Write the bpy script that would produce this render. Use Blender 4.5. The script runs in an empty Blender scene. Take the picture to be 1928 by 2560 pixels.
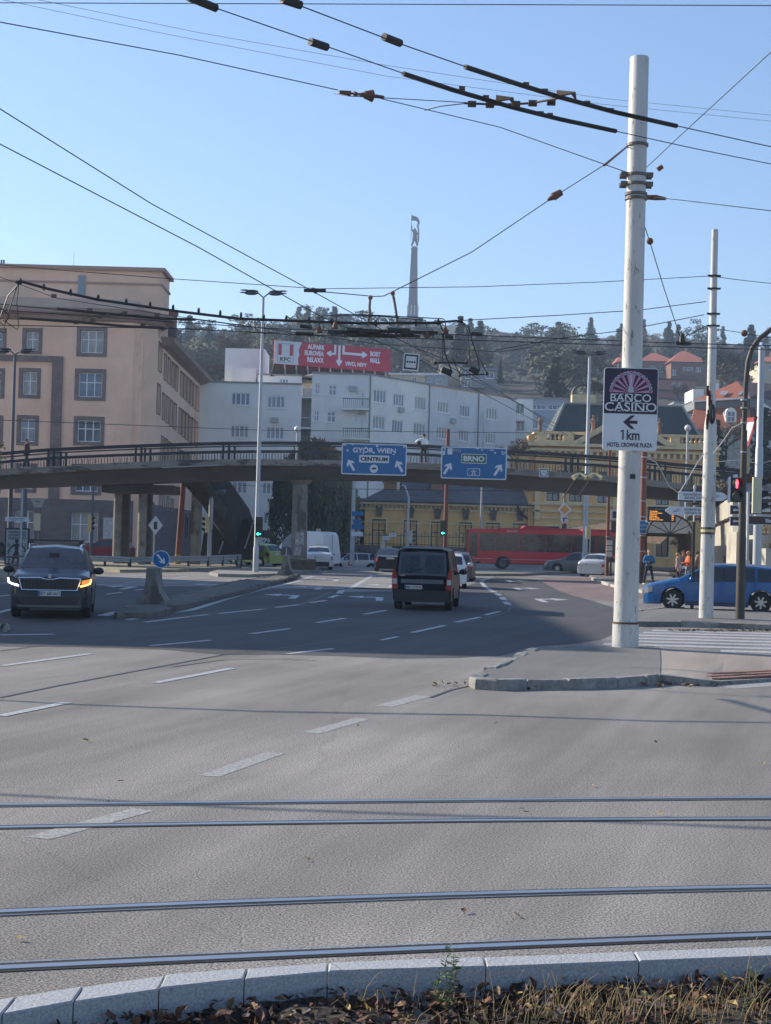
import bpy, bmesh, math, random
from mathutils import Vector, Matrix
rnd = random.Random(7)
S = bpy.context.scene
COL = S.collection
R = math.radians
PXW, PXH, FPX = 1928.0, 2560.0, 3850.0
CAMZ = 2.1
PITCH, ROLL = math.atan(65/FPX), R(1.55)
_f = Vector((0, math.cos(PITCH), math.sin(PITCH)))
_u0 = Vector((0, -math.sin(PITCH), math.cos(PITCH)))
_r0 = Vector((1, 0, 0))
CR = _r0*math.cos(ROLL) + _u0*math.sin(ROLL)
CU = -_r0*math.sin(ROLL) + _u0*math.cos(ROLL)
cam = bpy.data.cameras.new('camera'); cam_o = bpy.data.objects.new('camera', cam); COL.objects.link(cam_o)
cam.sensor_fit = 'VERTICAL'; cam.sensor_height = 24; cam.lens = FPX/PXH*24
cam.clip_start = 0.1; cam.clip_end = 6000
mw = Matrix(((CR.x, CU.x, -_f.x, 0), (CR.y, CU.y, -_f.y, 0), (CR.z, CU.z, -_f.z, CAMZ), (0, 0, 0, 1)))
cam_o.matrix_world = mw
S.camera = cam_o
SUN_AZ = math.atan2(-0.90, 0.43)      # clockwise from +Y
SUN_EL = R(26)
w = bpy.data.worlds.new("World"); S.world = w; w.use_nodes = True
nt = w.node_tree
sky = nt.nodes.new('ShaderNodeTexSky'); sky.sky_type = 'NISHITA'; sky.sun_disc = False
sky.sun_elevation = SUN_EL; sky.sun_rotation = SUN_AZ; sky.air_density = 1.1; sky.dust_density = 0.35; sky.ozone_density = 4.5
bg = nt.nodes['Background']; bg.inputs[1].default_value = 0.125
wb = nt.nodes.new('ShaderNodeMix'); wb.data_type = 'RGBA'; wb.blend_type = 'MULTIPLY'; wb.inputs[0].default_value = 1; wb.inputs[7].default_value = (1.0, .945, .965, 1)
nt.links.new(sky.outputs[0], wb.inputs[6]); nt.links.new(wb.outputs[2], bg.inputs[0])
sl = bpy.data.lights.new('sun', 'SUN'); sl.energy = 5.0; sl.angle = R(0.5); sl.color = (1, 0.91, 0.77)
so = bpy.data.objects.new('sun', sl); COL.objects.link(so)
sd = Vector((math.sin(SUN_AZ)*math.cos(SUN_EL), math.cos(SUN_AZ)*math.cos(SUN_EL), math.sin(SUN_EL)))
so.rotation_euler = sd.to_track_quat('Z', 'Y').to_euler(); so.location = sd*200
S.view_settings.view_transform = 'Standard'; S.view_settings.look = 'None'
S.view_settings.exposure = 0.7; S.view_settings.gamma = 1
S.render.engine = 'CYCLES'
def ray(px, py):
    return _f*FPX + CR*(px-PXW/2) - CU*(py-PXH/2)
def P(px, py, d):
    r = ray(px, py); t = d/r.y
    return Vector((r.x*t, d, CAMZ + r.z*t))
def G(px, py, z=0.0):
    r = ray(px, py); t = (z-CAMZ)/r.z
    return Vector((r.x*t, r.y*t, z))
def X(px, d, z=0.0):           # world x of pixel column px at depth d and height z
    lo = P(px, 1345, d)
    return lo.x + (z-lo.z)*(-math.tan(ROLL))*1.0 if False else lo.x - (z-lo.z)*math.tan(ROLL)
class Pl:                      # vertical plane through A,B (xy); uv of a pixel
    def __init__(s, A, B):
        s.A = Vector((A[0], A[1])); s.B = Vector((B[0], B[1])); s.L = (s.B-s.A).length
        s.t = (s.B-s.A)/s.L; s.n = Vector((s.t.y, -s.t.x))
    def uv(s, px, py):
        r = ray(px, py); k = (s.A.dot(s.n))/(r.x*s.n.x + r.y*s.n.y)
        q = Vector((r.x*k, r.y*k)); return ((q-s.A).dot(s.t), CAMZ + r.z*k)
    def pt(s, u, v, off=0):
        q = s.A + s.t*u + s.n*off; return Vector((q.x, q.y, v))
_M = {}
def mat(name, col, rough=0.75, metal=0.0, var=None, bump=None, alpha=None, emit=None, coat=0, spec=None, trans=0, stain=None):
    if name in _M: return _M[name]
    m = bpy.data.materials.new(name); m.use_nodes = True; n = m.node_tree; b = n.nodes['Principled BSDF']
    c = (col[0], col[1], col[2], 1)
    b.inputs['Base Color'].default_value = c; b.inputs['Roughness'].default_value = rough; b.inputs['Metallic'].default_value = metal
    if spec is not None: b.inputs['Specular IOR Level'].default_value = spec
    if coat: b.inputs['Coat Weight'].default_value = coat; b.inputs['Coat Roughness'].default_value = 0.05
    if trans: b.inputs['Transmission Weight'].default_value = trans
    if alpha is not None: b.inputs['Alpha'].default_value = alpha
    if emit: b.inputs['Emission Color'].default_value = (*emit[0], 1); b.inputs['Emission Strength'].default_value = emit[1]
    tc = n.nodes.new('ShaderNodeTexCoord')
    src = None
    if var:                    # (scale, amount[, stretch vector])
        mp = n.nodes.new('ShaderNodeMapping')
        n.links.new(tc.outputs['Object'], mp.inputs[0])
        if len(var) > 2: mp.inputs['Scale'].default_value = var[2]
        no = n.nodes.new('ShaderNodeTexNoise'); no.inputs['Scale'].default_value = var[0]; no.inputs['Detail'].default_value = 6
        no.inputs['Roughness'].default_value = 0.65
        n.links.new(mp.outputs[0], no.inputs[0])
        mx = n.nodes.new('ShaderNodeMix'); mx.data_type = 'RGBA'; mx.blend_type = 'MULTIPLY'; mx.inputs[0].default_value = 1
        rp = n.nodes.new('ShaderNodeValToRGB'); a = var[1]
        rp.color_ramp.elements[0].position = 0.3; rp.color_ramp.elements[1].position = 0.7
        rp.color_ramp.elements[0].color = (1-a, 1-a, 1-a, 1); rp.color_ramp.elements[1].color = (1+a*.5, 1+a*.5, 1+a*.5, 1)
        n.links.new(no.outputs[0], rp.inputs[0]); n.links.new(rp.outputs[0], mx.inputs[7]); mx.inputs[6].default_value = c
        n.links.new(mx.outputs[2], b.inputs['Base Color']); src = mx
    if stain:                  # (colour, scale, threshold, stretch)
        mp2 = n.nodes.new('ShaderNodeMapping'); n.links.new(tc.outputs['Object'], mp2.inputs[0]); mp2.inputs['Scale'].default_value = stain[3]
        no2 = n.nodes.new('ShaderNodeTexNoise'); no2.inputs['Scale'].default_value = stain[1]; no2.inputs['Detail'].default_value = 8; no2.inputs['Roughness'].default_value = 0.7
        n.links.new(mp2.outputs[0], no2.inputs[0])
        rp2 = n.nodes.new('ShaderNodeValToRGB'); rp2.color_ramp.elements[0].position = stain[2]; rp2.color_ramp.elements[1].position = stain[2]+0.06
        n.links.new(no2.outputs[0], rp2.inputs[0])
        m2 = n.nodes.new('ShaderNodeMix'); m2.data_type = 'RGBA'
        n.links.new(rp2.outputs[0], m2.inputs[0])
        if src: n.links.new(src.outputs[2], m2.inputs[6])
        else: m2.inputs[6].default_value = c
        m2.inputs[7].default_value = (*stain[0], 1)
        n.links.new(m2.outputs[2], b.inputs['Base Color'])
    if bump:                   # (scale, strength)
        nb = n.nodes.new('ShaderNodeTexNoise'); nb.inputs['Scale'].default_value = bump[0]; nb.inputs['Detail'].default_value = 4
        n.links.new(tc.outputs['Object'], nb.inputs[0])
        bp = n.nodes.new('ShaderNodeBump'); bp.inputs['Strength'].default_value = bump[1]; bp.inputs['Distance'].default_value = 0.02
        n.links.new(nb.outputs[0], bp.inputs['Height']); n.links.new(bp.outputs[0], b.inputs['Normal'])
    _M[name] = m; return m
def lin(r, g, b):              # sRGB 0..255 -> linear
    f = lambda c: (c/255/12.92) if c/255 <= 0.04045 else ((c/255+0.055)/1.055)**2.4
    return (f(r), f(g), f(b))
WHITE = mat('white_paint', (.78, .79, .8), .5)
BLACK = mat('black_plastic', (.012, .012, .013), .45)
DARK = mat('dark_metal', (.03, .03, .032), .5, .3)
GALV = mat('galvanised_steel', (.33, .35, .37), .45, .5, var=(3, .2))
GLASSD = mat('dark_glass', (.02, .025, .03), .08, 0, spec=.8)
GLASSW = mat('window_glass', (.10, .13, .16), .12, 0, spec=.9, var=(.9, .5))
CHROME = mat('chrome', (.7, .7, .72), .15, 1)
RUBBER = mat('rubber', (.015, .015, .016), .85)
WIRE = mat('wire_dark', (.03, .033, .036), .6, .3)
RUSTP = mat('rusty_insulator', (.14, .06, .035), .7, var=(8, .4))
class MB:
    def __init__(s): s.v = []; s.f = []; s.m = []
    def add(s, vs, fs, m=0):
        o = len(s.v); s.v += [Vector(a) for a in vs]; s.f += [[i+o for i in f] for f in fs]; s.m += [m]*len(fs); return s
    def box(s, c, size, rz=0, m=0, rot=None):
        hx, hy, hz = size[0]/2, size[1]/2, size[2]/2
        vs = [Vector((x, y, z)) for x in (-hx, hx) for y in (-hy, hy) for z in (-hz, hz)]
        q = rot if rot else Matrix.Rotation(rz, 3, 'Z')
        vs = [q @ v + Vector(c) for v in vs]
        return s.add(vs, [(0,1,3,2), (4,6,7,5), (0,4,5,1), (2,3,7,6), (0,2,6,4), (1,5,7,3)], m)
    def cyl(s, a, b, r0, r1=None, n=12, m=0, cap=True):
        a = Vector(a); b = Vector(b); r1 = r0 if r1 is None else r1
        d = (b-a).normalized(); x = d.orthogonal().normalized(); y = d.cross(x)
        vs = []
        for i in range(n):
            t = 2*math.pi*i/n; o = x*math.cos(t)+y*math.sin(t); vs += [a+o*r0, b+o*r1]
        fs = [(2*i, 2*((i+1) % n), 2*((i+1) % n)+1, 2*i+1) for i in range(n)]
        if cap: fs += [tuple(2*i for i in range(n))[::-1], tuple(2*i+1 for i in range(n))]
        return s.add(vs, fs, m)
    def tube(s, pts, r, n=6, m=0):
        pts = [Vector(p) for p in pts]; rs = r if isinstance(r, (list, tuple)) else [r]*len(pts)
        vs = []; up = None
        for i, p in enumerate(pts):
            d = (pts[min(i+1, len(pts)-1)] - pts[max(i-1, 0)]).normalized()
            if up is None: up = d.orthogonal().normalized()
            x = (up - d*up.dot(d)).normalized(); y = d.cross(x); up = x
            for k in range(n):
                t = 2*math.pi*k/n; vs.append(p+(x*math.cos(t)+y*math.sin(t))*rs[i])
        fs = []
        for i in range(len(pts)-1):
            for k in range(n):
                a = i*n+k; b = i*n+(k+1) % n; fs.append((a, b, b+n, a+n))
        fs += [tuple(range(n))[::-1], tuple(range((len(pts)-1)*n, len(pts)*n))]
        return s.add(vs, fs, m)
    def prism(s, pts, off, m=0):     # polygon pts extruded by vector off
        n = len(pts); off = Vector(off); vs = [Vector(p) for p in pts] + [Vector(p)+off for p in pts]
        fs = [tuple(range(n))[::-1], tuple(range(n, 2*n))] + [(i, (i+1) % n, (i+1) % n+n, i+n) for i in range(n)]
        return s.add(vs, fs, m)
    def sph(s, c, r, nu=10, nv=6, m=0, sc=(1, 1, 1)):
        c = Vector(c); vs = [c+Vector((0, 0, r*sc[2]))]
        for j in range(1, nv):
            a = math.pi*j/nv
            for i in range(nu):
                t = 2*math.pi*i/nu; vs.append(c+Vector((math.sin(a)*math.cos(t)*r*sc[0], math.sin(a)*math.sin(t)*r*sc[1], math.cos(a)*r*sc[2])))
        vs.append(c-Vector((0, 0, r*sc[2]))); L = len(vs)-1
        fs = [(0, 1+i, 1+(i+1) % nu) for i in range(nu)]
        for j in range(nv-2):
            for i in range(nu):
                a = 1+j*nu+i; b = 1+j*nu+(i+1) % nu; fs.append((a, a+nu, b+nu, b))
        o = 1+(nv-2)*nu; fs += [(o+i, L, o+(i+1) % nu) for i in range(nu)]
        return s.add(vs, fs, m)
    def lathe(s, prof, c=(0, 0, 0), n=16, m=0, cap=True):      # prof [(r,z)]
        c = Vector(c); vs = []
        for r, z in prof:
            for k in range(n):
                t = 2*math.pi*k/n; vs.append(c+Vector((r*math.cos(t), r*math.sin(t), z)))
        fs = []
        for i in range(len(prof)-1):
            for k in range(n):
                a = i*n+k; b = i*n+(k+1) % n; fs.append((a, b, b+n, a+n))
        if cap: fs += [tuple(range(n))[::-1], tuple(range((len(prof)-1)*n, len(prof)*n))]
        return s.add(vs, fs, m)
    def xf(s, M_):
        s.v = [M_ @ v for v in s.v]; return s
    def build(s, name, mats, parent=None, smooth=False, loc=None):
        me = bpy.data.meshes.new(name); me.from_pydata([tuple(v) for v in s.v], [], s.f)
        mats = mats if isinstance(mats, (list, tuple)) else [mats]
        for m in mats: me.materials.append(m)
        if len(mats) > 1: me.polygons.foreach_set('material_index', s.m)
        bm = bmesh.new(); bm.from_mesh(me); bmesh.ops.recalc_face_normals(bm, faces=bm.faces); bm.to_mesh(me); bm.free()
        if smooth:
            me.shade_smooth(); me.set_sharp_from_angle(angle=R(smooth if smooth is not True else 40))
        me.update()
        o = bpy.data.objects.new(name, me); COL.objects.link(o)
        if parent: o.parent = parent
        if loc: o.location = loc
        return o
def tag(o, label=None, cat=None, group=None, kind=None):
    if label: o['label'] = label
    if cat: o['category'] = cat
    if group: o['group'] = group
    if kind: o['kind'] = kind
    return o
WORLD = []
def empty(name, loc, rz=0, label=None, cat=None, group=None, world=False):
    o = bpy.data.objects.new(name, None); COL.objects.link(o); o.location = loc; o.rotation_euler = (0, 0, rz)
    o.empty_display_size = .3
    if world: WORLD.append(o)
    return tag(o, label, cat, group)
KIDS = {}
def copy_tree(o, parent=None):
    c = o.copy(); COL.objects.link(c)
    if parent: c.parent = parent
    for ch in [x for x in COL.objects if x.parent == o]: copy_tree(ch, c)
    return c
def text(name, s, size, m, parent, loc, rot=(R(90), 0, 0), bold=0.0, depth=0.004, align='CENTER', sx=1.0, width=None, height=None):
    cu = bpy.data.curves.new(name, 'FONT'); cu.body = s; cu.size = size; cu.align_x = align; cu.align_y = 'CENTER'
    cu.offset = bold; cu.extrude = depth; cu.resolution_u = 3
    t = bpy.data.objects.new('tmp_text', cu); COL.objects.link(t)
    me = bpy.data.meshes.new_from_object(t); bpy.data.objects.remove(t)
    me.name = name
    if me.vertices:
        xs = [v.co.x for v in me.vertices]; ys = [v.co.y for v in me.vertices]
        w0 = max(xs)-min(xs); h0 = max(ys)-min(ys); cx = (max(xs)+min(xs))/2; cy = (max(ys)+min(ys))/2
        kx = width/w0 if width else sx; ky = height/h0 if height else 1
        for v in me.vertices:
            if width: v.co.x = (v.co.x-cx)*kx
            else: v.co.x *= kx
            if height: v.co.y = (v.co.y-cy)*ky
    me.materials.clear(); me.materials.append(m)
    o = bpy.data.objects.new(name, me); COL.objects.link(o); o.parent = parent; o.location = loc; o.rotation_euler = rot
    return o
def facade(pl, u0, u1, v0, v1, holes, mb, off=0.0, m=0):
    us = sorted({u0, u1, *[h[0] for h in holes], *[h[1] for h in holes]}); vs = sorted({v0, v1, *[h[2] for h in holes], *[h[3] for h in holes]})
    us = [u for u in us if u0-1e-6 <= u <= u1+1e-6]; vs = [v for v in vs if v0-1e-6 <= v <= v1+1e-6]
    for i in range(len(us)-1):
        for j in range(len(vs)-1):
            cu, cv = (us[i]+us[i+1])/2, (vs[j]+vs[j+1])/2
            if any(h[0] < cu < h[1] and h[2] < cv < h[3] for h in holes): continue
            mb.add([pl.pt(us[i], vs[j], off), pl.pt(us[i+1], vs[j], off), pl.pt(us[i+1], vs[j+1], off), pl.pt(us[i], vs[j+1], off)], [(0, 1, 2, 3)], m)
def window(pl, parent, h, cols=2, rows=2, rec=.22, fw=.06, frame=None, glass=None, surround=None, sw=.0, name='window', off=0.0, reveal=None, split=.6):
    """one window: reveal + frame bars (mesh) with its pane as child; rec = how deep behind the wall face"""
    u0, u1, v0, v1 = h; mb = MB()
    q = lambda u, v, o: pl.pt(u, v, o+off)
    # reveal (material 1)
    for a, b in (((u0, v0), (u1, v0)), ((u1, v0), (u1, v1)), ((u1, v1), (u0, v1)), ((u0, v1), (u0, v0))):
        mb.add([q(a[0], a[1], .0), q(b[0], b[1], .0), q(b[0], b[1], -rec-.02), q(a[0], a[1], -rec-.02)], [(0, 1, 2, 3)], 1)
    def bar(a0, a1, b0, b1, o0, o1, m=0):
        vs = [q(a, b, o) for a in (a0, a1) for b in (b0, b1) for o in (o0, o1)]
        mb.add(vs, [(0,1,3,2), (4,6,7,5), (0,4,5,1), (2,3,7,6), (0,2,6,4), (1,5,7,3)], m)
    f = fw; o0, o1 = -rec+.0, -rec+.07
    bar(u0+.003, u0+f, v0+.003, v1-.003, o0, o1); bar(u1-f, u1-.003, v0+.003, v1-.003, o0, o1)
    bar(u0+f, u1-f, v0+.003, v0+f, o0, o1-.003); bar(u0+f, u1-f, v1-f, v1-.003, o0, o1-.003)
    for i in range(1, cols):
        c = u0+(u1-u0)*i/cols; bar(c-f*.5, c+f*.5, v0+f, v1-f, o0+.005, o1-.006)
    if rows > 1:
        c = v0+(v1-v0)*split; bar(u0+f, u1-f, c-f*.45, c+f*.45, o0+.01, o1-.012)
    if surround:
        s = sw
        bar(u0-s, u0-.002, v0-s, v1+s, -.05, .05, 2); bar(u1+.002, u1+s, v0-s, v1+s, -.05, .05, 2)
        bar(u0-.002, u1+.002, v1+.002, v1+s, -.05, .048, 2); bar(u0-.002, u1+.002, v0-s, v0-.002, -.05, .06, 2)
    else:
        bar(u0-.05, u1+.05, v0-.06, v0-.003, -.05, .08, 0)
    fr = frame or WHITE
    o = mb.build(name, [fr, reveal or fr, surround or fr], parent)
    g = MB().add([q(u0, v0, -rec+.012), q(u1, v0, -rec+.012), q(u1, v1, -rec+.012), q(u0, v1, -rec+.012)], [(0, 1, 2, 3)])
    g.build('pane', glass or GLASSW, o)
    return o
def prect(pl, x0, y0, x1, y1):
    a = pl.uv(x0, (y0+y1)/2)[0]; b = pl.uv(x1, (y0+y1)/2)[0]; c = pl.uv((x0+x1)/2, y1)[1]; d = pl.uv((x0+x1)/2, y0)[1]
    return (a, b, c, d)
def asphalt(name, base, grain=(110, .45), big=.16, tint=(1, .97, .92), rough=.85, bump=.5, warm=(1.03, 1, .95)):
    m = bpy.data.materials.new(name); m.use_nodes = True; n = m.node_tree; b = n.nodes['Principled BSDF']
    b.inputs['Roughness'].default_value = rough; b.inputs['Specular IOR Level'].default_value = .35
    tc = n.nodes.new('ShaderNodeTexCoord')
    def noise(sc, det, st=None, ro=.6):
        no = n.nodes.new('ShaderNodeTexNoise'); no.inputs['Scale'].default_value = sc; no.inputs['Detail'].default_value = det; no.inputs['Roughness'].default_value = ro
        if st:
            mp = n.nodes.new('ShaderNodeMapping'); mp.vector_type = 'TEXTURE'; mp.inputs['Scale'].default_value = (1/st[0], 1/st[1], 1); mp.inputs['Rotation'].default_value = (0, 0, R(-16))
            n.links.new(tc.outputs['Object'], mp.inputs[0]); n.links.new(mp.outputs[0], no.inputs[0])
        else: n.links.new(tc.outputs['Object'], no.inputs[0])
        return no
    def ramp(no, lo, hi, p0=.3, p1=.7, ca=None, cb=None):
        r = n.nodes.new('ShaderNodeValToRGB'); r.color_ramp.elements[0].position = p0; r.color_ramp.elements[1].position = p1
        r.color_ramp.elements[0].color = ca or (lo, lo, lo, 1); r.color_ramp.elements[1].color = cb or (hi, hi, hi, 1)
        n.links.new(no.outputs[0], r.inputs[0]); return r
    def mul(a, bb):
        x = n.nodes.new('ShaderNodeMix'); x.data_type = 'RGBA'; x.blend_type = 'MULTIPLY'; x.inputs[0].default_value = 1
        n.links.new(a, x.inputs[6]); n.links.new(bb, x.inputs[7]); return x.outputs[2]
    g = noise(grain[0], 3, ro=.7); a = grain[1]
    rg = ramp(g, 0, 0, .42, .58, (base*(1-a)*warm[0], base*(1-a)*warm[1], base*(1-a*.9)*warm[2], 1), (base*(1+a)*tint[0]*warm[0], base*(1+a)*tint[1]*warm[1], base*(1+a)*tint[2]*warm[2], 1))
    g2 = ramp(noise(260, 2), .6, 1.4, .4, .6)
    l1 = ramp(noise(.55, 6, (1, .22, 1)), 1-big, 1+big*.8, .32, .68)
    l2 = ramp(noise(.12, 5), 1-big, 1+big*.7, .35, .65)
    l3 = ramp(noise(.9, 3, (1, .07, 1), .8), 1-big*.8, 1+big*.25, .38, .62); l2_ = mul(l2.outputs[0], l3.outputs[0])
    vo = n.nodes.new('ShaderNodeTexVoronoi'); vo.feature = 'DISTANCE_TO_EDGE'; vo.inputs['Scale'].default_value = .16; vo.inputs['Randomness'].default_value = 1
    wn = noise(1.2, 4); mw_ = n.nodes.new('ShaderNodeMix'); mw_.data_type = 'RGBA'; mw_.inputs[0].default_value = .22
    n.links.new(tc.outputs['Object'], mw_.inputs[6]); n.links.new(wn.outputs[1], mw_.inputs[7]); n.links.new(mw_.outputs[2], vo.inputs[0])
    cr = ramp(vo, .88, 1, .0, .002)
    o = mul(mul(mul(rg.outputs[0], g2.outputs[0]), mul(l1.outputs[0], l2_)), cr.outputs[0])
    n.links.new(o, b.inputs['Base Color'])
    bp = n.nodes.new('ShaderNodeBump'); bp.inputs['Strength'].default_value = bump; bp.inputs['Distance'].default_value = .006
    n.links.new(g.outputs[0], bp.inputs['Height']); n.links.new(bp.outputs[0], b.inputs['Normal'])
    _M[name] = m; return m
ASPH = asphalt('road_asphalt', .22, grain=(72, .6), big=.22, tint=(1.0, 1.0, 1.0), bump=.45, warm=(1.08, 1.0, .885))
ASPH_D = asphalt('pavement_asphalt', .17, grain=(60, .3))
ASPH_T = asphalt('tan_pavement', .30, grain=(60, .25), tint=(1.02, .93, .84), warm=(1.1, .98, .86))
ASPH_R = asphalt('red_bus_lane', .2, grain=(40, .2), tint=(1.1, .62, .55))
STRIP = asphalt('pale_asphalt_strip', .26, grain=(70, .3))
GRAN = mat('granite_kerb', (.40, .41, .42), .7, var=(85, .4), bump=(60, .3))
STONE = mat('weathered_kerbstone', (.26, .25, .23), .85, var=(9, .45), bump=(14, .8))
ASPH_N = asphalt('shaded_fresh_asphalt', .075, grain=(95, .4), big=.18, tint=(.98, .99, 1.02))  # fresh asphalt, darkened further so its colour carries part of the shade
PAINT = mat('road_paint', (.46, .47, .47), .6, var=(30, .2), stain=((.22, .22, .22), 18, .51, (1, 1, 1)))
PAINTW = mat('worn_road_paint', (.40, .40, .385), .8, var=(60, .6), stain=((.235, .225, .21), 22, .47, (1, 1, 1)))
TAR = mat('tar_seam', (.045, .045, .047), .6, var=(4, .3))
SOIL = mat('soil', (.035, .026, .018), .95, var=(12, .5), bump=(20, 1))
STEELR = mat('rail_steel', (.42, .44, .47), .36, .85, var=(2, .15, (.3, 6, 1)))
RAILG = mat('rail_groove', (.012, .011, .011), .9)
def gz(x, y):
    sm = lambda t: max(0, min(1, t))**2*(3-2*max(0, min(1, t)))
    return -0.8*sm((y-108)/24)*sm((9-x)/8)
g = MB(); g.add([(-6000, -300, -2.2), (6000, -300, -2.2), (6000, 9000, -2.2), (-6000, 9000, -2.2)], [(0, 1, 2, 3)])
tag(g.build('ground', mat('ground_far', (.12, .11, .08), .95, var=(.02, .4))), kind='structure')
kz = .10
KO = [G(a, b, kz) for a, b in ((-60, 2512), (0, 2498), (208, 2465), (414, 2437), (619, 2421), (822, 2407), (964, 2403), (1404, 2385), (1928, 2365), (2100, 2358))]
KI = [G(a, b, kz) for a, b in ((-60, 2552), (0, 2535), (240, 2491), (434, 2465), (628, 2445), (836, 2426), (964, 2425), (1444, 2406), (1928, 2387), (2100, 2380))]
def interp(L, x):
    if x <= L[0].x: k = 0
    elif x >= L[-1].x: k = len(L)-2
    else: k = max(i for i in range(len(L)-1) if L[i].x <= x)
    a, b = L[k], L[k+1]; t = (x-a.x)/(b.x-a.x); return a.lerp(b, t)
mb = MB()
xs = [-60, -30, -12, -6, -3] + [i*.25-2.25 for i in range(0, 20)] + [3.5, 6, 12, 30, 80]
def kerb_y(x): 
    x_ = max(-2.6, min(2.6, x)); return (interp(KO, x_).y+interp(KI, x_).y)/2
for i in range(len(xs)-1):
    a, b = xs[i], xs[i+1]
    mb.add([(a, kerb_y(a), 0), (b, kerb_y(b), 0), (b, 12, 0), (a, 12, 0)], [(0, 1, 2, 3)])
gx = [-90, -60, -40, -25] + [-20+2*i for i in range(25)] + [40, 60, 90, 120]
gy = [12, 30, 60, 90, 105] + [108+2*i for i in range(14)] + [140, 150, 158]
for i in range(len(gx)-1):
    for j in range(len(gy)-1):
        q = [(gx[i], gy[j]), (gx[i+1], gy[j]), (gx[i+1], gy[j+1]), (gx[i], gy[j+1])]
        mb.add([(x, y, gz(x, y)) for x, y in q], [(0, 1, 2, 3)])
tag(mb.build('road', ASPH), kind='structure')
mb = MB(); nx, ny = 60, 30
for j in range(ny+1):
    for i in range(nx+1):
        x = -3.6+7.2*i/nx; yk = kerb_y(x)-.02; y = 3.0+(yk-3.0)*j/ny
        mb.v.append(Vector((x, y, -.04+rnd.uniform(-.012, .02)+.03*math.sin(x*3+y*4))))
for j in range(ny):
    for i in range(nx):
        a = j*(nx+1)+i; mb.f.append([a, a+1, a+nx+2, a+nx+1]); mb.m.append(0)
mb.add([(-60, -40, -.06), (80, -40, -.06), (80, 3.1, -.06), (-60, 3.1, -.06)], [(0, 1, 2, 3)])
mb.add([(-60, 3, -.06), (-3.5, 3, -.06), (-3.5, 7, -.06), (-60, 7, -.06)], [(0, 1, 2, 3)])
mb.add([(3.5, 3, -.06), (80, 3, -.06), (80, 7.6, -.06), (3.5, 7.6, -.06)], [(0, 1, 2, 3)])
tag(mb.build('planting_bed', SOIL), kind='structure')
seams = [G(a, b, kz).x for a, b in ((-40, 2505), (40, 2491), (208, 2465), (414, 2437), (619, 2421), (822, 2407), (1210, 2393), (1585, 2379), (1990, 2362))]
seams = [-5.2, -4.2, -3.2, -2.6] + seams + [2.9, 3.9, 4.9]
mb = MB()
for i in range(len(seams)-1):
    a, b = seams[i]+.0025, seams[i+1]-.0025
    oa, ob, ia, ib = interp(KO, a), interp(KO, b), interp(KI, a), interp(KI, b)
    dz = rnd.uniform(-.003, .003); c = .008
    base = [oa, ob, ib, ia]; ctr = sum(base, Vector())/4
    top = [p+(ctr-p).normalized()*c for p in base]
    vs = [(p.x, p.y, -.2) for p in base] + [(p.x, p.y, kz-c+dz) for p in base] + [(p.x, p.y, kz+dz) for p in top]
    fs = [(0, 3, 2, 1), (8, 9, 10, 11)] + [(k, (k+1) % 4, (k+1) % 4+4, k+4) for k in range(4)] + [(k+4, (k+1) % 4+4, (k+1) % 4+8, k+8) for k in range(4)]
    mb.add(vs, fs)
tag(mb.build('kerb', GRAN), kind='structure')
def qline(p, n=40, x0=-12, x1=14):
    (a, b, c) = [G(*q) for q in p]; out = []
    for i in range(n+1):
        x = x0+(x1-x0)*i/n
        L = b.y + (x-b.x)*((c.y-a.y)/(c.x-a.x)) + (0 if abs(x) < 0 else 0)
        # quadratic through the three points, slope held outside
        xc = max(a.x-1, min(c.x+1, x))
        q = a.y*(xc-b.x)*(xc-c.x)/((a.x-b.x)*(a.x-c.x)) + b.y*(xc-a.x)*(xc-c.x)/((b.x-a.x)*(b.x-c.x)) + c.y*(xc-a.x)*(xc-b.x)/((c.x-a.x)*(c.x-b.x))
        q += (x-xc)*((c.y-a.y)/(c.x-a.x))
        out.append(Vector((x, q, 0)))
    return out
rl = [(((0, 2013), (964, 2003), (1928, 1995)), 'farthest tram rail, a thin bright line across the asphalt beyond the other three', -1),
      (((0, 2070), (964, 2055), (1928, 2048)), 'second tram rail from the back, near rail of the far track', 1),
      (((0, 2281), (964, 2243), (1928, 2218)), 'third tram rail from the back, blue-grey far rail of the near track', -1),
      (((0, 2422), (964, 2378), (1928, 2339)), 'nearest tram rail, beside the pale granite kerb', 1)]
for pts, lab, side in rl:
    L = qline(pts); mb = MB()
    def strip(o0, o1, z, m, zz=None):
        vs = []
        for p in L: vs += [(p.x, p.y+o0, z), (p.x, p.y+o1, z if zz is None else zz)]
        mb.add(vs, [(2*i, 2*i+2, 2*i+3, 2*i+1) for i in range(len(L)-1)], m)
    # head, groove (towards the gauge side), guard lip
    strip(-.033, .033, .009, 0); strip(-.033, -.033001, .009, 0, .001); strip(.033, .033001, .009, 0, .001)
    s = 1 if side > 0 else -1
    a, b = sorted((s*.034, s*.085)); strip(a, b, .0045, 1)
    a, b = sorted((s*.085, s*.10)); strip(a, b, .007, 0)
    a, b = sorted((-s*.034, -s*.068)); strip(a, b, .0045, 1)
    tag(mb.build('tram_rail', [STEELR, RAILG]), lab, 'tram rail', 'tram rails set in the asphalt')
def seg(mb, a, b, wd, z=.0065, m=0):
    A, B = G(*a), G(*b); d = (B-A); d.z = 0; d.normalize(); n = Vector((-d.y, d.x, 0))*wd/2
    k = Vector((0, 0, z)); mb.add([A-n+k, B-n+k, B+n+k, A+n+k], [(0, 1, 2, 3)], m)
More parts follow.
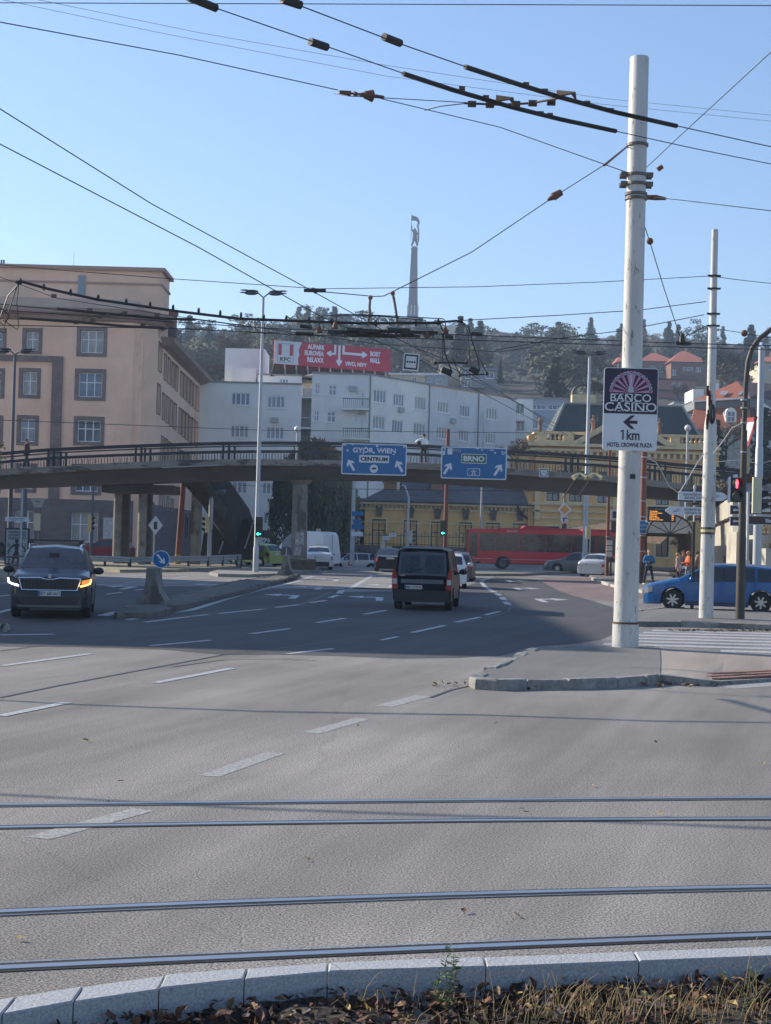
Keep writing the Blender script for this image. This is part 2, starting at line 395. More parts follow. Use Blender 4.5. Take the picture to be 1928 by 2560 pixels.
def pline(mb, pts, wd, z=.008):
    W_ = [G(*p) for p in pts]; vs = []
    for i, p in enumerate(W_):
        d = W_[min(i+1, len(W_)-1)]-W_[max(0, i-1)]; d.z = 0; d.normalize(); n = Vector((-d.y, d.x, 0))*wd/2
        vs += [p-n+Vector((0, 0, z)), p+n+Vector((0, 0, z))]
    mb.add(vs, [(2*i, 2*i+2, 2*i+3, 2*i+1) for i in range(len(W_)-1)])
mb = MB()
for a, b, wd in (((6,1665),(226,1635),.14), ((388,1708),(582,1671),.14), ((0,1791),(168,1757),.14), ((376,1615),(527,1601),.14), ((720,1635),(833,1622),.13),
    ((628,1585),(724,1572),.14), ((792,1557),(863,1546),.15), ((911,1536),(966,1526),.15), ((952,1601),(995,1592),.12), ((1030,1582),(1112,1564),.15),
    ((1139,1556),(1201,1543),.15), ((1213,1538),(1249,1529),.15), ((548,1534),(660,1523),.16), ((480,1541),(521,1537),.15), ((688,1519),(749,1512),.17), ((777,1507),(815,1501),.2),
    ((825,1495),(844,1488),.2), ((848,1484),(855,1476),.25), ((363,1556),(475,1542),.15), ((256,1540),(294,1530),.3), ((0,1588),(135,1586),.2),
    ((-40,1540),(30,1523),.18), ((-20,1493),(25,1488),.16), ((266,1486),(305,1481),.15), ((338,1476),(369,1472),.15), ((245,1462),(271,1460),.15), ((311,1457),(375,1452),.15),
    ((875,1472),(932,1439),.22), ((1228,1477),(1238,1481),.22), ((1242,1484),(1250,1489),.22), ((1254,1493),(1260,1500),.22), ((1263,1505),(1272,1512),.22), ((785,1443),(898,1443),.2),
    ((600,1450),(640,1444),.14), ((430,1446),(470,1441),.15), ((1240,1436),(1310,1437),.3)):
    seg(mb, a, b, wd)
pline(mb, [(320,1550),(360,1543),(480,1525),(560,1500),(650,1475),(754,1452)], .22)
pline(mb, [(760,1447),(783,1441)], .3)
pline(mb, [(1224,1447),(1208,1450),(1203,1456),(1212,1466),(1228,1476)], .2)
def arrow(mb, px, py, kind, L=1.0):
    """kind: 'L','R' turn arrow or 'S' straight; pointing away from the camera"""
    c = G(px, py); k = .0085
    def q(pts): mb.add([(c.x+x, c.y+y, k) for x, y in pts], [tuple(range(len(pts)))])
    s = -1 if kind == 'L' else 1
    if kind in 'LR':
        q([(-.12*s+s*.0-.3*s, -2.2), (-.42*s+.28*s-.3*s+.0, -2.2), (-.14*s-.3*s, .1), (-.42*s-.3*s+.3*s-.12*s, .1)][:0] or [(-.45*s, -2.3), (-.2*s, -2.3), (-.2*s, .2), (-.45*s, .8)])
        q([(-.45*s, .8), (-.2*s, .2), (.25*s, .35), (.25*s, .95)])
        q([(.25*s, -.45), (.85*s, .75), (.25*s, 1.7)])
    else:
        q([(-.1, -2.5), (.1, -2.5), (.1, .8), (-.1, .8)]); q([(-.4, .8), (.4, .8), (0, 2.3)])
for px, py, k in ((716,1490,'L'), (779,1469,'L'), (825,1450,'L'), (926,1495,'L'), (961,1464,'L'), (977,1446,'L'), (1370,1500,'R'), (1310,1472,'R'), (1285,1452,'R'), (308,1468,'L'), (524,1463,'L')):
    arrow(mb, px, py, k)
tag(mb.build('lane_markings', PAINT), kind='structure')
mb = MB()
for a, b, wd in (((778,1833),(908,1796),.2), ((521,1941),(689,1882),.2), ((959,1766),(1059,1740),.24), ((93,2096),(359,2024),.2), ((1802,1718),(1990,1706),.5), ((1480,1625),(1540,1608),.3), ((1440,1588),(1500,1577),.3)):
    seg(mb, a, b, wd, .0025)
tag(mb.build('worn_lane_markings', PAINTW), kind='structure')
mb = MB()
for k, (y, xl) in enumerate(((31.2, 6.8), (32.35, 4.6), (33.5, 5.0), (34.65, 5.4), (35.8, 5.8), (36.95, 6.2), (38.0, 6.6))):
    mb.add([(xl, y-.27, .004), (26, y-.27-.3, .004), (26, y+.27-.3, .004), (xl+.1, y+.27, .004)], [(0, 1, 2, 3)])
tag(mb.build('zebra_crossing', PAINT), kind='structure')
mb = MB()
for pts, wd in (([(0,1745),(150,1714),(330,1680),(556,1638),(700,1622),(836,1603),(1000,1580),(1137,1555),(1230,1540)], .05), ([(749,1512),(790,1497),(827,1480)], .18),
                ([(1140,1560),(1220,1545),(1270,1530),(1278,1515),(1262,1497)], .06), ([(0,1628),(120,1612),(215,1603),(330,1598)], .04), ([(530,1572),(640,1562),(760,1548)], .06),
                ([(1240,1697),(1190,1712),(1130,1725),(1075,1745)], .05), ([(430,1668),(560,1650),(700,1648),(790,1652)], .04)):
    pline(mb, pts, wd, .006)
tag(mb.build('tar_seams', TAR), kind='structure')
mb = MB()
mb.add([G(*q)+Vector((0, 0, .005)) for q in ((845,1480),(925,1438),(1130,1436),(1240,1440),(1130,1476))], [(0, 1, 2, 3, 4)])
mb.add([G(*q)+Vector((0, 0, .005)) for q in ((760,1472),(1128,1476),(1128,1473),(760,1469))], [(0, 1, 2, 3)])
mb.add([G(*q)+Vector((0, 0, .005)) for q in ((60,1462),(480,1466),(480,1463),(60,1459))], [(0, 1, 2, 3)])
tag(mb.build('sunlit_road_patch', STRIP), kind='structure')  # pale areas where sun falls beyond the shade; sunlight put into the colour
mb = MB()
mb.add([G(*q)+Vector((0, 0, .005)) for q in ((1342,1449),(1420,1442),(1520,1446),(1650,1470),(1800,1478),(1800,1492),(1640,1492),(1532,1503),(1440,1492),(1400,1478),(1365,1460))], [tuple(range(11))])
tag(mb.build('red_bus_lane', ASPH_R), kind='structure')
def chain(pts, step, jit=.25):
    out = [pts[0].copy()]; 
    for a, b in zip(pts, pts[1:]):
        n = max(1, round((b-a).length/step))
        for i in range(1, n+1): out.append(a.lerp(b, i/n))
    return out
def kerb_row(mb, pts, wd, h, step=.9, m=0, rough=.02):
    L = chain(pts, step)
    for a, b in zip(L, L[1:]):
        d = b-a; l = d.length
        if l < .02: continue
        hz = (a.z+b.z)/2
        rz = math.atan2(d.y, d.x); jj = rnd.uniform(-rough, rough)*.5
        c = (a+b)/2 + Vector((-d.y, d.x, 0)).normalized()*(wd/2+jj)
        hh = h+rnd.uniform(-rough, rough)*.5; hx, hy = l/2-.006, wd/2; e = min(.02, rough+.004)
        q = Matrix.Rotation(rz, 3, 'Z'); vs = []
        for z, k in ((-.05, 0), (hh-e, 0), (hh, e)):
            for x, y in ((-hx, -hy), (hx, -hy), (hx, hy), (-hx, hy)):
                v = Vector((x-math.copysign(k, x), y-math.copysign(k, y), 0)); v.x += rnd.uniform(-1, 1)*rough*.3; v.y += rnd.uniform(-1, 1)*rough*.3
                v = q @ v; vs.append(Vector((c.x+v.x, c.y+v.y, z+rnd.uniform(-1, 1)*rough*.2)))
        mb.add(vs, [(0, 3, 2, 1), (8, 9, 10, 11)] + [(k, (k+1) % 4, (k+1) % 4+4, k+4) for k in range(4)] + [(k+4, (k+1) % 4+4, (k+1) % 4+8, k+8) for k in range(4)], m)
def slab(name, pts, z, m, base=-.05):
    return tag(MB().prism([Vector((p.x, p.y, base)) for p in pts], (0, 0, z-base)).build(name, m), kind='structure')
z = .15
F = [G(a, b, z) for a, b in ((1173,1690),(1190,1697),(1239,1700),(1320,1698),(1424,1698),(1547,1695),(1618,1690),(1650,1686))]
Lft = [G(a, b, z) for a, b in ((1640,1614),(1592,1612),(1443,1611),(1324,1620),(1296,1631),(1211,1669),(1173,1690))]
mb = MB(); kerb_row(mb, F, .2, z, .75, rough=.035); kerb_row(mb, Lft, .2, z, .6, rough=.04)
B2 = [G(a, b, z) for a, b in ((2080,1640),(1928,1634),(1674,1620),(1640,1614))]
kerb_row(mb, B2, .15, z-.02, 1.0, rough=.01)
F2 = [G(1650,1686,z), G(1755,1699,.1), G(1802,1703,.06), G(1928,1696,.05), G(2090,1686,.05)]
for a, b in zip(F2, F2[1:]):
    n = Vector((-(b-a).y, (b-a).x, 0)).normalized()*.18
    mb.add([(a.x, a.y, -.05), (b.x, b.y, -.05), (b.x+n.x, b.y+n.y, -.05), (a.x+n.x, a.y+n.y, -.05), (a.x, a.y, a.z), (b.x, b.y, b.z), (b.x+n.x, b.y+n.y, b.z), (a.x+n.x, a.y+n.y, a.z)],
           [(0, 3, 2, 1), (4, 5, 6, 7), (0, 1, 5, 4), (1, 2, 6, 5), (2, 3, 7, 6), (3, 0, 4, 7)])
tag(mb.build('island_kerb', STONE), kind='structure')
ins = lambda L, c, k: [p+(c-p).normalized()*k for p in L]
cc = G(1450, 1655, z)
isl = ins(F[:-1], cc, .1) + [G(1650,1687,z), G(1652,1650,z), G(1650,1616,z)] + ins(Lft[1:-1], cc, .1)
slab('island_pavement', isl, z-.012, ASPH_D)
tan = [G(1640,1689,z-.02), G(1755,1699,.085), G(1802,1703,.045), G(2090,1686,.04), G(2090,1642,.12), G(1928,1636,z-.02), G(1674,1622,z-.02), G(1645,1617,z-.02), G(1648,1650,z-.02)]
c0 = sum(tan, Vector())/len(tan); vs = [c0]+tan
mb = MB(); mb.add(vs, [(0, i+1, (i+1) % len(tan)+1) for i in range(len(tan))])
tag(mb.build('pale_island_pavement', ASPH_T), kind='structure')
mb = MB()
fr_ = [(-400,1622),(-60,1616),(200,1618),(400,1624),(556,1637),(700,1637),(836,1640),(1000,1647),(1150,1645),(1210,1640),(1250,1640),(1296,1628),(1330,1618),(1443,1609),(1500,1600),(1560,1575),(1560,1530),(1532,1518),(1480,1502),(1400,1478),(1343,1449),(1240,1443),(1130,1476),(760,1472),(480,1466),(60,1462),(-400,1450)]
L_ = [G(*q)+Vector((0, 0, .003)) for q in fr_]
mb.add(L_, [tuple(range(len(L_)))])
tag(mb.build('shaded_fresh_asphalt', ASPH_N), kind='structure')  # dark sheet follows the shadow edge; some of the shade is painted in
mb = MB(); A, B, C_, D = G(1735,1683,.08), G(1790,1699,.07), G(2000,1687,.07), G(2000,1670,.1)
for i in range(22):
    for j in range(3):
        p = A.lerp(D, i/22).lerp(B.lerp(C_, i/22), (j+.5)/3); mb.box((p.x+.04, p.y, p.z+.0), (.12, .17, .03))
tag(mb.build('tactile_paving', mat('red_tactile', (.27, .15, .115), .85, var=(5, .3))), kind='structure')
z = .15
F3 = [G(a, b, z) for a, b in ((1560,1548),(1592,1552),(1700,1553),(1800,1556),(1928,1561),(2150,1570))]
mb = MB(); kerb_row(mb, F3, .2, z, .8, rough=.05)
Lf = [G(a, b, z) for a, b in ((1700,1517),(1650,1519),(1594,1524),(1570,1535),(1560,1548))]
kerb_row(mb, Lf, .18, z, .8, rough=.03)
tag(mb.build('pavement_kerb', STONE), kind='structure')
slab('right_pavement', F3 + [G(2150,1532,z), G(1928,1525,z), G(1670,1518,z), G(1594,1524,z), G(1568,1535,z)], z-.012, ASPH_D)
z = .14
F4 = [G(a, b, z) for a, b in ((1479,1443),(1490,1450),(1533,1461),(1592,1472),(1645,1486),(1700,1500))]
mb = MB(); kerb_row(mb, F4, .25, z, 1.0, rough=.03)
tag(mb.build('bus_stop_kerb', mat('pale_kerb', (.42, .40, .36), .8, var=(4, .3))), kind='structure')
slab('bus_stop_pavement', F4 + [Vector((16, 57, z)), Vector((40, 57, z)), Vector((40, 112, z)), Vector((14, 108, z)), G(1479,1440,z)], z-.01, ASPH_D)
z = .16
F5 = [G(a, b, z) for a, b in ((293,1530),(385,1530),(470,1508),(560,1486),(617,1474),(690,1452),(742,1438))]
B5 = [G(a, b, z) for a, b in ((742,1434),(690,1438),(600,1449),(480,1476),(400,1497),(320,1514),(293,1526))]
mb = MB(); kerb_row(mb, F5, .25, z, 1.0, rough=.04); kerb_row(mb, B5, .2, z, 1.2, rough=.04)
mb.prism([Vector((p.x, p.y, 0)) for p in ins(F5+B5, G(500, 1490), .0)], (0, 0, z-.02))
tag(mb.build('median_kerb', mat('dark_kerb', (.13, .12, .10), .9, var=(3, .5), bump=(9, .8))), kind='structure')
mb = MB()
ring = [G(a, b, .15) for a, b in ((523,1430),(545,1434),(620,1436),(700,1433),(800,1424),(790,1417),(700,1417),(600,1420),(545,1424))]
mb.prism([Vector((p.x, p.y, -.8)) for p in ring], (0, 0, .95))
tag(mb.build('pier_island', mat('island_concrete', (.25, .24, .21), .85, var=(2, .3))), kind='structure')
mb = MB()
ring = [G(a, b, .15) for a, b in ((205,1416),(300,1424),(450,1423),(590,1416),(600,1408),(200,1402))]
mb.prism([Vector((p.x, p.y, -.8)) for p in ring], (0, 0, .95))
ring = [G(a, b, .15) for a, b in ((-200,1450),(0,1445),(55,1436),(95,1420),(95,1402),(-200,1402))]
mb.prism([Vector((p.x, p.y, -.1)) for p in ring], (0, 0, .25))
tag(mb.build('verge', mat('dusty_verge', (.30, .26, .18), .95, var=(2, .5), bump=(8, .6))), kind='structure')
mb = MB()
ring = [G(a, b, .15) for a, b in ((1130,1434),(1300,1434),(1485,1426),(1485,1421),(1300,1424),(1130,1428))]
mb.prism([Vector((p.x, p.y, -.2)) for p in ring], (0, 0, .35))
tag(mb.build('far_kerb', mat('far_kerb_stone', (.24, .22, .18), .9, var=(2, .3))), kind='structure')
kb = MB(); kb.tube([G(-20, 1569, .05), G(10, 1571, .07), G(14, 1571, .02)], .11, 8)
tag(kb.build('kerb_end', STONE), kind='structure')
TP = [(140, -3), (166, -.6), (185, 4), (215, 14), (250, 22), (350, 37), (500, 58), (600, 76), (700, 96), (800, 104), (1300, 100)]
def T(x, y):
    for (a, b), (c, d) in zip(TP, TP[1:]):
        if y <= c: zz = b+(d-b)*(y-a)/(c-a); break
    else: zz = TP[-1][1]
    k = max(0, min(1, (y-200)/300)); 
    zz += k*(3*math.sin(x*.02+1)+2*math.sin(x*.047+y*.02))
    left = max(0, min(1, (-x-70)/70)); zz -= left*k*10
    far = max(0, min(1, (abs(x-30)-190)/250)); zz -= far*far*k*45
    return zz
mb = MB(); nx, ny = 90, 80
for j in range(ny+1):
    for i in range(nx+1):
        x = -700+1500*i/nx; y = 140+1160*(j/ny)**1.5; mb.v.append(Vector((x, y, T(x, y))))
for j in range(ny):
    for i in range(nx):
        a = j*(nx+1)+i; mb.f.append([a, a+1, a+nx+2, a+nx+1]); mb.m.append(0)
tag(mb.build('hillside', mat('hill_soil', (.035, .035, .02), .95, var=(.08, .5)), smooth=60), kind='structure')
SALM = mat('salmon_render', (.84, .55, .39), .9, var=(.35, .16), stain=((.66, .43, .30), .5, .62, (1, 1, .25)))
PLINTH = mat('brown_stone_cladding', (.17, .14, .135), .85, var=(.8, .3, (1, 1, 3)))
SURR = mat('brown_stone_surround', (.21, .165, .15), .85, var=(2, .3))
WHT = mat('white_render', (.86, .84, .78), .9, var=(.3, .14), stain=((.72, .71, .67), .35, .6, (1, 1, .2)))
WHT2 = mat('grey_render', (.70, .71, .71), .9, var=(.3, .14), stain=((.48, .48, .48), .35, .6, (1, 1, .2)))
YEL = mat('ochre_render', (.82, .49, .18), .88, var=(.5, .16), stain=((.45, .31, .12), .6, .62, (1, 1, .3)))
YELC = mat('pale_ochre_cornice', (.78, .59, .32), .85, var=(1.5, .25))
SLATE = mat('slate_roof', (.10, .105, .115), .7, var=(1.6, .4, (1, 1, 2)))
GREENR = mat('dark_green_tin_roof', (.028, .045, .042), .65, .0, var=(.5, .3))
CONC = mat('old_concrete', (.25, .225, .19), .9, var=(1.2, .4, (.4, 1, 1)), stain=((.075, .065, .055), .8, .52, (.5, 1, 1.6)), bump=(6, .6))
CONCD = mat('dark_concrete', (.085, .075, .064), .92, var=(1.0, .4, (.3, 1, 1)), bump=(5, .5))  # darker mottled concrete for the girder, cross beam and square columns
CONCP = mat('pier_concrete', (.24, .225, .20), .9, var=(1.6, .4), stain=((.10, .09, .08), 1.3, .52, (1, 1, .4)), bump=(9, .6))
CONCL = mat('pale_concrete', (.46, .42, .34), .9, var=(1, .3), stain=((.30, .27, .22), 1.0, .55, (1, 1, .4)), bump=(8, .4))
REDT = mat('red_tile_roof', (.40, .12, .06), .85, var=(2.5, .35, (1, 1, 3)))
BROWNW = mat('brown_window_frame', (.06, .028, .02), .6)
GREYF = mat('grey_window_frame', (.16, .14, .15), .7)
CURT = mat('curtain_glass', (.36, .36, .34), .35, var=(2.2, .55, (4, 4, .6)), spec=.8)
GLW = mat('pale_window_glass', (.19, .24, .31), .15, 0, spec=.8, var=(.9, .45))
RAILM = mat('railing_dark_paint', (.028, .03, .034), .6, .2, var=(2, .4))
def boxpart(name, x0, x1, y0, y1, z0, z1, m, parent): return MB().box(((x0+x1)/2, (y0+y1)/2, (z0+z1)/2), (x1-x0, y1-y0, z1-z0)).build(name, m, parent)
def Z(px, py, d): return P(px, py, d).z
b = empty('office_building', (-30, 120, 0), 0, 'large salmon pink office building with brown stone ground floor and framed windows', 'building', world=True)
pf = Pl((-60, 115), (-19.2, 115)); pc = Pl((-19.2, 115), (-17.7, 117.2)); ps = Pl((-17.7, 117.2), (-18.5, 158))
ztop = 18.0; zpl = Z(200, 1249, 115)
FW = []
for r_, big in (((56,820,106,885), 0), ((192,817,268,892), 1), ((47,920,102,996), 0), ((187,922,265,1002), 1), ((42,1038,97,1114), 0), ((184,1041,261,1114), 1),
                ((38,1158,92,1232), 0), ((178,1160,254,1238), 1), ((-33,820,16,885), 0), ((-40,920,12,996), 0), ((-45,1038,8,1114), 0), ((-48,1158,3,1232), 0)):
    FW.append((prect(pf, *r_), 3 if big else 2, True))
for r_ in ((178,1281,246,1356), (36,1276,85,1350), (-55,1276,-6,1350)): FW.append((prect(pf, *r_), 3, False))
SWn = .28
def shrink(h, k): return (h[0]+k, h[1]-k, h[2]+k, h[3]-k)
holes = [shrink(h, SWn) if s else h for h, c, s in FW]
mb = MB(); facade(pf, 0, pf.L, zpl, ztop, [h for h in holes if h[3] > zpl], mb)
ch = []
SWIN = []
for x0, x1, y0, y1 in ((1030,1053,615,805),(1067,1082,690,860),(1090,1108,715,885),(1115,1135,745,905),(1140,1157,765,930),(1172,1192,805,965),(1195,1212,825,985),(1217,1234,845,1005),(1238,1254,865,1025),(1258,1274,885,1045),(1276,1291,900,1060),
                       (1020,1043,885,1080),(1055,1072,945,1118),(1080,1097,965,1138),(1104,1122,988,1158),(1129,1147,1010,1178),(1162,1180,1040,1208),(1184,1202,1058,1228),(1206,1224,1075,1245),(1228,1245,1095,1262),(1249,1266,1110,1275),(1268,1283,1128,1290),
                       (1010,1033,1175,1360),(1046,1063,1225,1385),(1070,1088,1240,1400),(1095,1112,1262,1415),(1119,1137,1280,1432),(1153,1170,1300,1450),(1175,1192,1318,1462),(1197,1213,1330,1475),(1218,1234,1345,1485)):
    SWIN.append(prect(ps, x0/2.603, y0/2.603+620, x1/2.603, y1/2.603+620))
for x0, x1, y0, y1 in ((470,505,255,385),(575,600,255,425),(618,645,262,445),(668,695,300,470),(718,745,330,485),(870,890,480,800),(898,915,520,800),(925,945,560,830)):
    SWIN.append(prect(ps, x0/4.9+280, y0/4.9+1180, x1/4.9+280, y1/4.9+1180))
seen = []
for h in SWIN:
    if all(h[1] < k[0]-.05 or h[0] > k[1]+.05 or h[3] < k[2]-.05 or h[2] > k[3]+.05 for k in seen) and h[0] > .2 and h[1] < ps.L-.3: seen.append(h)
SWIN = seen
zside = 17.0
facade(ps, 0, ps.L, zpl-.2, zside, [h for h in SWIN if h[3] > zpl], mb)
facade(pc, 0, pc.L, zpl, ztop, [], mb)
mb.box((-38.5, 136, zside/2), (40, 41.5, zside-.1)); mb.build('wall', SALM, b)
mb = MB(); facade(pf, 0, pf.L, -1, zpl, [h for h in holes if h[3] < zpl+.3], mb, .12); facade(pc, 0, pc.L, -1, zpl, [], mb, .12); facade(ps, 0, ps.L, -1, zpl-.2, [h for h in SWIN if h[2] < zpl-.3], mb, .12)
mb.add([pf.pt(0, zpl, 0), pf.pt(pf.L, zpl, 0), pf.pt(pf.L, zpl, .12), pf.pt(0, zpl, .12)], [(0, 1, 2, 3)])
mb.build('stone_plinth', PLINTH, b)
for (h, c, s), hh in zip(FW, holes):
    window(pf, b, hh, c, 2, .25, .07, WHITE, rnd.choice([GLASSW, GLW, CURT]), SURR if s else PLINTH, SWn if s else .18, off=0 if s else .12, reveal=SURR)
for h in SWIN: window(ps, b, h, 2, 1, .3, .06, GREYF, GLASSD, SURR, .04, reveal=SALM)
mb = MB()
def fbox(pl, u0, u1, v0, v1, o0, o1, mb, m=0):
    vs = [pl.pt(u, v, o) for u in (u0, u1) for v in (v0, v1) for o in (o0, o1)]
    mb.add(vs, [(0,1,3,2), (4,6,7,5), (0,4,5,1), (2,3,7,6), (0,2,6,4), (1,5,7,3)], m)
ua, va = pf.uv(133, 891); ub, vb = pf.uv(148, 1246)
fbox(pf, ua, ub, zpl+.01, va, -.05, .22, mb); fbox(pf, 0, ua-.002, va-.42, va, -.05, .25, mb)
mb.build('stone_band', SURR, b)
cz = Z(200, 800, 115)
prof = [(0, cz-.1), (.35, cz), (.45, cz+.25), (1.1, cz+.4), (1.15, cz+.75), (-.3, cz+.8)]
mb = MB()
path = [Vector((-60, 115)), Vector((-19.2, 115)), Vector((-17.7, 117.2)), Vector((-17.75, 119.5))]
def sweep(mb, path, prof, m=0):
    n = len(prof); vs = []
    for i, p in enumerate(path):
        d0 = (path[i]-path[i-1]).normalized() if i else (path[1]-path[0]).normalized()
        d1 = (path[i+1]-path[i]).normalized() if i < len(path)-1 else d0
        t = (d0+d1).normalized(); nn = Vector((t.y, -t.x))/max(.4, t.dot(d0))
        vs += [(p.x+nn.x*o, p.y+nn.y*o, z) for o, z in prof]
    mb.add(vs, [(i*n+k, i*n+(k+1) % n, (i+1)*n+(k+1) % n, (i+1)*n+k) for i in range(len(path)-1) for k in range(n)] + [tuple(range(n))[::-1], tuple(range((len(path)-1)*n, len(path)*n))], m)
sweep(mb, path, prof)
zs = zside
sweep(mb, [Vector((-17.75, 119.5)), Vector((-18.5, 158.6))], [(0, zs-.5), (.5, zs-.35), (.95, zs-.1), (1.0, zs+.25), (-.3, zs+.3)])
mb.build('cornice', mat('brown_cornice', (.30, .20, .165), .85, var=(1, .2)), b)
za = Z(200, 746, 116)
mb = MB(); mb.box((-39.5, 122, (cz+za)/2+.3), (40.5, 11, za-cz-.5)); mb.build('attic_wall', mat('attic_render', (.56, .42, .34), .9, var=(.4, .2)), b)
mb = MB(); mb.add([(-18, 119.5, zs+.3), (-18.4, 158.5, zs+.3), (-24, 158.5, zs+4.3), (-24, 119.5, zs+4.3)], [(0, 1, 2, 3)])
mb.add([(-18.4, 158.5, zs+.3), (-40, 158.5, zs+.3), (-24, 158.5, zs+4.3)], [(0, 1, 2)]); mb.build('roof', mat('brown_roof', (.30, .18, .13), .85, var=(1, .25)), b)
zp = Z(250, 663, 119)-.4
mb = MB(); xr = X(401, 119, 20); mb.box(((xr-60)/2, 121.2, (za+zp)/2-1.3), (60+xr, 4.4, zp-za+2.6)); mb.build('penthouse', SALM, b)
mb = MB(); mb.box(((xr-60)/2, 121.2, zp+.14), (60+xr+.6, 5.0, .28)); mb.box(((xr-60)/2, 121.2, zp-1.0), (60+xr+.2, 4.6, .16)); mb.build('coping', mat('penthouse_coping', (.38, .25, .19), .85), b)
a_ = P(205, 690, 118.9); mb = MB(); mb.box((a_.x, 118.95, (Z(205,690,119)+Z(205,735,119))/2), (.55, .12, 1.5)); mb.build('stair_window', mat('skylight_glass', (.2, .25, .28), .3), b)
for k, px in enumerate((4, 10)):
    q = P(px, 650, 121); MB().cyl((q.x, 121, zp+.2), (q.x, 121, zp+.95), .07, n=8).build('vent_pipe', DARK, b)
q = P(185, 645, 121); MB().cyl((q.x, 121, zp+.2), (q.x, 121, zp+1.6), .015, n=5).build('antenna', DARK, b)
q = P(438, 825, 124); MB().box((-17.9, 125, zs+1.5), (.9, 1.2, 2.6)).box((-17.9, 125, zs+2.9), (1.1, 1.4, .2)).build('chimney', mat('chimney_brick', (.16, .10, .08), .9, var=(4, .3)), b)
mb = MB()
for i in range(9): mb.cyl((-17.3, 119.8+i*.55, zs+.3), (-17.3, 119.8+i*.55, zs+1.5), .03, n=5)
mb.box((-17.3, 122, zs+1.5), (.06, 4.6, .06)); mb.box((-17.3, 122, zs+.9), (.05, 4.6, .05)); mb.build('roof_railing', DARK, b)
q = pf.pt(*pf.uv(276, 1321), .15); MB().box((q.x, q.y, q.z), (1.0, .05, 1.6)).build('notice_board', mat('notice_white', (.5, .5, .48), .6, var=(6, .4)), b)
q0 = pf.uv(327, 1000)[0]
b = empty('apartment_building', (-6, 155, 0), 0, 'white modernist apartment block with flat roof, balconies and a stepped plan behind the footbridge', 'building', world=True)
pl1 = Pl((X(470, 150), 150), (X(743, 150), 150)); pl2 = Pl((X(768, 150), 150), (X(909, 150), 150)); pl3 = Pl((X(909, 150), 150), (14.3, 172)); plu = Pl((X(640, 153), 153), (X(743, 153), 153))
z1 = Z(640, 959, 150); z2 = Z(840, 935, 150); z3 = z2
mb = MB(); mb2 = MB()
def wins(pl, lst, ub, vb, mbx, cols=4, g=GLW, par=None, rows=1, fr=WHITE, rec=.12, off=0):
    H_ = [prect(pl, *r_) for r_ in lst]
    facade(pl, ub[0], ub[1], vb[0], vb[1], H_, mbx, off)
    for k, h in enumerate(H_):
        c = cols[k] if isinstance(cols, list) else cols
        window(pl, par or b, h, c, rows, rec, .12, fr, g[k % len(g)] if isinstance(g, list) else g, reveal=None, off=off)
GA = [GLW, CURT, GLW]
wins(pl1, [(578,981,626,1014),(576,1062,622,1095),(668,989,713,1021),(665,1066,711,1099),(568,1203,618,1234),(655,1205,700,1237),(658,1279,702,1311),(520,1206,556,1236)], (0, pl1.L), (-2, z1), mb, 4, GA)
wins(plu, [(698,946,722,963)], (-.3, plu.L), (z1-.5, z2), mb, 3)
wins(pl2, [(787,959,800,987),(821,962,842,990),(784,1026,798,1055),(817,1028,840,1057),(889,967,897,989),(903,979,911,1017),(887,1035,894,1056),(901,1046,908,1080),(780,1206,800,1236),(830,1206,852,1236)], (0, pl2.L), (-2, z2), mb, [2,2,2,2,1,1,1,1,2,2], GA, rows=2)
u1074 = pl3.uv(1074, 1000)[0]; u1197 = pl3.uv(1197, 1000)[0]
wl = [(934,974,966,1008),(983,984,1011,1017),(1037,992,1066,1026),(932,1039,963,1074),(980,1049,1008,1083),(1034,1057,1064,1090)]
wins(pl3, wl, (0, u1074), (-2, z3), mb, 4, [GLW, GLW, CURT, CURT, GLW, CURT])
wr = [(1094,1003,1122,1033),(1150,1012,1176,1043),(1216,1019,1244,1050),(1091,1066,1119,1098),(1147,1074,1173,1104),(1214,1081,1240,1110)]
wins(pl3, wr, (u1074, pl3.L), (-2, z3-.1), mb2, 4, [CURT, GLW, CURT])
def xy(pl, u): p = pl.pt(u, 0); return p.x, p.y
mb.add([pl2.pt(0, -2), (pl2.A.x, 160, -2), (pl2.A.x, 160, z2), pl2.pt(0, z2)], [(0, 1, 2, 3)])
mb.add([pl1.pt(pl1.L, -2), (pl1.B.x, 156, -2), (pl1.B.x, 156, z1), pl1.pt(pl1.L, z1)], [(0, 1, 2, 3)])
mb.add([pl1.pt(0, z1), pl1.pt(pl1.L, z1), (pl1.B.x, 162, z1), (pl1.A.x, 162, z1)], [(0, 1, 2, 3)])
mb.add([(plu.A.x-.3, 153, z1-.5), (plu.A.x-.3, 162, z1-.5), (plu.A.x-.3, 162, z2), (plu.A.x-.3, 153, z2)], [(0, 1, 2, 3)])
mb.add([(plu.A.x-.3, 153, z2), (plu.B.x, 153, z2), pl2.pt(0, z2), pl2.pt(pl2.L, z2), (pl3.B.x, pl3.B.y, z2), (12, 182, z2), (plu.A.x-.3, 166, z2)], [tuple(range(7))])
mb.add([(pl3.B.x, pl3.B.y, -2), (12, 184, -2), (12, 184, z2), (pl3.B.x, pl3.B.y, z2)], [(0, 1, 2, 3)])
mb.box(((pl1.B.x+pl2.A.x)/2, 153.4, (z1-2)/2), (pl2.A.x-pl1.B.x+.5, .3, z1+2))
mb.build('wall', WHT, b); mb2.build('grey_wall', WHT2, b)
mb = MB()
for pl, u0, u1, zz in ((pl1, 0, pl1.L, z1), (pl2, 0, pl2.L, z2), (pl3, 0, pl3.L, z2), (plu, -.3, plu.L, z2)): fbox(pl, u0, u1, zz+.003, zz+.16, -.3, .1, mb)
mb.build('roof_edge', mat('roof_edge_tin', (.25, .25, .25), .6), b)
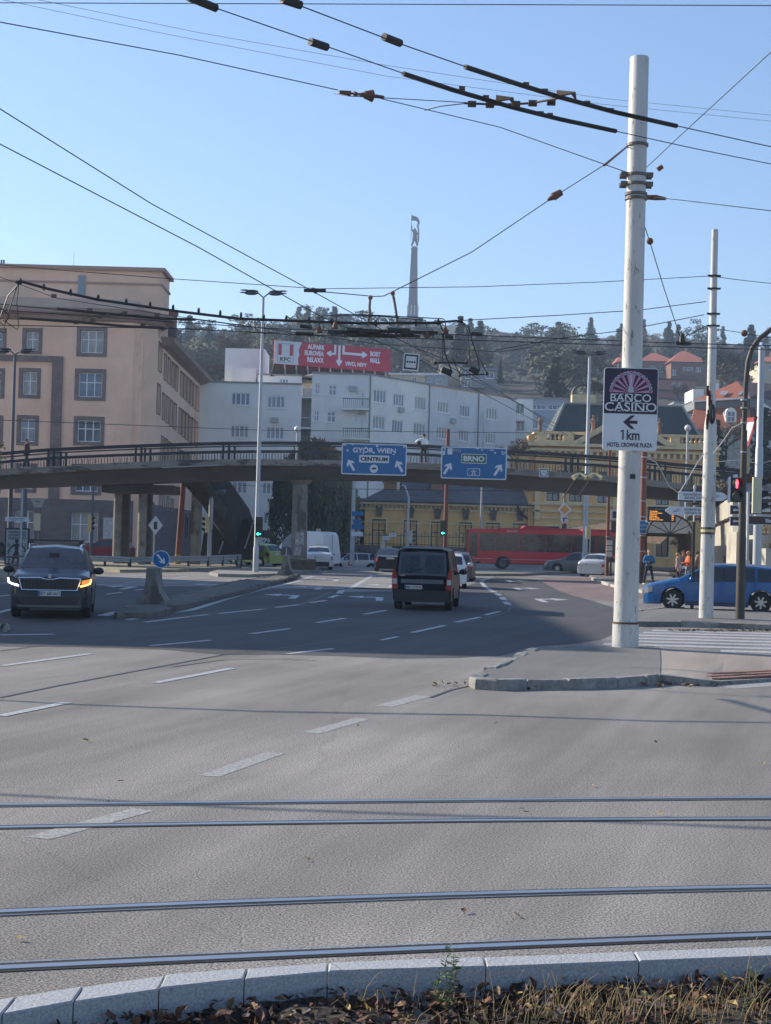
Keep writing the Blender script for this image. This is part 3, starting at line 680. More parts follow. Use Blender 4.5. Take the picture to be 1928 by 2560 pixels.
for z_ in (997, 1071, 1040):
    if z_ == 1040: continue
    u0 = pl2.uv(858, z_)[0]; u1 = pl2.uv(914, z_)[0]; v0 = pl2.uv(880, z_+27)[1]
    mb = MB(); fbox(pl2, u0, u1+.4, v0-.1, v0+.06, .01, 1.2, mb); o = mb.build('balcony', WHT, b)
    mb = MB(); fbox(pl2, u0, u1+.4, v0+.95, v0+1.02, 1.1, 1.17, mb)
    for i in range(14): fbox(pl2, u0+.05+i*(u1-u0+.3)/13, u0+.09+i*(u1-u0+.3)/13, v0+.06, v0+.95, 1.12, 1.15, mb)
    mb.build('balcony_rail', DARK, o)
for k in range(4):
    zz = z1-1.2-k*3.0; mb = MB(); mb.box(((pl1.B.x+pl2.A.x)/2, 151.6, zz), (pl2.A.x-pl1.B.x-.02, 3.2, .16)); mb.box(((pl1.B.x+pl2.A.x)/2, 150.1, zz+1.0), (pl2.A.x-pl1.B.x-.02, .05, .06)); mb.build('loggia_slab', WHT2, b)
tb = boxpart('stair_tower', X(561, 156, 18), X(660, 156, 18), 156, 162, z1, Z(600, 871, 156), WHT, b)
boxpart('tower_annex', X(582, 155, 17), X(640, 155, 17), 154.5, 158, z1, Z(600, 921, 155), WHT, b)
for u, zt__ in ((u1074-.12, z3), (u1197-.1, z3), (.25, z3)):
    mb = MB(); mb.cyl(pl3.pt(u, -1, .1), pl3.pt(u, zt__, .1), .06, n=6); mb.build('downpipe', mat('zinc_pipe', (.22, .22, .23), .6), b)
for px_, py_ in ((882, 972), (905, 1030), (1000, 1025), (1130, 1052), (688, 1050)):
    q_ = (pl3 if px_ > 909 else pl2 if px_ > 760 else pl1); u, v = q_.uv(px_, py_); mb = MB(); fbox(q_, u-.35, u+.35, v-.25, v+.25, .02, .35, mb); mb.build('air_conditioner', mat('ac_unit', (.45, .45, .44), .6), b)
q0, q1, q2 = P(686.5, 850, 152), P(977, 874, 157), P(684.5, 909, 152)
bb = empty('billboard', ((q0.x+q1.x)/2, 154.5, q2.z), math.atan2(5, q1.x-q0.x), 'long red and white rooftop billboard pointing to shopping centres, on dark struts', 'billboard')
Lb = math.hypot(q1.x-q0.x, 5); hb = q0.z-q2.z
def flat(name, pts, off, m, parent, th=.01):      # polygon in local x,z extruded towards -y at distance off
    return MB().prism([Vector((x, -off, z)) for x, z in pts], (0, -th, 0)).build(name, m, parent)
def rect(x0, x1, z0, z1): return [(x0, z0), (x1, z0), (x1, z1), (x0, z1)]
BRED = mat('billboard_red', (.50, .035, .07), .6, var=(.5, .1)); BWH = mat('billboard_white', (.62, .65, .68), .6)
MB().box((0, 0, hb/2), (Lb, .12, hb)).build('panel', BRED, bb)
xw = -Lb/2
flat('white_field', [(xw+.02, .02), (xw+2.55, .02), (xw+2.5, .7), (xw+2.62, 1.0), (xw+2.55, 1.5), (xw+2.85, hb-.02), (xw+.02, hb-.02)], .062, BWH, bb)
lg = MB()
for x0 in (.42, 1.6): lg.prism([Vector((xw+x, -.075, z)) for x, z in rect(x0, x0+.33, .88, hb-.35)], (0, -.01, 0))
lg.build('logo_stripes', BRED, bb)
lgo = MB()
for (a0, a1, c0, c1) in ((.34, 2.0, .16, .185), (.34, 2.0, hb-.3, hb-.275), (.34, .365, .185, hb-.3), (1.975, 2.0, .185, hb-.3)): lgo.prism([Vector((xw+x, -.075, z)) for x, z in rect(a0, a1, c0, c1)], (0, -.01, 0))
lgo.build('logo_outline', DARK, bb)
text('logo_lettering', 'KFC', .6, BLACK, bb, (xw+1.18, -.08, .5), bold=.018, width=1.15, height=.42)
TX = mat('billboard_lettering', (.72, .74, .77), .6)
for s_, cx, cz_, wd in (('AUPARK', 4.4, 1.95, 1.85), ('EUROVEA', 4.22, 1.32, 2.05), ('RELAXX', 4.37, .66, 1.78), ('BORY', 10.85, 1.72, 1.15), ('MALL', 10.85, 1.05, 1.1), ('VIVO, NIVY', 8.75, .5, 2.4)):
    text('lettering', s_, .6, TX, bb, (xw+cx, -.07, cz_), bold=.028, width=wd, height=.5 if s_ != 'VIVO, NIVY' else .5)
ar = MB()
def pr(mb, pts, y=-.066, th=.01): mb.prism([Vector((x, y, z)) for x, z in pts], (0, -th, 0))
def arr(mb, pts, wd, y=-.066, head=.3):     # polyline arrow in x,z
    for (a, b_), (c, d) in zip(pts, pts[1:]):
        dx, dz = c-a, d-b_; l = math.hypot(dx, dz); nx_, nz_ = -dz/l*wd/2, dx/l*wd/2; ex, ez = dx/l*wd/2, dz/l*wd/2
        pr(mb, [(a+nx_-ex*0, b_+nz_), (c+nx_+ex, d+nz_+ez), (c-nx_+ex, d-nz_+ez), (a-nx_, b_-nz_)], y)
    (a, b_), (c, d) = pts[-2], pts[-1]; dx, dz = c-a, d-b_; l = math.hypot(dx, dz); dx /= l; dz /= l
    for s in (1, -1):
        px_, pz_ = -dz*s, dx*s; bx, bz = c-dx*head+px_*head, d-dz*head+pz_*head
        k = wd/2/1.2; tx, tz = c+dx*wd*.9, d+dz*wd*.9
        pr(mb, [(tx, tz), (bx+dx*k, bz+dz*k), (bx-dx*k*1.2, bz-dz*k*1.2), (tx-dx*wd*1.9, tz-dz*wd*1.9)], y-.0015*s-.002)
arr(ar, [(xw+6.45, hb), (xw+6.45, 1.42), (xw+5.7, 1.42)], .22, head=.26)
arr(ar, [(xw+6.9, hb), (xw+6.9, .45)], .25)
arr(ar, [(xw+7.35, hb), (xw+7.35, 1.55), (xw+9.75, 1.55)], .25)
ar.build('arrows', TX, bb)
st = MB()
for i in range(10):
    x = xw+1.2+i*(Lb-1.6)/9
    st.cyl((x, .1, 0), (x+.35, .6, -1.1), .035, n=5); st.cyl((x, .1, .1), (x, .1, -1.1), .03, n=5); st.cyl((x+.3, 1.2, -1.1), (x, .1, hb*.8), .03, n=5)
st.build('struts', GALV, bb)
st = MB(); st.prism([Vector((xw+.0, .9, -1.15)), Vector((-xw-.3, .9, -1.5)), Vector((-xw-.3, .9, .1)), Vector((xw+.35, .9, .1))], (0, .2, 0)); st.build('backing', mat('dark_netting', (.05, .045, .045), .9, var=(3, .5)), bb)
def simple_block(name, label, cat, px0, px1, ytop, d, depth, zb, m, wl=(), cols=2, group=None, frame=WHITE, glass=GLASSW, rows=1, zt=None, roofm=None):
    x0, x1 = X(px0, d, 8), X(px1, d, 8); pl = Pl((x0, d), (x1, d)); zt = zt or Z((px0+px1)/2, ytop, d)
    o = empty(name, ((x0+x1)/2, d+depth/2, zb), 0, label, cat, group, world=True)
    mb = MB(); H_ = [prect(pl, *r_) for r_ in wl]; facade(pl, 0, pl.L, zb, zt, H_, mb)
    for xx in (x0, x1): mb.add([(xx, d, zb), (xx, d+depth, zb), (xx, d+depth, zt), (xx, d, zt)], [(0, 1, 2, 3)])
    mb.add([(x0, d+depth, zb), (x1, d+depth, zb), (x1, d+depth, zt), (x0, d+depth, zt)], [(0, 1, 2, 3)])
    mb.build('wall', m, o)
    r_ = MB(); r_.box(((x0+x1)/2, d+depth/2, zt+.1), (x1-x0+.3, depth+.3, .2)); r_.build('roof', roofm or mat('roof_edge_tin', (0, 0, 0)), o)
    for h in H_: window(pl, o, h, cols, rows, .15, .06, frame, glass)
    return o, pl, zt
o, pl, zt = simple_block('apartment_house', 'narrow white apartment house with small balconies, left of the green-roofed villa', 'building', 1280, 1328, 996, 178, 12, -1, WHT, [(1290,1009,1311,1033), (1291,1050,1312,1075), (1262,1040,1270,1060)][:2], 2)
for yy in (1052, 1096):
    h = pl.uv(1285, yy); mb = MB(); fbox(pl, h[0]-.9, h[0]+1.0, h[1]-.1, h[1]+.05, 0, 1.3, mb); k = mb.build('balcony', WHT2, o)
    mb = MB(); fbox(pl, h[0]-.9, h[0]+1.0, h[1]+.9, h[1]+.96, 1.22, 1.28, mb)
    for i in range(8): fbox(pl, h[0]-.88+i*.26, h[0]-.85+i*.26, h[1]+.05, h[1]+.9, 1.24, 1.26, mb)
    mb.build('balcony_rail', DARK, k)
simple_block('office_block', 'pale blue glazed office block rising behind the green-roofed villa', 'building', 1325, 1445, 998, 205, 14, 0, mat('blue_glass_panels', (.30, .38, .47), .4, var=(.6, .2)),
             [(1330,1012,1365,1024), (1370,1012,1405,1024), (1408,1012,1440,1024), (1332,1055,1350,1072)], 3, glass=mat('blue_window', (.12, .19, .28), .2))
b = empty('station_wing', (5, 160, 0), 0, 'low ochre wing with grey slate roof and tall brown windows behind the traffic', 'building', world=True)
d = 150; x0, x1 = X(845, d, 3), X(1336, d, 3); pl = Pl((x0, d), (x1, d)); zt = Z(1100, 1262, d)
wn = [(864,1297,896,1369), (930,1298,964,1370), (1009,1301,1043,1372), (1077,1304,1109,1375), (1147,1306,1180,1377), (1215,1307,1249,1379), (1282,1309,1317,1380)]
H_ = [prect(pl, *r_) for r_ in wn]; mb = MB(); facade(pl, 0, pl.L, -1.2, zt, H_, mb)
mb.box(((x0+x1)/2, d+7, zt/2-.6), (x1-x0-.1, 13.5, zt+1.0)); mb.build('wall', YEL, b)
for h in H_:
    window(pl, b, h, 2, 2, .3, .09, BROWNW, GLASSD, YELC, .16, split=.62)
    mb = MB(); c = (h[0]+h[1])/2; zz = h[3]
    mb.prism([pl.pt(c-.38, zz+1.35, .04), pl.pt(c+.38, zz+1.35, .04), pl.pt(c+.22, zz+.28, .04), pl.pt(c-.22, zz+.28, .04)], (0, -.25, 0)); mb.build('keystone', mat('dark_keystone', (.12, .10, .08), .85, var=(5, .4)), b)
mb = MB(); fbox(pl, -.2, pl.L, zt-.1, zt+.12, 0, .7, mb); fbox(pl, -.2, pl.L, zt-.62, zt-.45, 0, .22, mb); fbox(pl, 0, pl.L, zt-1.9, zt-1.8, 0, .08, mb)
for i in range(int(pl.L/.42)): fbox(pl, .1+i*.42, .28+i*.42, zt-.4, zt-.1, 0, .4, mb)
mb.build('cornice', YELC, b)
mb = MB(); zr = zt+3.4
mb.add([(x0-.3, d-.75, zt+.13), (x1, d-.75, zt+.13), (x1, d+7, zr), (x0+2, d+7, zr), (x0-.3, d+14, zt+.13)], [(0, 1, 2, 3), (0, 3, 4)])
mb.build('roof', SLATE, b)
mb = MB(); fbox(pl, -.4, pl.L, zt+.1, zt+.25, .62, .85, mb); mb.tube([pl.pt(pl.L-1.7, zt+.1, .7), pl.pt(pl.L-1.6, zt-.5, .4), pl.pt(pl.L-.6, zt-1.2, .2), pl.pt(pl.L-.6, 0, .2)], .12, 8); mb.build('gutter', DARK, b)
for px in (975, 1095):
    u, v = pl.uv(px, 1222); mb = MB(); mb.box((pl.A.x+u, d+3.2, v), (1.2, 1.6, 1.3)); mb.box((pl.A.x+u, d+3.2, v+.75), (1.5, 2, .15)); mb.build('dormer', mat('dormer_ochre', (.28, .15, .07), .8), b)
ir = empty('iron_fence', (0, 146.5, 0), 0, 'black wrought iron fence on a low grey wall in front of the ochre wing', 'fence')
xa, xb = X(850, 146.5, 0), X(1195, 146.5, 0)
MB().box(((xa+xb)/2, 0, .5+.2), (xb-xa, .4, 1.4)).build('base_wall', mat('fence_wall', (.14, .13, .115), .9, var=(1, .3)), ir)
mb = MB()
for i in range(int((xb-xa)/.33)):
    x = xa+.1+i*.33; hh = 2.5 if i % 3 else 2.75; mb.box((x, 0, (1.4+hh)/2), (.035, .035, hh-1.4)); mb.cyl((x, 0, hh), (x, 0, hh+.18), .05, .005, n=4)
    if i % 3 == 0: mb.tube([(x-.12, 0, 2.5), (x-.16, 0, 2.7), (x, 0, 2.62), (x+.16, 0, 2.7), (x+.12, 0, 2.5)], .015, 4)
mb.box(((xa+xb)/2, 0, 2.35), (xb-xa, .04, .05)); mb.box(((xa+xb)/2, 0, 1.55), (xb-xa, .04, .05)); mb.build('iron_bars', BLACK, ir)
b = empty('station_villa', (20, 155, 0), 0, 'ornate ochre station villa with a dark green hipped roof, stone balustrade and statues', 'building', world=True)
d = 149; x0, x1 = X(1337, d, 6), X(1795, d, 6); dep = 15
pl = Pl((x0, d), (x1, d)); zc = Z(1500, 1118, d)
wn = [(1367,1222,1398,1252),(1423,1224,1454,1254),(1494,1227,1525,1257),(1640,1232,1672,1262),(1700,1236,1735,1266),
      (1367,1316,1398,1385),(1422,1318,1454,1387),(1494,1320,1526,1389),(1640,1325,1672,1392)]
arch = []
for i in range(8): arch.append((1392+i*52, 1176+i*1.4, 1420+i*52, 1204+i*1.4))
H_ = [prect(pl, *r_) for r_ in wn+arch]; mb = MB(); facade(pl, 0, pl.L, -1.2, zc, H_, mb)
pg = Pl((x0, d+dep), (x0, d)); facade(pg, 0, pg.L, -1.2, zc, [], mb); mb.add([(x1, d, -1), (x1, d+dep, -1), (x1, d+dep, zc), (x1, d, zc)], [(0, 1, 2, 3)])
mb.add([(x0, d+dep, -1), (x1, d+dep, -1), (x1, d+dep, zc), (x0, d+dep, zc)], [(0, 1, 2, 3)]); mb.add([(x0, d, zc), (x1, d, zc), (x1, d+dep, zc), (x0, d+dep, zc)], [(0, 1, 2, 3)])
mb.build('wall', YEL, b)
for h in H_[:len(wn)]:
    window(pl, b, h, 2, 2, .3, .09, BROWNW, CURT if h[2] > 4 else GLASSD, YELC, .2, split=.6)
for h in H_[len(wn):]:
    o = window(pl, b, h, 2, 1, .35, .07, BROWNW, GLASSD, YELC, .12); mb = MB()
    c = (h[0]+h[1])/2; rr = (h[1]-h[0])/2+.15
    pts = [pl.pt(c+rr*math.cos(t*math.pi/8), h[3]+rr*.9*math.sin(t*math.pi/8)*1.0, .12) for t in range(9)]
    for p, q in zip(pts, pts[1:]): mb.cyl(p, q, .12, n=5)
    mb.build('arch_moulding', YELC, o)
mb = MB()
for zz, pr_, hh in ((zc-.05, .9, .3), (zc-.5, .6, .25), (zc-1.6, .2, .18), (Z(1500, 1212, d), .35, .22), (Z(1500, 1266, d), .3, .2), (Z(1500, 1283, d), .18, .14), (Z(1500, 1300, d), .1, .1)):
    sweep(mb, [Vector((x0, d+dep)), Vector((x0, d)), Vector((x1, d))], [(0, zz), (pr_, zz), (pr_, zz+hh), (0, zz+hh+.05)])
for i in range(int(pl.L/.62)): fbox(pl, .2+i*.62, .48+i*.62, zc-1.0, zc-.52, 0, .55, mb)
for px in (1345, 1408, 1466, 1540, 1612, 1690, 1770):
    u, v = pl.uv(px, 1200); fbox(pl, u-.25, u+.25, Z(px, 1300, d), Z(px, 1214, d)-.02, 0, .18, mb)
mb.build('cornice', YELC, b)
uc = pl.uv(1555, 1090)[0]; mb = MB()
zz = zc+.26; hp = 3.0; wp = 5.1
for s in (-1, 1):
    mb.prism([pl.pt(uc+s*wp, zz, .95), pl.pt(uc, zz+hp, .95), pl.pt(uc, zz+hp-.55, .95), pl.pt(uc+s*(wp-1.0), zz, .95)], (0, .95, 0))
mb.build('pediment', YELC, b)
mb = MB(); mb.prism([pl.pt(uc-wp+1.2, zz+.02, .5), pl.pt(uc+wp-1.2, zz+.02, .5), pl.pt(uc, zz+hp-.6, .5)], (0, .4, 0)); mb.build('tympanum', mat('tympanum_brown', (.10, .075, .05), .9, var=(6, .5)), b)
mb = MB(); zb0 = zc+.3; zb1 = Z(1440, 1086, d)
sweep(mb, [Vector((x0+.2, d+dep)), Vector((x0+.2, d+.2)), Vector((x1-.2, d+.2))], [(-.25, zb0), (.35, zb0), (.35, zb0+.28), (-.25, zb0+.28)])
sweep(mb, [Vector((x0+.2, d+dep)), Vector((x0+.2, d+.2)), Vector((x1-.2, d+.2))], [(-.2, zb1), (.32, zb1), (.32, zb1+.25), (-.2, zb1+.25)])
for u in (.5, 5.6, uc-5.2, uc+5.2, pl.L-6.2, pl.L-.7): fbox(pl, u-.45, u+.45, zb0+.28, zb1+.003, -.5, .04, mb)
mb.build('balustrade', YELC, b)
n = int((pl.L-1)/.44); h = zb1-zb0-.28
bal = MB().lathe([(.09, 0), (.06, .06*h), (.15, .3*h), (.13, .45*h), (.05, .6*h), (.13, .85*h), (.08, h)], (0, 0, 0), 6).build('baluster', YELC, b, smooth=60); first = True
for p in [pl.pt(.95+i*.44, zb0+.28, -.2) for i in range(n) if abs(.95+i*.44-uc) > 4.4]+[pg.pt(.5+i*.5, zb0+.28, -.2) for i in range(28)]:
    c_ = bal if first else bal.copy()
    if not first: COL.objects.link(c_); c_.parent = b
    first = False; c_.location = p
rb = [P(1372, 1078, d+3), P(1741, 1092, d+3)]; rt = [P(1407, 1012, d+6), P(1699, 1021, d+6)]
zb = zb1-.2; zt_ = (rt[0].z+rt[1].z)/2; xa, xb, ta, tb_ = rb[0].x, rb[1].x+.3, rt[0].x, rt[1].x
mb = MB(); y0, y1, y2, y3 = d+1.4, d+4.5, d+9.5, d+13
mb.add([(xa, y0, zb), (xb, y0, zb), (xb, y3, zb), (xa, y3, zb), (ta, y1, zt_), (tb_, y1, zt_), (tb_, y2, zt_), (ta, y2, zt_)], [(0, 1, 5, 4), (1, 2, 6, 5), (2, 3, 7, 6), (3, 0, 4, 7), (4, 5, 6, 7)])
mb.build('roof', GREENR, b)
mb = MB(); e = .12
mb.cyl((xa, y0, zb+.05), (ta, y1, zt_+.05), .13, n=6); mb.cyl((xb, y0, zb+.05), (tb_, y1, zt_+.05), .13, n=6); mb.cyl((ta, y1, zt_+.05), (tb_, y1, zt_+.05), .12, n=6)
mb.build('roof_ridge', mat('ridge_tin', (.22, .23, .22), .6), b)
mb = MB(); p = P(1458, 1005, d+8); mb.box((p.x, d+8, zt_+.6), (2.4, 1.2, 1.3)); mb.build('chimney', YELC, b)
mb = MB(); mb.tube([(p.x+1.15*math.cos(t*math.pi/8), d+8, zt_+1.2+1.1*math.sin(t*math.pi/8)) for t in range(9)], .14, 6); mb.build('chimney_hoop', DARK, b)
mb = MB(); q0 = P(1341, 1084, d+.3); q1 = P(1302, 1126, d+13)
pts = [(x0-.9, d+13.5, -1.1), (x0-.05, d+.6, -1.1), (x0-.05, d+.6, q0.z), (x0-.9, d+13.5, q1.z)]
mb.prism([Vector(p) for p in pts], (-.5, -.05, 0)); mb.build('raking_wall', YEL, b)
def statue(px, py, d, lab, h=2.4, arm=1):
    p = P(px, py, d); o = empty('statue', (p.x, d, p.z), 0, lab, 'statue', 'statues on the villa roof')
    mb = MB(); k = h/2.4
    mb.lathe([(.36*k, 0), (.36*k, .18*k), (.30*k, .2*k), (.28*k, .6*k), (.24*k, 1.0*k), (.26*k, 1.35*k), (.31*k, 1.65*k), (.24*k, 1.85*k), (.09*k, 1.95*k), (.08*k, 2.02*k), (.15*k, 2.12*k), (.16*k, 2.26*k), (.08*k, 2.4*k)], (0, 0, 0), 10)
    mb.tube([(.26*k*arm, 0, 1.75*k), (.5*k*arm, -.1, 1.5*k), (.55*k*arm, -.15, 2.0*k), (.3*k*arm, -.2, 2.3*k)], [.1*k, .08*k, .07*k, .05*k], 6)
    mb.tube([(-.26*k*arm, 0, 1.75*k), (-.45*k*arm, -.12, 1.4*k), (-.2*k*arm, -.3, 1.15*k)], [.1*k, .08*k, .06*k], 6)
    mb.build('figure', mat('statue_stone', (.30, .17, .11), .9, var=(4, .4)), o, smooth=50)
statue(1350, 1079, d, 'weathered brown statue with raised arm on the left corner of the ochre villa', 1.55, -1)
statue(1483, 1082, d, 'brown robed statue in front of the dark green roof of the villa', 1.75, 1)
statue(1648, 1086, d, 'brown statue half hidden to the right of the casino sign', 1.6, -1)
D0, D1 = 88.0, 91.6
ST = [(-400,1166,1206,1250), (-120,1140,1180,1226), (0,1130,1172,1219), (127,1120,1166,1214), (334,1111,1155,1207), (576,1104,1148,1199), (800,1104,1150,1198), (1017,1109,1156,1201), (1267,1124,1170,1218), (1521,1140,1189,1237), (1700,1158,1208,1249), (1850,1172,1228,1262), (2060,1195,1256,1290)]
b = empty('footbridge', (-2, D0, 0), 0, 'long dark concrete footbridge with metal railings crossing the whole junction', 'bridge', world=True)
def prof_at(x):
    L = BR
    for p, q in zip(L, L[1:]):
        if x <= q[0] or q is L[-1]:
            t = (x-p[0])/(q[0]-p[0]); return [p[i]+(q[i]-p[i])*t for i in range(4)]
BR = []
for px, r_, dk, sf in ST:
    q = P(px, dk, D0); BR.append((q.x, Z(px, r_, D0), q.z, Z(px, sf, D0)))
fine = []
for i in range(len(BR)-1):
    p0 = BR[max(0, i-1)]; p1 = BR[i]; p2 = BR[i+1]; p3 = BR[min(len(BR)-1, i+2)]
    for k in range(5):
        t = k/5; fine.append(tuple(.5*((2*p1[c])+(-p0[c]+p2[c])*t+(2*p0[c]-5*p1[c]+4*p2[c]-p3[c])*t*t+(-p0[c]+3*p1[c]-3*p2[c]+p3[c])*t**3) for c in range(4)))
fine.append(BR[-1])
mb = MB(); vs = []
for x, zr, zd, zs in fine: vs += [(x, D0, zd), (x, D1, zd), (x, D1, zd-.34), (x, D0, zd-.36)]
mb.add(vs, [(i*4+k, i*4+(k+1) % 4, i*4+4+(k+1) % 4, i*4+4+k) for i in range(len(fine)-1) for k in range(4)]); mb.build('deck', CONC, b)
mb = MB(); vs = []
for x, zr, zd, zs in fine: vs += [(x, D0+.45, zd-.33), (x, D1-.45, zd-.33), (x, D1-.8, zs), (x, D0+.8, zs)]
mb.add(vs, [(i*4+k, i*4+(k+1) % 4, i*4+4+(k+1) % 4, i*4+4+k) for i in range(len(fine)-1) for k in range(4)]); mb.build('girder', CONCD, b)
def railing(y, nm):
    mb = MB(); NB = 340 if nm == 'front' else 150; xs_ = [BR[0][0]+i*(BR[-1][0]-BR[0][0])/NB for i in range(NB+1)]
    for o0, o1, th in (((0, -.19, .09), (-.5, -.66, .07)) if nm == 'front' else ((-.02, -.10, .06),)):
        vs = []
        for p in fine:
            zt = p[1]; vs += [(p[0], y-th/2, zt+o0), (p[0], y+th/2, zt+o0), (p[0], y+th/2, zt+o1), (p[0], y-th/2, zt+o1)]
        mb.add(vs, [(i*4+k, i*4+(k+1) % 4, i*4+4+(k+1) % 4, i*4+4+k) for i in range(len(fine)-1) for k in range(4)])
    for x in xs_:
        p = prof_at(x); mb.box((x, y, (p[1]+p[2])/2-.25), (.028, .028, p[1]-p[2]-.55))
    for k in range(16):
        x = BR[0][0]+2+k*5.0
        if x > BR[-1][0]: break
        p = prof_at(x)
        for s in (-.16, .16): mb.box((x+s, y, (p[1]+p[2])/2-.12), (.12, .11, p[1]-p[2]+.22))
    mb.build('railing', RAILM, b)
railing(D0+.12, 'front'); railing(D1-.12, 'rear')
xt = (X(740, 92, 4)+X(770, 92, 4))/2; xb_ = (X(731, 92, 0)+X(762, 92, 0))/2; pz = prof_at(xt)[3]
mb = MB(); q = [(-.47, -.75), (.47, -.75), (.47, .75), (-.47, .75)]
mb.add([(xt+x, 90+y, -.5) for x, y in q] + [(xt+x*.86, 90+y*.9, pz*.7) for x, y in q] + [(xt+x*.86, 90+y*1.0, pz-.25) for x, y in q] + [(xt+x*1.5, 90+y*1.6, pz+.1) for x, y in q],
       [(i*4+k, i*4+(k+1) % 4, i*4+4+(k+1) % 4, i*4+4+k) for i in range(3) for k in range(4)] + [(0, 3, 2, 1)])
mb.build('pier', CONCP, b)
a_ = P(712, 1402, 88); c_ = P(785, 1426, 88)
mb = MB(); mb.box(((a_.x+c_.x)/2, 90, .42), (c_.x-a_.x-.1, 3.4, .62)); mb.box(((a_.x+c_.x)/2, 90, .1), (c_.x-a_.x-.5, 3.0, .5)); mb.build('pier_guard', mat('rusty_concrete', (.12, .085, .06), .9, var=(2, .5), bump=(8, .6)), b)
mb = MB()
for (p0, p1) in (((737, 1330), (757, 1365)),): 
    q0, q1 = P(*p0, 89.2), P(*p1, 89.2); mb.box(((q0.x+q1.x)/2+.05, 89.22, (q0.z+q1.z)/2), (.5, .03, .75)); mb.box(((q0.x+q1.x)/2-.05, 89.21, (q0.z+q1.z)/2-.7), (.4, .03, .5))
mb.build('torn_posters', mat('torn_poster', (.45, .44, .42), .8, var=(6, .7)), b)
for px0, px1, rnd_, yy in ((283, 303, 1, 92), (304, 321, 0, 93), (344, 366, 1, 91), (366, 377, 0, 93)):
    x0, x1 = X(px0, yy, 2), X(px1, yy, 2); zt = prof_at((x0+x1)/2)[3]+.1
    mb = MB()
    if rnd_: mb.cyl(((x0+x1)/2, yy, -.2), ((x0+x1)/2, yy, zt), (x1-x0)/2, n=20)
    else: mb.box(((x0+x1)/2, yy+.2, zt/2), (x1-x0, .6, zt+.3))
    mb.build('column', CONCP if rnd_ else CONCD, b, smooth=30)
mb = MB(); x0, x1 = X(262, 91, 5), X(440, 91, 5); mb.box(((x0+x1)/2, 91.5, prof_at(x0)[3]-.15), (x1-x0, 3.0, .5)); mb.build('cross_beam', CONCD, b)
mb = MB(); q0, q1 = P(405, 1169, 87.9), P(548, 1163, 87.9); mb.cyl(q0, q1, .04, n=6); mb.cyl(P(420,1150,87.9), P(420,1168,87.9), .02, n=5); mb.cyl(P(540,1148,87.9), P(540,1162,87.9), .02, n=5); mb.build('cable_tray', GALV, b)
mb = MB(); q0, q1 = P(1390, 1190, 87.9), P(1520, 1200, 87.9); mb.cyl(q0, q1, .035, n=6); mb.cyl(P(1401,1176,87.9), P(1401,1190,87.9), .02, n=5); mb.build('cable_tray', GALV, b)
s = empty('bridge_staircase', (-10, 96, 0), 0, 'dark covered concrete staircase descending from the footbridge beside the salmon building', 'staircase', world=True)
zt = prof_at(X(450, 92, 5))[2]-.2
p0 = Vector((X(430, 92, 4), 92, zt)); p1 = Vector((X(578, 100, 1), 100, .4))
side = Vector((.55, 2.9, 0))
low = [P(448, 1203, 92), P(470, 1222, 93), P(505, 1262, 95), P(540, 1318, 97.5), P(566, 1372, 99.5)]
up = [P(515, 1198, 92), P(566, 1268, 96), P(590, 1330, 98.5), P(600, 1395, 100)]
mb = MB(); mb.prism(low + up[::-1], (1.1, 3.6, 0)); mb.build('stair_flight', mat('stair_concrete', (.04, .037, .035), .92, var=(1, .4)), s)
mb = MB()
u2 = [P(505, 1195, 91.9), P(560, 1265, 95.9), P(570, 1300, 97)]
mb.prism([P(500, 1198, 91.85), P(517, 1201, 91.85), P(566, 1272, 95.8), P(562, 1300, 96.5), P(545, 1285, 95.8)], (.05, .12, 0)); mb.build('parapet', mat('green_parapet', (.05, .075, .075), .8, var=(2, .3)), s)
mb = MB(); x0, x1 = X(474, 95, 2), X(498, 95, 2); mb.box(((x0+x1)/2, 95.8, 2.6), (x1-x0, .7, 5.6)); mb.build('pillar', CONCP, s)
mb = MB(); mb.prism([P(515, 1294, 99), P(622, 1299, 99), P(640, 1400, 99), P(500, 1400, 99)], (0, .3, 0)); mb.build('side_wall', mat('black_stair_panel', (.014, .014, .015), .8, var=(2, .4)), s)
mb = MB(); mb.cyl(P(548, 1384, 98.8), P(567, 1328, 98.8), .045, n=6); mb.cyl(P(566, 1326, 98.8), P(585, 1271, 98.8), .045, n=6); mb.cyl(P(612, 1372, 98.8), P(636, 1300, 98.8), .045, n=6); mb.build('handrail', GALV, s)
mb = MB()
for i in range(9):
    a = P(505+i*6.5, 1226+i*1.0, 93.5); mb.cyl(a, a+Vector((0, 1.4, .25)), .1, n=6)
mb.build('corrugated_canopy', mat('corrugated_sheet', (.10, .12, .13), .7), s)
BLUE = mat('sign_blue', (.002, .12, .31), .6, var=(.8, .1)); GRNS = mat('sign_green', (.01, .13, .07), .45); SWH = mat('sign_white', (.62, .65, .68), .5, var=(2, .08)); SBACK = mat('sign_back', (.2, .21, .22), .5, .6)
def rr(w, h, r, n=4, cx=0, cz=0):
    out = []
    for (sx, sz, a0) in ((1, 1, 0), (-1, 1, 90), (-1, -1, 180), (1, -1, 270)):
        for k in range(n+1):
            t = R(a0+90*k/n); out.append((cx+sx*(w/2-r)+r*math.cos(t), cz+sz*(h/2-r)+r*math.sin(t)))
    return out
def plate(name, pts, y, m, parent, th=.012): return MB().prism([Vector((x, y, z)) for x, z in pts], (0, th, 0)).build(name, m, parent)
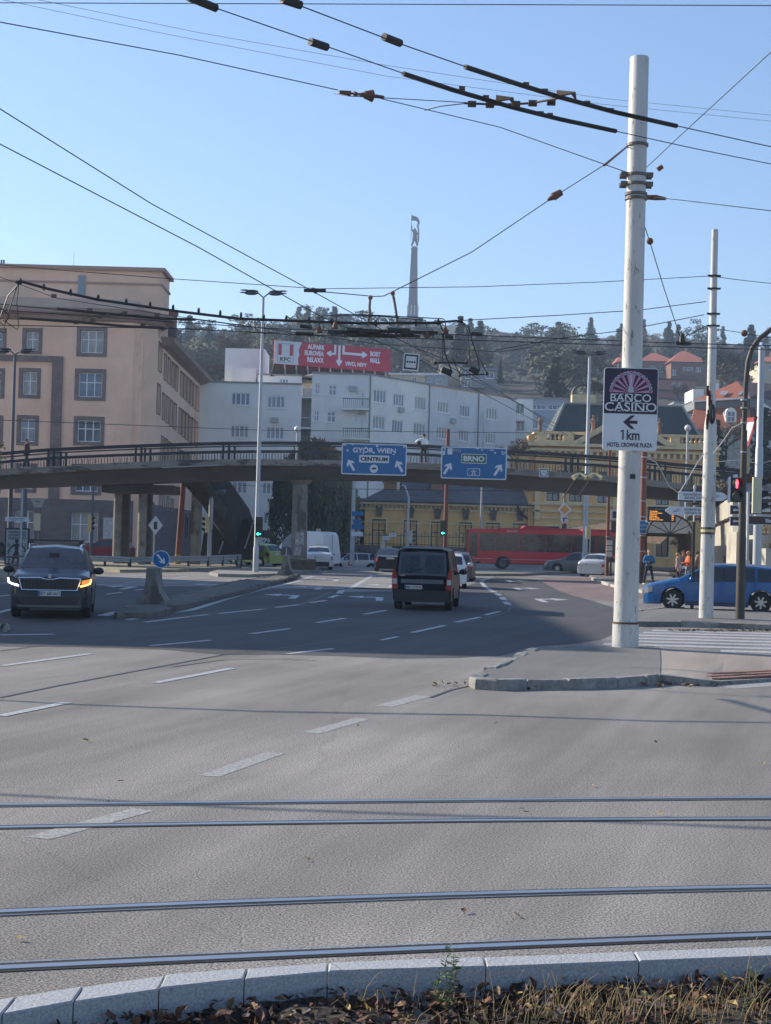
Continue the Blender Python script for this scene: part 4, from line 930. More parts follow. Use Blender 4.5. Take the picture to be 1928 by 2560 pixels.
def sarrow(mb, cx, cz, L, ang, wd, y):      # block arrow, angle from vertical (deg, + = right)
    a = R(-ang); co, si = math.cos(a), math.sin(a)
    shape = [(-wd/2, -L/2), (wd/2, -L/2), (wd/2, L*.12), (wd*1.45, 0), (wd*1.45, L*.12), (0, L/2), (-wd*1.45, L*.12), (-wd*1.45, 0), (-wd/2, L*.12)]
    pts = [(-wd*.42, -L/2), (wd*.42, -L/2), (wd*.42, L*.15), (wd*1.3, -L*.02), (wd*1.3, L*.18), (0, L/2), (-wd*1.3, L*.18), (-wd*1.3, -L*.02), (-wd*.42, L*.15)]
    mb.prism([Vector((cx+x*co-z*si, y, cz+x*si+z*co)) for x, z in pts], (0, .006, 0))
def big_sign(px0, px1, py0, py1, label):
    a = P((px0+px1)/2, (py0+py1)/2, 87.2); w_ = (px1-px0)/FPX*87.2; h_ = (py1-py0)/FPX*87.2
    o = empty('direction_sign', a, 0, label, 'road sign'); 
    plate('panel', rr(w_, h_, .09), 0, SWH, o, .05); plate('face', rr(w_-.12, h_-.12, .07), -.004, BLUE, o, .02)
    mb = MB(); mb.box((-w_*.3, .2, 0), (.08, .25, h_*.9)); mb.box((w_*.3, .2, 0), (.08, .25, h_*.9)); mb.build('bracket', SBACK, o)
    return o, w_, h_
o, w_, h_ = big_sign(854, 1017, 1109.5, 1187.5, 'blue overhead sign reading GYOR, WIEN and CENTRUM with two left arrows')
text('lettering', 'GYÖR, WIEN', .5, SWH, o, (.0, -.008, h_*.29), bold=.016, width=w_*.66, height=.40, depth=.003)
plate('centrum_plate', rr(w_*.46, .42, .04, cz=.02), -.01, SWH, o, .006); text('lettering', 'CENTRUM', .3, BLACK, o, (0, -.014, .02), bold=.014, width=w_*.42, height=.24, depth=.002)
ar = MB(); sarrow(ar, -w_*.35, -h_*.2, .72, -30, .17, -.01); sarrow(ar, w_*.39, -h_*.2, .72, -30, .17, -.01); ar.build('arrows', SWH, o)
mb = MB(); mb.cyl((0, -.012, -h_*.3), (0, -.004, -h_*.3), .235, n=20); k = mb.build('ring_symbol', SWH, o)
mb = MB(); mb.prism([Vector((x, -.02, z-h_*.3)) for x, z in ((-.14, -.04), (.1, -.04), (.15, .03), (.05, .08), (-.02, .1), (-.08, .02), (-.14, .0))], (0, .006, 0)); mb.build('car_symbol', BLACK, o)
mb = MB()
for x, z, a, c in ((-w_*.41, h_*.27, .09, .12), (-w_*.46, h_*.44, .18, .06), (-w_*.33, h_*.46, .14, .06), (w_*.04, h_*.43, .13, .1), (w_*.46, h_*.43, .13, .08), (w_*.3, h_*.17, .13, .04), (-.17*w_, h_*.19, .08, .1)): mb.box((x, -.008, z), (a, .006, c))
mb.build('stickers', SWH, o)
o, w_, h_ = big_sign(1103, 1267, 1118, 1198, 'blue overhead sign reading BRNO on a green plate with two right arrows')
plate('brno_plate', rr(w_*.385, .54, .05, cz=h_*.14), -.01, SWH, o, .006); plate('brno_face', rr(w_*.385-.07, .47, .04, cz=h_*.14), -.013, GRNS, o, .006)
text('lettering', 'BRNO', .4, SWH, o, (0, -.017, h_*.14), bold=.016, width=w_*.32, height=.31, depth=.002)
ar = MB(); sarrow(ar, -w_*.4, -h_*.19, .75, 32, .17, -.01); sarrow(ar, w_*.37, -h_*.19, .75, 32, .17, -.01); ar.build('arrows', SWH, o)
plate('motorway_frame', rr(w_*.19, .42, .04, cz=-h_*.28), -.01, SWH, o, .006); plate('motorway_face', rr(w_*.19-.06, .36, .03, cz=-h_*.28), -.013, BLUE, o, .006)
mb = MB(); q = lambda pts: mb.prism([Vector((x, -.017, z-h_*.28)) for x, z in pts], (0, .004, 0))
q([(-.13, -.15), (-.04, -.15), (-.02, .0), (-.05, .0)]); q([(.04, -.15), (.13, -.15), (.05, .0), (.02, .0)]); q([(-.17, .02), (.17, .02), (.17, .055), (-.17, .055)]); q([(-.06, .055), (-.02, .055), (-.01, .14), (-.03, .14)]); q([(.02, .055), (.06, .055), (.03, .14), (.01, .14)])
mb.build('motorway_symbol', SWH, o)
mb = MB()
for x, z, a, c in ((-w_*.46, h_*.3, .12, .22), (-w_*.45, h_*.42, .08, .1), (-w_*.37, h_*.35, .28, .35), (-w_*.31, h_*.38, .07, .09), (w_*.05, h_*.46, .14, .05), (w_*.12, h_*.42, .1, .05), (w_*.27, h_*.42, .22, .05), (w_*.32, h_*.34, .1, .1), (w_*.43, h_*.38, .14, .05), (w_*.44, h_*.31, .16, .06), (w_*.47, h_*.36, .07, .08)): mb.box((x, -.008, z), (a, .006, c))
mb.build('stickers', SWH, o)
text('graffiti', 'MH', .3, mat('graffiti_grey', (.3, .33, .36), .6), o, (-w_*.26, -.01, h_*.37), bold=.004, depth=.002)
q0 = P(1360, 1182, 87.5); o = empty('square_sign', q0, 0, 'small white square sign with five dots fixed to the bridge edge', 'sign')
plate('panel', rr(.5, .5, .03), 0, SWH, o, .03); plate('frame', rr(.42, .42, .01), -.004, mat('dark_teal', (.02, .05, .07), .5), o); plate('field', rr(.32, .32, .01), -.008, SWH, o)
mb = MB()
for x, z in ((0, .09), (-.05, .0), (.06, .0), (-.1, -.09), (.1, -.09)): mb.cyl((x, -.012, z), (x, -.006, z), .03, n=8)
mb.build('dots', BLACK, o)
POLEW = mat('peeling_white_pole', (.54, .53, .50), .65, .05, var=(2.2, .22, (1, 1, .2)), stain=((.2, .17, .14), 10, .585, (1, 1, .3)), bump=(20, .3))
POLEG = mat('pole_galvanised', (.40, .42, .44), .5, .3, var=(1.5, .15)); POLED = mat('dark_pole', (.06, .052, .043), .6, .2, var=(2, .3, (1, 1, .4)))
POLER = mat('red_brown_pole', (.19, .058, .036), .7, var=(1.5, .35, (1, 1, .4)))
def at(px, py, z=0.0): return G(px, py, z)
mp = at(1563, 1617, .14)
o = empty('tram_pole', mp, 0, 'thick peeling white steel pole on the near island carrying the casino sign and span wires', 'pole')
HP = Z(1603, 146, mp.y)-.14
mb = MB(); mb.lathe([(.255, -.05), (.25, .45), (.25, .47), (.235, .475), (.232, 1.3), (.2, 5), (.195, 5.3), (.185, 8.5), (.182, HP), (.17, HP+.02), (.02, HP+.03)], n=28); mb.build('shaft', POLEW, o, smooth=35)
mb = MB(); mb.lathe([(.253, .44), (.256, .46), (.253, .48)], n=28); mb.build('base_ring', mat('rusty_ring', (.12, .07, .04), .8, var=(8, .4)), o)
for py in (363, 438, 461, 486, 497):
    zz = Z(1590, py, mp.y)-.14; mb = MB(); mb.lathe([(.19, zz-.03), (.215, zz-.025), (.215, zz+.025), (.19, zz+.03)], n=20); 
    if py in (438, 461): mb.box((0, -.05, zz), (.62, .06, .09)); mb.box((.0, .12, zz), (.62, .06, .09))
    mb.build('clamp', mat('clamp_steel', (.16, .14, .12), .6, .5, var=(9, .4)), o)
q = P(1582, 1191, mp.y-.22)-mp; MB().box(q, (.10, .012, .09)).build('sticker', BLACK, o)
sc = P(1576.5, 1023, mp.y-.25); k = (mp.y-.25)/FPX
o = empty('casino_sign', sc, 0, 'tall casino advertising sign, purple above and white below, strapped to the thick white pole', 'sign')
WS, HS = 136*k, 207*k
plate('panel', rr(WS, HS, .05), 0, SWH, o, .03)
PUR = mat('deep_purple', (.022, .008, .035), .45); PINK = mat('pale_pink', (.50, .23, .38), .5)
ztop, zmid = HS/2-.015, HS/2-115*k
mb = MB(); pts = [p for p in rr(WS-.025, HS-.025, .045) if p[1] > zmid]; pts = [p for p in pts] ; 
pts = sorted([p for p in pts if p[0] > 0], key=lambda p: p[1]) + sorted([p for p in pts if p[0] <= 0], key=lambda p: -p[1])
mb.prism([Vector((x, -.004, z)) for x, z in [(WS/2-.0125, zmid)] + pts + [(-WS/2+.0125, zmid)]], (0, .003, 0)); mb.build('purple_field', PUR, o)
zf = HS/2-62*k; rf = 54*k
mp_ = MB(); mw_ = MB(); md = MB(); n = 19
for i in range(n):
    a0, a1 = math.pi*(i+.06)/n, math.pi*(i+.94)/n
    c = (a0+a1)/2; r0 = .12*rf
    seg_ = [(r0*math.cos(a0), r0*math.sin(a0)), (rf*.84*math.cos(a0), rf*.84*math.sin(a0)), (rf*.84*math.cos(a1), rf*.84*math.sin(a1)), (r0*math.cos(a1), r0*math.sin(a1))]
    if i % 2 == 0 or i == 9: (mw_ if i == 9 else mp_).prism([Vector((x, -.008, zf+z)) for x, z in seg_], (0, .003, 0))
    for s_ in (0, 1):
        p = [(rf*(.86)*math.cos(a0), rf*.86*math.sin(a0)), (rf*.98*math.cos(a0), rf*.98*math.sin(a0)), (rf*1.02*math.cos(c), rf*1.02*math.sin(c)), (rf*.98*math.cos(a1), rf*.98*math.sin(a1)), (rf*.86*math.cos(a1), rf*.86*math.sin(a1))]
    (mw_ if i % 3 else mp_).prism([Vector((x, -.008, zf+z)) for x, z in p], (0, .003, 0))
    md.cyl((rf*.92*math.cos(c), -.011, zf+rf*.92*math.sin(c)), (rf*.92*math.cos(c), -.009, zf+rf*.92*math.sin(c)), rf*.035, n=6)
mw_.prism([Vector((x, -.01, zf+z)) for x, z in ((-.13*rf, 0), (.13*rf, 0), (.1*rf, .2*rf), (.04*rf, .4*rf), (.06*rf, .86*rf), (-.06*rf, .86*rf), (-.07*rf, .4*rf), (-.13*rf, .15*rf))], (0, .003, 0))
mp_.build('fan_segments', PINK, o); mw_.build('fan_tips', mat('fan_white', (.42, .40, .46), .5), o); md.build('fan_numbers', PUR, o)
def serif_text(s_, z, wd, ht, m):
    t = text('lettering', s_, .2, m, o, (0, -.01, z), bold=.0015, width=wd, height=ht, depth=.002)
serif_text('BANCO', HS/2-75*k, 102*k, 19*k, SWH); serif_text('CASINO', HS/2-98*k, 130*k, 22*k, SWH)
mb = MB()
for x0, zz, hh in ((-47, 75, 19), (-36, 75, 19), (-22, 75, 19), (-10, 75, 19), (-2, 75, 19), (13, 75, 19), (-28, 98, 22), (-10, 98, 22), (8, 98, 22), (17, 98, 22), (25, 98, 22), (39, 98, 22)):
    for sg in (-1, 1): mb.box((x0*k, -.011, HS/2-zz*k+sg*hh*k*.47), (8*k, .003, 1.8*k))
mb.build('serifs', SWH, o)
mb = MB(); zc_ = HS/2-136*k
mb.prism([Vector((x*k, -.006, zc_+z*k)) for x, z in ((-18, 0), (2, 17), (12, 17), (-2, 4), (18, 4), (18, -4), (-2, -4), (12, -17), (2, -17))], (0, .004, 0)); mb.build('arrow', PUR, o)
text('lettering', 'km', .2, PUR, o, (8*k, -.006, HS/2-168*k), bold=.003, width=32*k, height=25*k, depth=.002)
mb = MB(); mb.prism([Vector((x*k, -.006, HS/2-168*k+z*k)) for x, z in ((-19, -12.5), (-15.5, -12.5), (-15.5, 12.5), (-18.5, 12.5), (-23.5, 9.5), (-23.5, 6), (-19, 8.5))], (0, .004, 0)); mb.build('lettering', PUR, o)
text('lettering', 'HOTEL CROWNE PLAZA', .1, PUR, o, (0, -.006, HS/2-193*k), bold=.0015, width=112*k, height=11*k, depth=.002)
mb = MB(); mb.box((0, .045, HS*.3), (.5, .05, .05)); mb.box((0, .045, -HS*.3), (.5, .05, .05)); mb.build('bracket', SBACK, o)
def pole(name, label, cat, px, py, z, prof, m, px_top=None, py_top=None, n=16, group=None):
    p = at(px, py, z); o = empty(name, p, 0, label, cat, group)
    H = Z(px_top or px, py_top, p.y)-z if py_top else None
    pr_ = [(r, (h if h >= 0 else H+h+.0001) if h is not None else H) for r, h in prof]
    mb = MB(); mb.lathe(pr_, n=n); mb.build('shaft', m, o, smooth=35); return o, p, H
o, p, H = pole('tram_pole', 'tall peeling white pole with a black and yellow band standing beside the blue car', 'pole', 1765, 1545, .14, [(.20, -.0), (.20, 0), (.195, .9), (.19, 3.0), (.175, 5.2), (.165, 5.35), (.125, 5.6), (.12, 8), (.10, 8.1), (.09, None)], POLEW, 1786, 574)
zz = Z(1768, 1327, p.y)-.14
mb = MB(); mb.lathe([(.19, zz-.1), (.193, zz-.1), (.192, zz+.1), (.188, zz+.1)], n=20); mb.build('band', BLACK, o); mb = MB(); mb.lathe([(.19, zz-.035), (.196, zz-.035), (.195, zz+.035), (.188, zz+.035)], n=20); mb.build('yellow_band', mat('band_yellow', (.55, .47, .18), .6), o)
for py in (690, 722, 785, 815): zz = Z(1780, py, p.y)-.14; mb = MB(); mb.lathe([(.10, zz-.03), (.13, zz-.02), (.13, zz+.02), (.10, zz+.03)], n=12); mb.box((0, -.05, zz), (.36, .05, .05)); mb.build('clamp', DARK, o)
mb = MB(); pp = []
for py in range(965, 1090, 12): pp.append(P(1773+4*math.sin(py*.07), py, p.y-.15)-p)
for i in range(len(pp)-1): mb.box((pp[i]+pp[i+1])/2+Vector((0, 0.012, 0)), (.07+.05*math.sin(i*1.7)**2, .01, .15))
mb.build('rust_streak', mat('rust', (.13, .035, .015), .85, var=(6, .4)), o)
mb = MB(); c = P(1781, 1035, p.y-.2)-p
mb.tube([c+Vector((.06*math.sin(t*math.pi/6), 0, .26*math.cos(t*math.pi/6))) for t in range(13)], .03, 6); mb.tube([c+Vector((.035*math.sin(t*math.pi/6), -.03, .2*math.cos(t*math.pi/6))) for t in range(13)], .02, 6); mb.build('cable_coil', BLACK, o)
pole('white_pole', 'thick smooth light grey pole near the right edge, behind the dark lamp pole', 'pole', 1890, 1505, 0, [(.17, 0), (.165, 4), (.15, 6), (.13, 6.05), (.125, None)], POLEG, 1900, 868)
o, p, H = pole('street_lamp', 'dark curved lamp pole leaning out of the right edge above the pedestrian light', 'street lamp', 1850, 1547, .14, [(.13, 0), (.125, 2.2), (.10, 2.5), (.085, 5.2)], POLED, None, 1060)
pts = [P(x, y, p.y)-p for x, y in ((1858, 1125), (1861, 1050), (1865, 960), (1870, 905), (1880, 872), (1900, 845), (1930, 822), (1975, 800), (2040, 785))]
MB().tube(pts, .07, 10).build('curved_arm', POLED, o, smooth=40)
for py in (1130, 1057, 1020, 1000): mb = MB(); c = P(1860, py, p.y)-p; mb.cyl(c-Vector((0, 0, .02)), c+Vector((0, 0, .02)), .095, n=12); mb.build('strap', GALV, o)
o, p, H = pole('signal_post', 'slim white post carrying the brown direction signs beside the dark lamp pole', 'post', 1865, 1520, .1, [(.09, 0), (.085, 1.55), (.05, 1.62), (.05, None)], POLEW, 1870, 1230)
bp_ = at(1730, 1522, .14); o = empty('signpost', bp_, 0, 'black tourist signpost with two white pointers in front of the blue car', 'signpost')
H = Z(1733, 1215, bp_.y)-.14; hb_ = Z(1732, 1305, bp_.y)-.14
mb = MB(); mb.lathe([(.055, 0), (.05, hb_), (.035, hb_+.01)], n=12); mb.build('post', BLACK, o, smooth=30)
mb = MB(); mb.lathe([(.03, hb_), (.03, H-.1), (.05, H-.08), (.045, H), (.02, H+.03)], n=12); mb.build('post_top', POLEW, o)
def pointer(px0, px1, py, wd, dirn, s1, s2, col, dd=0.0, lab='pointer'):
    a, c = P(px0, py, bp_.y-dd)-bp_, P(px1, py+(px1-px0)*.027, bp_.y-dd)-bp_; h = wd; ang = 0
    L = c.x-a.x; m_ = (a+c)/2; e = MB()
    pts = [(-L/2, -h/2), (L/2-.15, -h/2), (L/2, -h*.12), (L/2, h*.12), (L/2-.15, h/2), (-L/2, h/2)]
    if dirn < 0: pts = [(-x, z) for x, z in pts][::-1]
    k_ = e.prism([Vector((m_.x+x, m_.y-.02, m_.z+z)) for x, z in pts], (0, .04, 0)).build(lab, SWH, o)
    xo = -L/2+.12 if dirn > 0 else -L/2+.55
    text('lettering', s1, .1, col, k_, (m_.x+xo+(L-.7)/2+.0, m_.y-.025, m_.z+h*.2), bold=.001, width=L-.75, height=.085, depth=.002)
    text('lettering', s2, .1, col, k_, (m_.x+xo+(L-.7)/2, m_.y-.025, m_.z-h*.22), bold=.001, width=(L-.75)*.86, height=.075, depth=.002)
    q = MB(); cx = m_.x+(L/2-.35)*dirn; q.tube([(cx-.14, m_.y-.024, m_.z-.05), (cx-.05, m_.y-.024, m_.z+.0), (cx+.02, m_.y-.024, m_.z+.06), (cx+.12, m_.y-.024, m_.z+.03), (cx, m_.y-.024, m_.z-.03), (cx-.1, m_.y-.024, m_.z-.02)], .008, 4); q.build('pictogram', col, k_)
NAVY = mat('navy_ink', (.02, .03, .10), .5)
pointer(1696, 1818, 1239, .27, 1, 'ŽELEZNIČNÁ STANICA', 'RAILWAY STATION', NAVY)
pointer(1664, 1782, 1276, .26, -1, 'HISTORICKÉ CENTRUM', 'HISTORICAL CENTRE', mat('grey_ink', (.12, .13, .11), .5), .12)
mb = MB(); c = P(1737, 1262, bp_.y-.1)-bp_; mb.lathe([(.02, -.02), (.11, 0), (.10, .05), (.03, .08)], c, 12); mb.build('collar', DARK, o)
AMB = mat('amber_back', (.55, .45, .24), .6)
def tl_head(name, o, c, w_, h_, lit, n=3, facing=0, back=BLACK, colr=(1, .05, .03), shape=None, es=4):
    """c centre (local), facing: rotation about z (0 = towards the camera)"""
    q = Matrix.Rotation(facing, 3, 'Z'); mb = MB(); mb.box(c, (w_, w_*.7, h_), rot=q); e = mb.build(name, back, o)
    for i in range(n):
        zc__ = h_/2-h_*(i+.5)/n; r = min(w_*.38, h_/n*.4)
        v = MB(); pts = []
        for t in range(9):
            a = math.pi*(t/8)*1.25-math.pi*.125; pts.append((r*1.1*math.cos(a), r*1.1*math.sin(a)))
        vs = []
        for x, z in pts: vs += [Vector(c)+q @ Vector((x, -w_*.35, zc__+z)), Vector(c)+q @ Vector((x, -w_*.35-w_*(.55 if z > 0 else .25), zc__+z))]
        v.add(vs, [(2*k, 2*k+1, 2*k+3, 2*k+2) for k in range(8)]); v.build('visor', BLACK, e)
        l = MB(); a = Vector(c)+q @ Vector((0, -w_*.36, zc__)); l.cyl(a, a+q @ Vector((0, -.02, 0)), r, n=16)
        if lit == i and shape is None: l.build('lens', mat('lamp_%d%d%d' % tuple(int(v*9) for v in colr), (.05, .05, .05), .4, emit=(colr, es)), e)
        else: l.build('lens', mat('dark_lens', (.02, .018, .018), .25), e)
        if lit == i and shape:
            g = MB()
            for poly in shape: g.prism([a+q @ Vector((x*r, -.028, z*r)) for x, z in poly], q @ Vector((0, .006, 0)))
            g.build('lit_symbol', mat('lamp_%d%d%d' % tuple(int(v*9) for v in colr), (.05, .05, .05), .4, emit=(colr, es)), e)
    return e
ARL = [[(-.9, 0), (-.2, .7), (-.2, -.7)], [(-.3, .2), (.8, .2), (.8, -.2), (-.3, -.2)]]
ARR = [[(.9, -.1), (.1, .6), (.1, -.6)], [(.2, .2), (-.8, .2), (-.8, -.2), (.2, -.2)]]
MAN = [[(-.15, .9), (.15, .9), (.15, .6), (-.15, .6)], [(-.3, .55), (.3, .55), (.35, -.1), (.2, -.1), (.18, -.9), (-.18, -.9), (-.2, -.1), (-.35, -.1)]]
q = at(1838, 1547, .14); c = P(1838.5, 1225, q.y-.3)
o = empty('pedestrian_signal', (c.x, c.y, c.z), 0, 'pedestrian traffic light showing a red standing figure on the dark lamp pole', 'traffic light')
tl_head('housing', o, (0, 0, 0), .33, .66, 0, 2, R(4), BLACK, (1, .03, .05), MAN, 7)
mb = MB(); mb.box((-.17, .0, 0), (.02, .26, .7)); mb.build('edge_trim', SWH, o); mb = MB(); mb.cyl((0, .0, .33), (0, 0, .42), .07, .06, n=10); mb.cyl((0, 0, -.34), (.15, .2, -.45), .03, n=6); mb.build('mount', SWH, o)
c = P(1887, 1238, q.y+1.0)
o = empty('traffic_light', c, 0, 'three lamp traffic light seen from the side with a pale back, near the right edge', 'traffic light')
tl_head('housing', o, (.06, 0, 0), .34, 1.02, -1, 3, R(82), mat('pale_green_back', (.5, .5, .36), .6))
c = P(1868, 1150, q.y+.3); o = empty('beige_board', c, 0, 'narrow beige board back hanging under the yield sign on the dark lamp pole', 'board'); MB().prism([Vector((x, 0, z)) for x, z in rr(.14, .76, .05)], (0, .05, 0)).build('panel', AMB, o); MB().box((-.05, .06, .35), (.12, .05, .05)).build('bracket', GALV, o)
c = P(1871, 1080, q.y+.3); o = empty('yield_sign', c, R(-72), 'white and red yield sign turned almost edge-on beside the dark lamp pole', 'road sign')
mb = MB(); mb.prism([Vector((x, 0, z)) for x, z in ((-.45, .4), (.45, .4), (0, -.45))], (0, .02, 0)); mb.build('panel', mat('sign_red', (.30, .02, .025), .5), o); mb = MB(); mb.prism([Vector((x, -.004, z)) for x, z in ((-.30, .27), (.30, .27), (0, -.28))], (0, .003, 0)); mb.build('white_field', SWH, o)
BRN = mat('sign_brown', (.055, .022, .018), .5)
def brown(px0, px1, py0, py1, d, label, txt=None, arrow_=False, logo=None, tw=.5, tx=0):
    c = P((px0+px1)/2, (py0+py1)/2, d); w_ = (px1-px0)/FPX*d; h_ = (py1-py0)/FPX*d
    o = empty('tourist_sign', c, 0, label, 'road sign', 'brown tourist signs'); plate('panel', rr(w_, h_, .02), 0, SWH, o, .02); plate('face', rr(w_-.04, h_-.04, .015), -.004, BRN, o)
    if arrow_: mb = MB(); mb.prism([Vector((x*h_, -.008, z*h_)) for x, z in ((-.42, 0), (-.2, .2), (-.2, .08), (.35, .08), (.35, -.08), (-.2, -.08), (-.2, -.2))], (0, .003, 0)); mb.build('arrow', SWH, o)
    if txt: text('lettering', txt, .1, SWH, o, (tx, -.008, 0), width=tw, height=h_*.42, bold=.003, depth=.002)
    if logo:
        plate('logo_field', rr(h_*.95, h_*.9, .02, cx=w_/2-h_*.55), -.007, SWH, o)
        x0 = w_/2-h_*.55
        if logo == 'tower': mb = MB(); mb.prism([Vector((x0+x*h_, -.012, z*h_)) for x, z in ((-.25, -.35), (.25, -.35), (.25, -.25), (.08, -.2), (.03, .38), (-.03, .38), (-.08, -.2), (-.25, -.25))], (0, .003, 0)); mb.build('logo', NAVY, o)
        else: text('logo', logo, .1, NAVY, o, (x0, -.012, 0), width=h_*.7, height=h_*.55, bold=.004, depth=.002)
D_ = at(1865, 1520, .1).y-.12
brown(1825, 1859, 1263, 1287, D_+.05, 'upper brown plate with a white left arrow behind the dark lamp pole', arrow_=True)
brown(1825, 1859, 1291, 1315, D_+.05, 'lower brown plate with a white left arrow behind the dark lamp pole', arrow_=True)
brown(1866, 1972, 1231, 1258, D_+.35, 'topmost brown sign at the right edge, mostly hidden by the traffic light', 'galéra', logo='k', tw=.4, tx=-.1)
brown(1866, 1972, 1260, 1288, D_+.35, 'middle brown sign with a dark logo at the right edge behind the traffic light', 'múzeá', logo='k', tw=.4, tx=-.1)
brown(1871, 1968, 1290, 1313, D_-.02, 'brown sign reading Slavin with a small monument symbol at the right edge', 'Slavín', logo='tower', tw=.36, tx=.1)
def paint(name, col, rough=.28, metal=0.3): return mat(name, col, rough, metal, coat=.3)
HEADL = mat('headlight_glass', (.35, .37, .4), .1, .5); TAILL = mat('tail_light_red', (.28, .012, .015), .2); ORANGE = mat('indicator_orange', (.6, .12, .02), .3, emit=((1, .35, .08), .5))
LEDW = mat('led_white', (.8, .8, .8), .3, emit=((1, .95, .9), 3.5)); LEDO = mat('led_orange', (.8, .4, .1), .3, emit=((1, .42, .1), 3))
RIMM = mat('alloy_rim', (.48, .49, .5), .3, .8); PLATEW = mat('plate_white', (.6, .6, .58), .5); PLATEB = mat('plate_blue', (.01, .05, .3), .5)
WSCR = mat('windscreen_glass', (.06, .048, .054), .07, 0, spec=.9, var=(1.6, .6))
def curve(L, y):
    if y <= L[0][0]: return L[0][1]
    for (a, b), (c, d) in zip(L, L[1:]):
        if y <= c: 
            t = (y-a)/(c-a); return b+(d-b)*t
    return L[-1][1]
def make_car(root, sp, pm, detail=2):
    L, W, zb0 = sp['L'], sp['W'], sp.get('zb', .2); hl = L/2; H = sp['H']; wr = sp.get('wr', .6)*1.0; rw = sp['rw']
    ys = set([-hl, hl]); n = 46 if detail > 1 else 30
    for i in range(n+1): ys.add(-hl+L*i/n)
    for c in sp['wheels']:
        for k in range(-8, 9): ys.add(c+(rw+.06)*k/8)
    for k in ('top', 'belt', 'w'):
        for a, b in sp[k]: ys.add(a)
    for a in sp['side']: ys.update(a)
    ys.update(sp['wind']); ys.update(sp['rear'])
    ys = sorted(y for y in ys if -hl-1e-6 <= y <= hl+1e-6); yy = [ys[0]]
    for y in ys[1:]:
        if y-yy[-1] > .008: yy.append(y)
    ys = yy
    def sec(y):
        top = curve(sp['top'], y); belt = min(curve(sp['belt'], y), top-.03); w_ = W/2*curve(sp['w'], y); zb = zb0
        for c in sp['wheels']:
            ra = rw+.055
            if abs(y-c) < ra: zb = max(zb, sp.get('wz', rw)+math.sqrt(ra*ra-(y-c)**2)*.98)
        zb = min(zb, belt-.1)
        zm = max(zb+.03, zb0+.5*(belt-zb0)); k = max(0, min(1, (top-belt)/(H-curve(sp['belt'], 0))))
        wt = w_*(.95-(.95-wr)*k)
        zl = max(zb, zb0); 
        return [(w_*.9, zb), (w_*.985, zb+.03), (w_, zm), (w_*.975, belt), (wt, top-.035-.02*k), (wt*.90, top-.005), (0, top+.03*k+.012)]
    secs = [sec(y) for y in ys]; m = 13
    vs = []
    for y, s in zip(ys, secs):
        r_ = [Vector((x, y, z)) for x, z in s]; l_ = [Vector((-x, y, z)) for x, z in s[:-1]][::-1]; vs += r_+l_
    body, gl = MB(), {}
    def isin(a, b, rngs): 
        c = (a+b)/2; return any(p < c < q for p, q in rngs)
    body.v = list(vs); wf, rf, sf = [], [], {}
    for i in range(len(ys)-1):
        a, b = ys[i], ys[i+1]
        for k in range(12):
            f = [i*m+k, i*m+k+1, (i+1)*m+k+1, (i+1)*m+k]
            band = k if k < 6 else 11-k
            if band == 5 and isin(a, b, [sp['wind']]): wf.append(f); continue
            if band == 5 and isin(a, b, [sp['rear']]): rf.append(f); continue
            if band == 3:
                hit = [j for j, (p, q) in enumerate(sp['side']) if p < (a+b)/2 < q]
                if hit: sf.setdefault((hit[0], k < 6), []).append(f); continue
            body.f.append(f); body.m.append(0)
        body.f.append([i*m+12, i*m, (i+1)*m, (i+1)*m+12]); body.m.append(1)
    body.f.append(list(range(m))[::-1]); body.m.append(0); body.f.append(list(range((len(ys)-1)*m, len(ys)*m))); body.m.append(0)
    body.build('body', [pm, BLACK], root, smooth=28)
    def sub(fs, nm, mt):
        if not fs: return
        used = sorted({i for f in fs for i in f}); mp = {u: j for j, u in enumerate(used)}
        q = MB(); q.v = [vs[u].copy() for u in used]; q.f = [[mp[i] for i in f] for f in fs]; q.m = [0]*len(fs); return q.build(nm, mt, root, smooth=30)
    sub(wf, 'windscreen', WSCR if sp.get('ws') else GLASSD); sub(rf, 'rear_window', GLASSD)
    for key, fs in sf.items(): sub(fs, 'side_window', sp.get('glass', GLASSD))
    mb = MB(); mb.box((0, 0, zb0+.2), (W*.72, L*.9, .3)); mb.build('underbody', BLACK, root)
    # wheels
    for c in sp['wheels']:
        for s in (-1, 1):
            x = s*(W/2*curve(sp['w'], c)-.125); q = MB(); prof = [(rw*.60, -.10), (rw*.93, -.105), (rw, -.075), (rw, .075), (rw*.93, .105), (rw*.60, .10)]
            q.lathe(prof, (0, 0, 0), 24 if detail > 1 else 14, cap=False); Mx = Matrix.Translation((x, c, sp.get('wz', rw))) @ Matrix.Rotation(R(90), 4, 'Y'); q.xf(Mx)
            t = q.build('wheel', RUBBER, root, smooth=40)
            q = MB(); q.lathe([(rw*.62, -.08), (rw*.66, -.085), (rw*.66, .085), (rw*.62, .08), (rw*.58, .03)][0:4], (0, 0, 0), 24, 0, cap=False)
            if detail > 1 or True:
                ns = sp.get('spokes', 7)
                for k in range(ns):
                    a = 2*math.pi*k/ns; d = Vector((math.cos(a), math.sin(a), 0)); e = Vector((-d.y, d.x, 0)); z = .075*s
                    q.prism([d*.04-e*.03+Vector((0, 0, z)), d*rw*.6-e*.022+Vector((0, 0, z)), d*rw*.6+e*.022+Vector((0, 0, z)), d*.04+e*.03+Vector((0, 0, z))], (0, 0, -.03*s), 0)
                q.lathe([(.055, .05*s), (.05, .09*s), (.01, .095*s)], n=10)
                q.lathe([(rw*.6, .02*s), (rw*.59, .025*s), (.02, .024*s)], n=20, m=1)
            q.xf(Mx); q.build('rim', [RIMM, BLACK], t)
    # mirrors
    ym = sp['wind'][0]-.25 if False else sp['mir']; zm = curve(sp['belt'], ym)+.08; w_ = W/2*curve(sp['w'], ym)
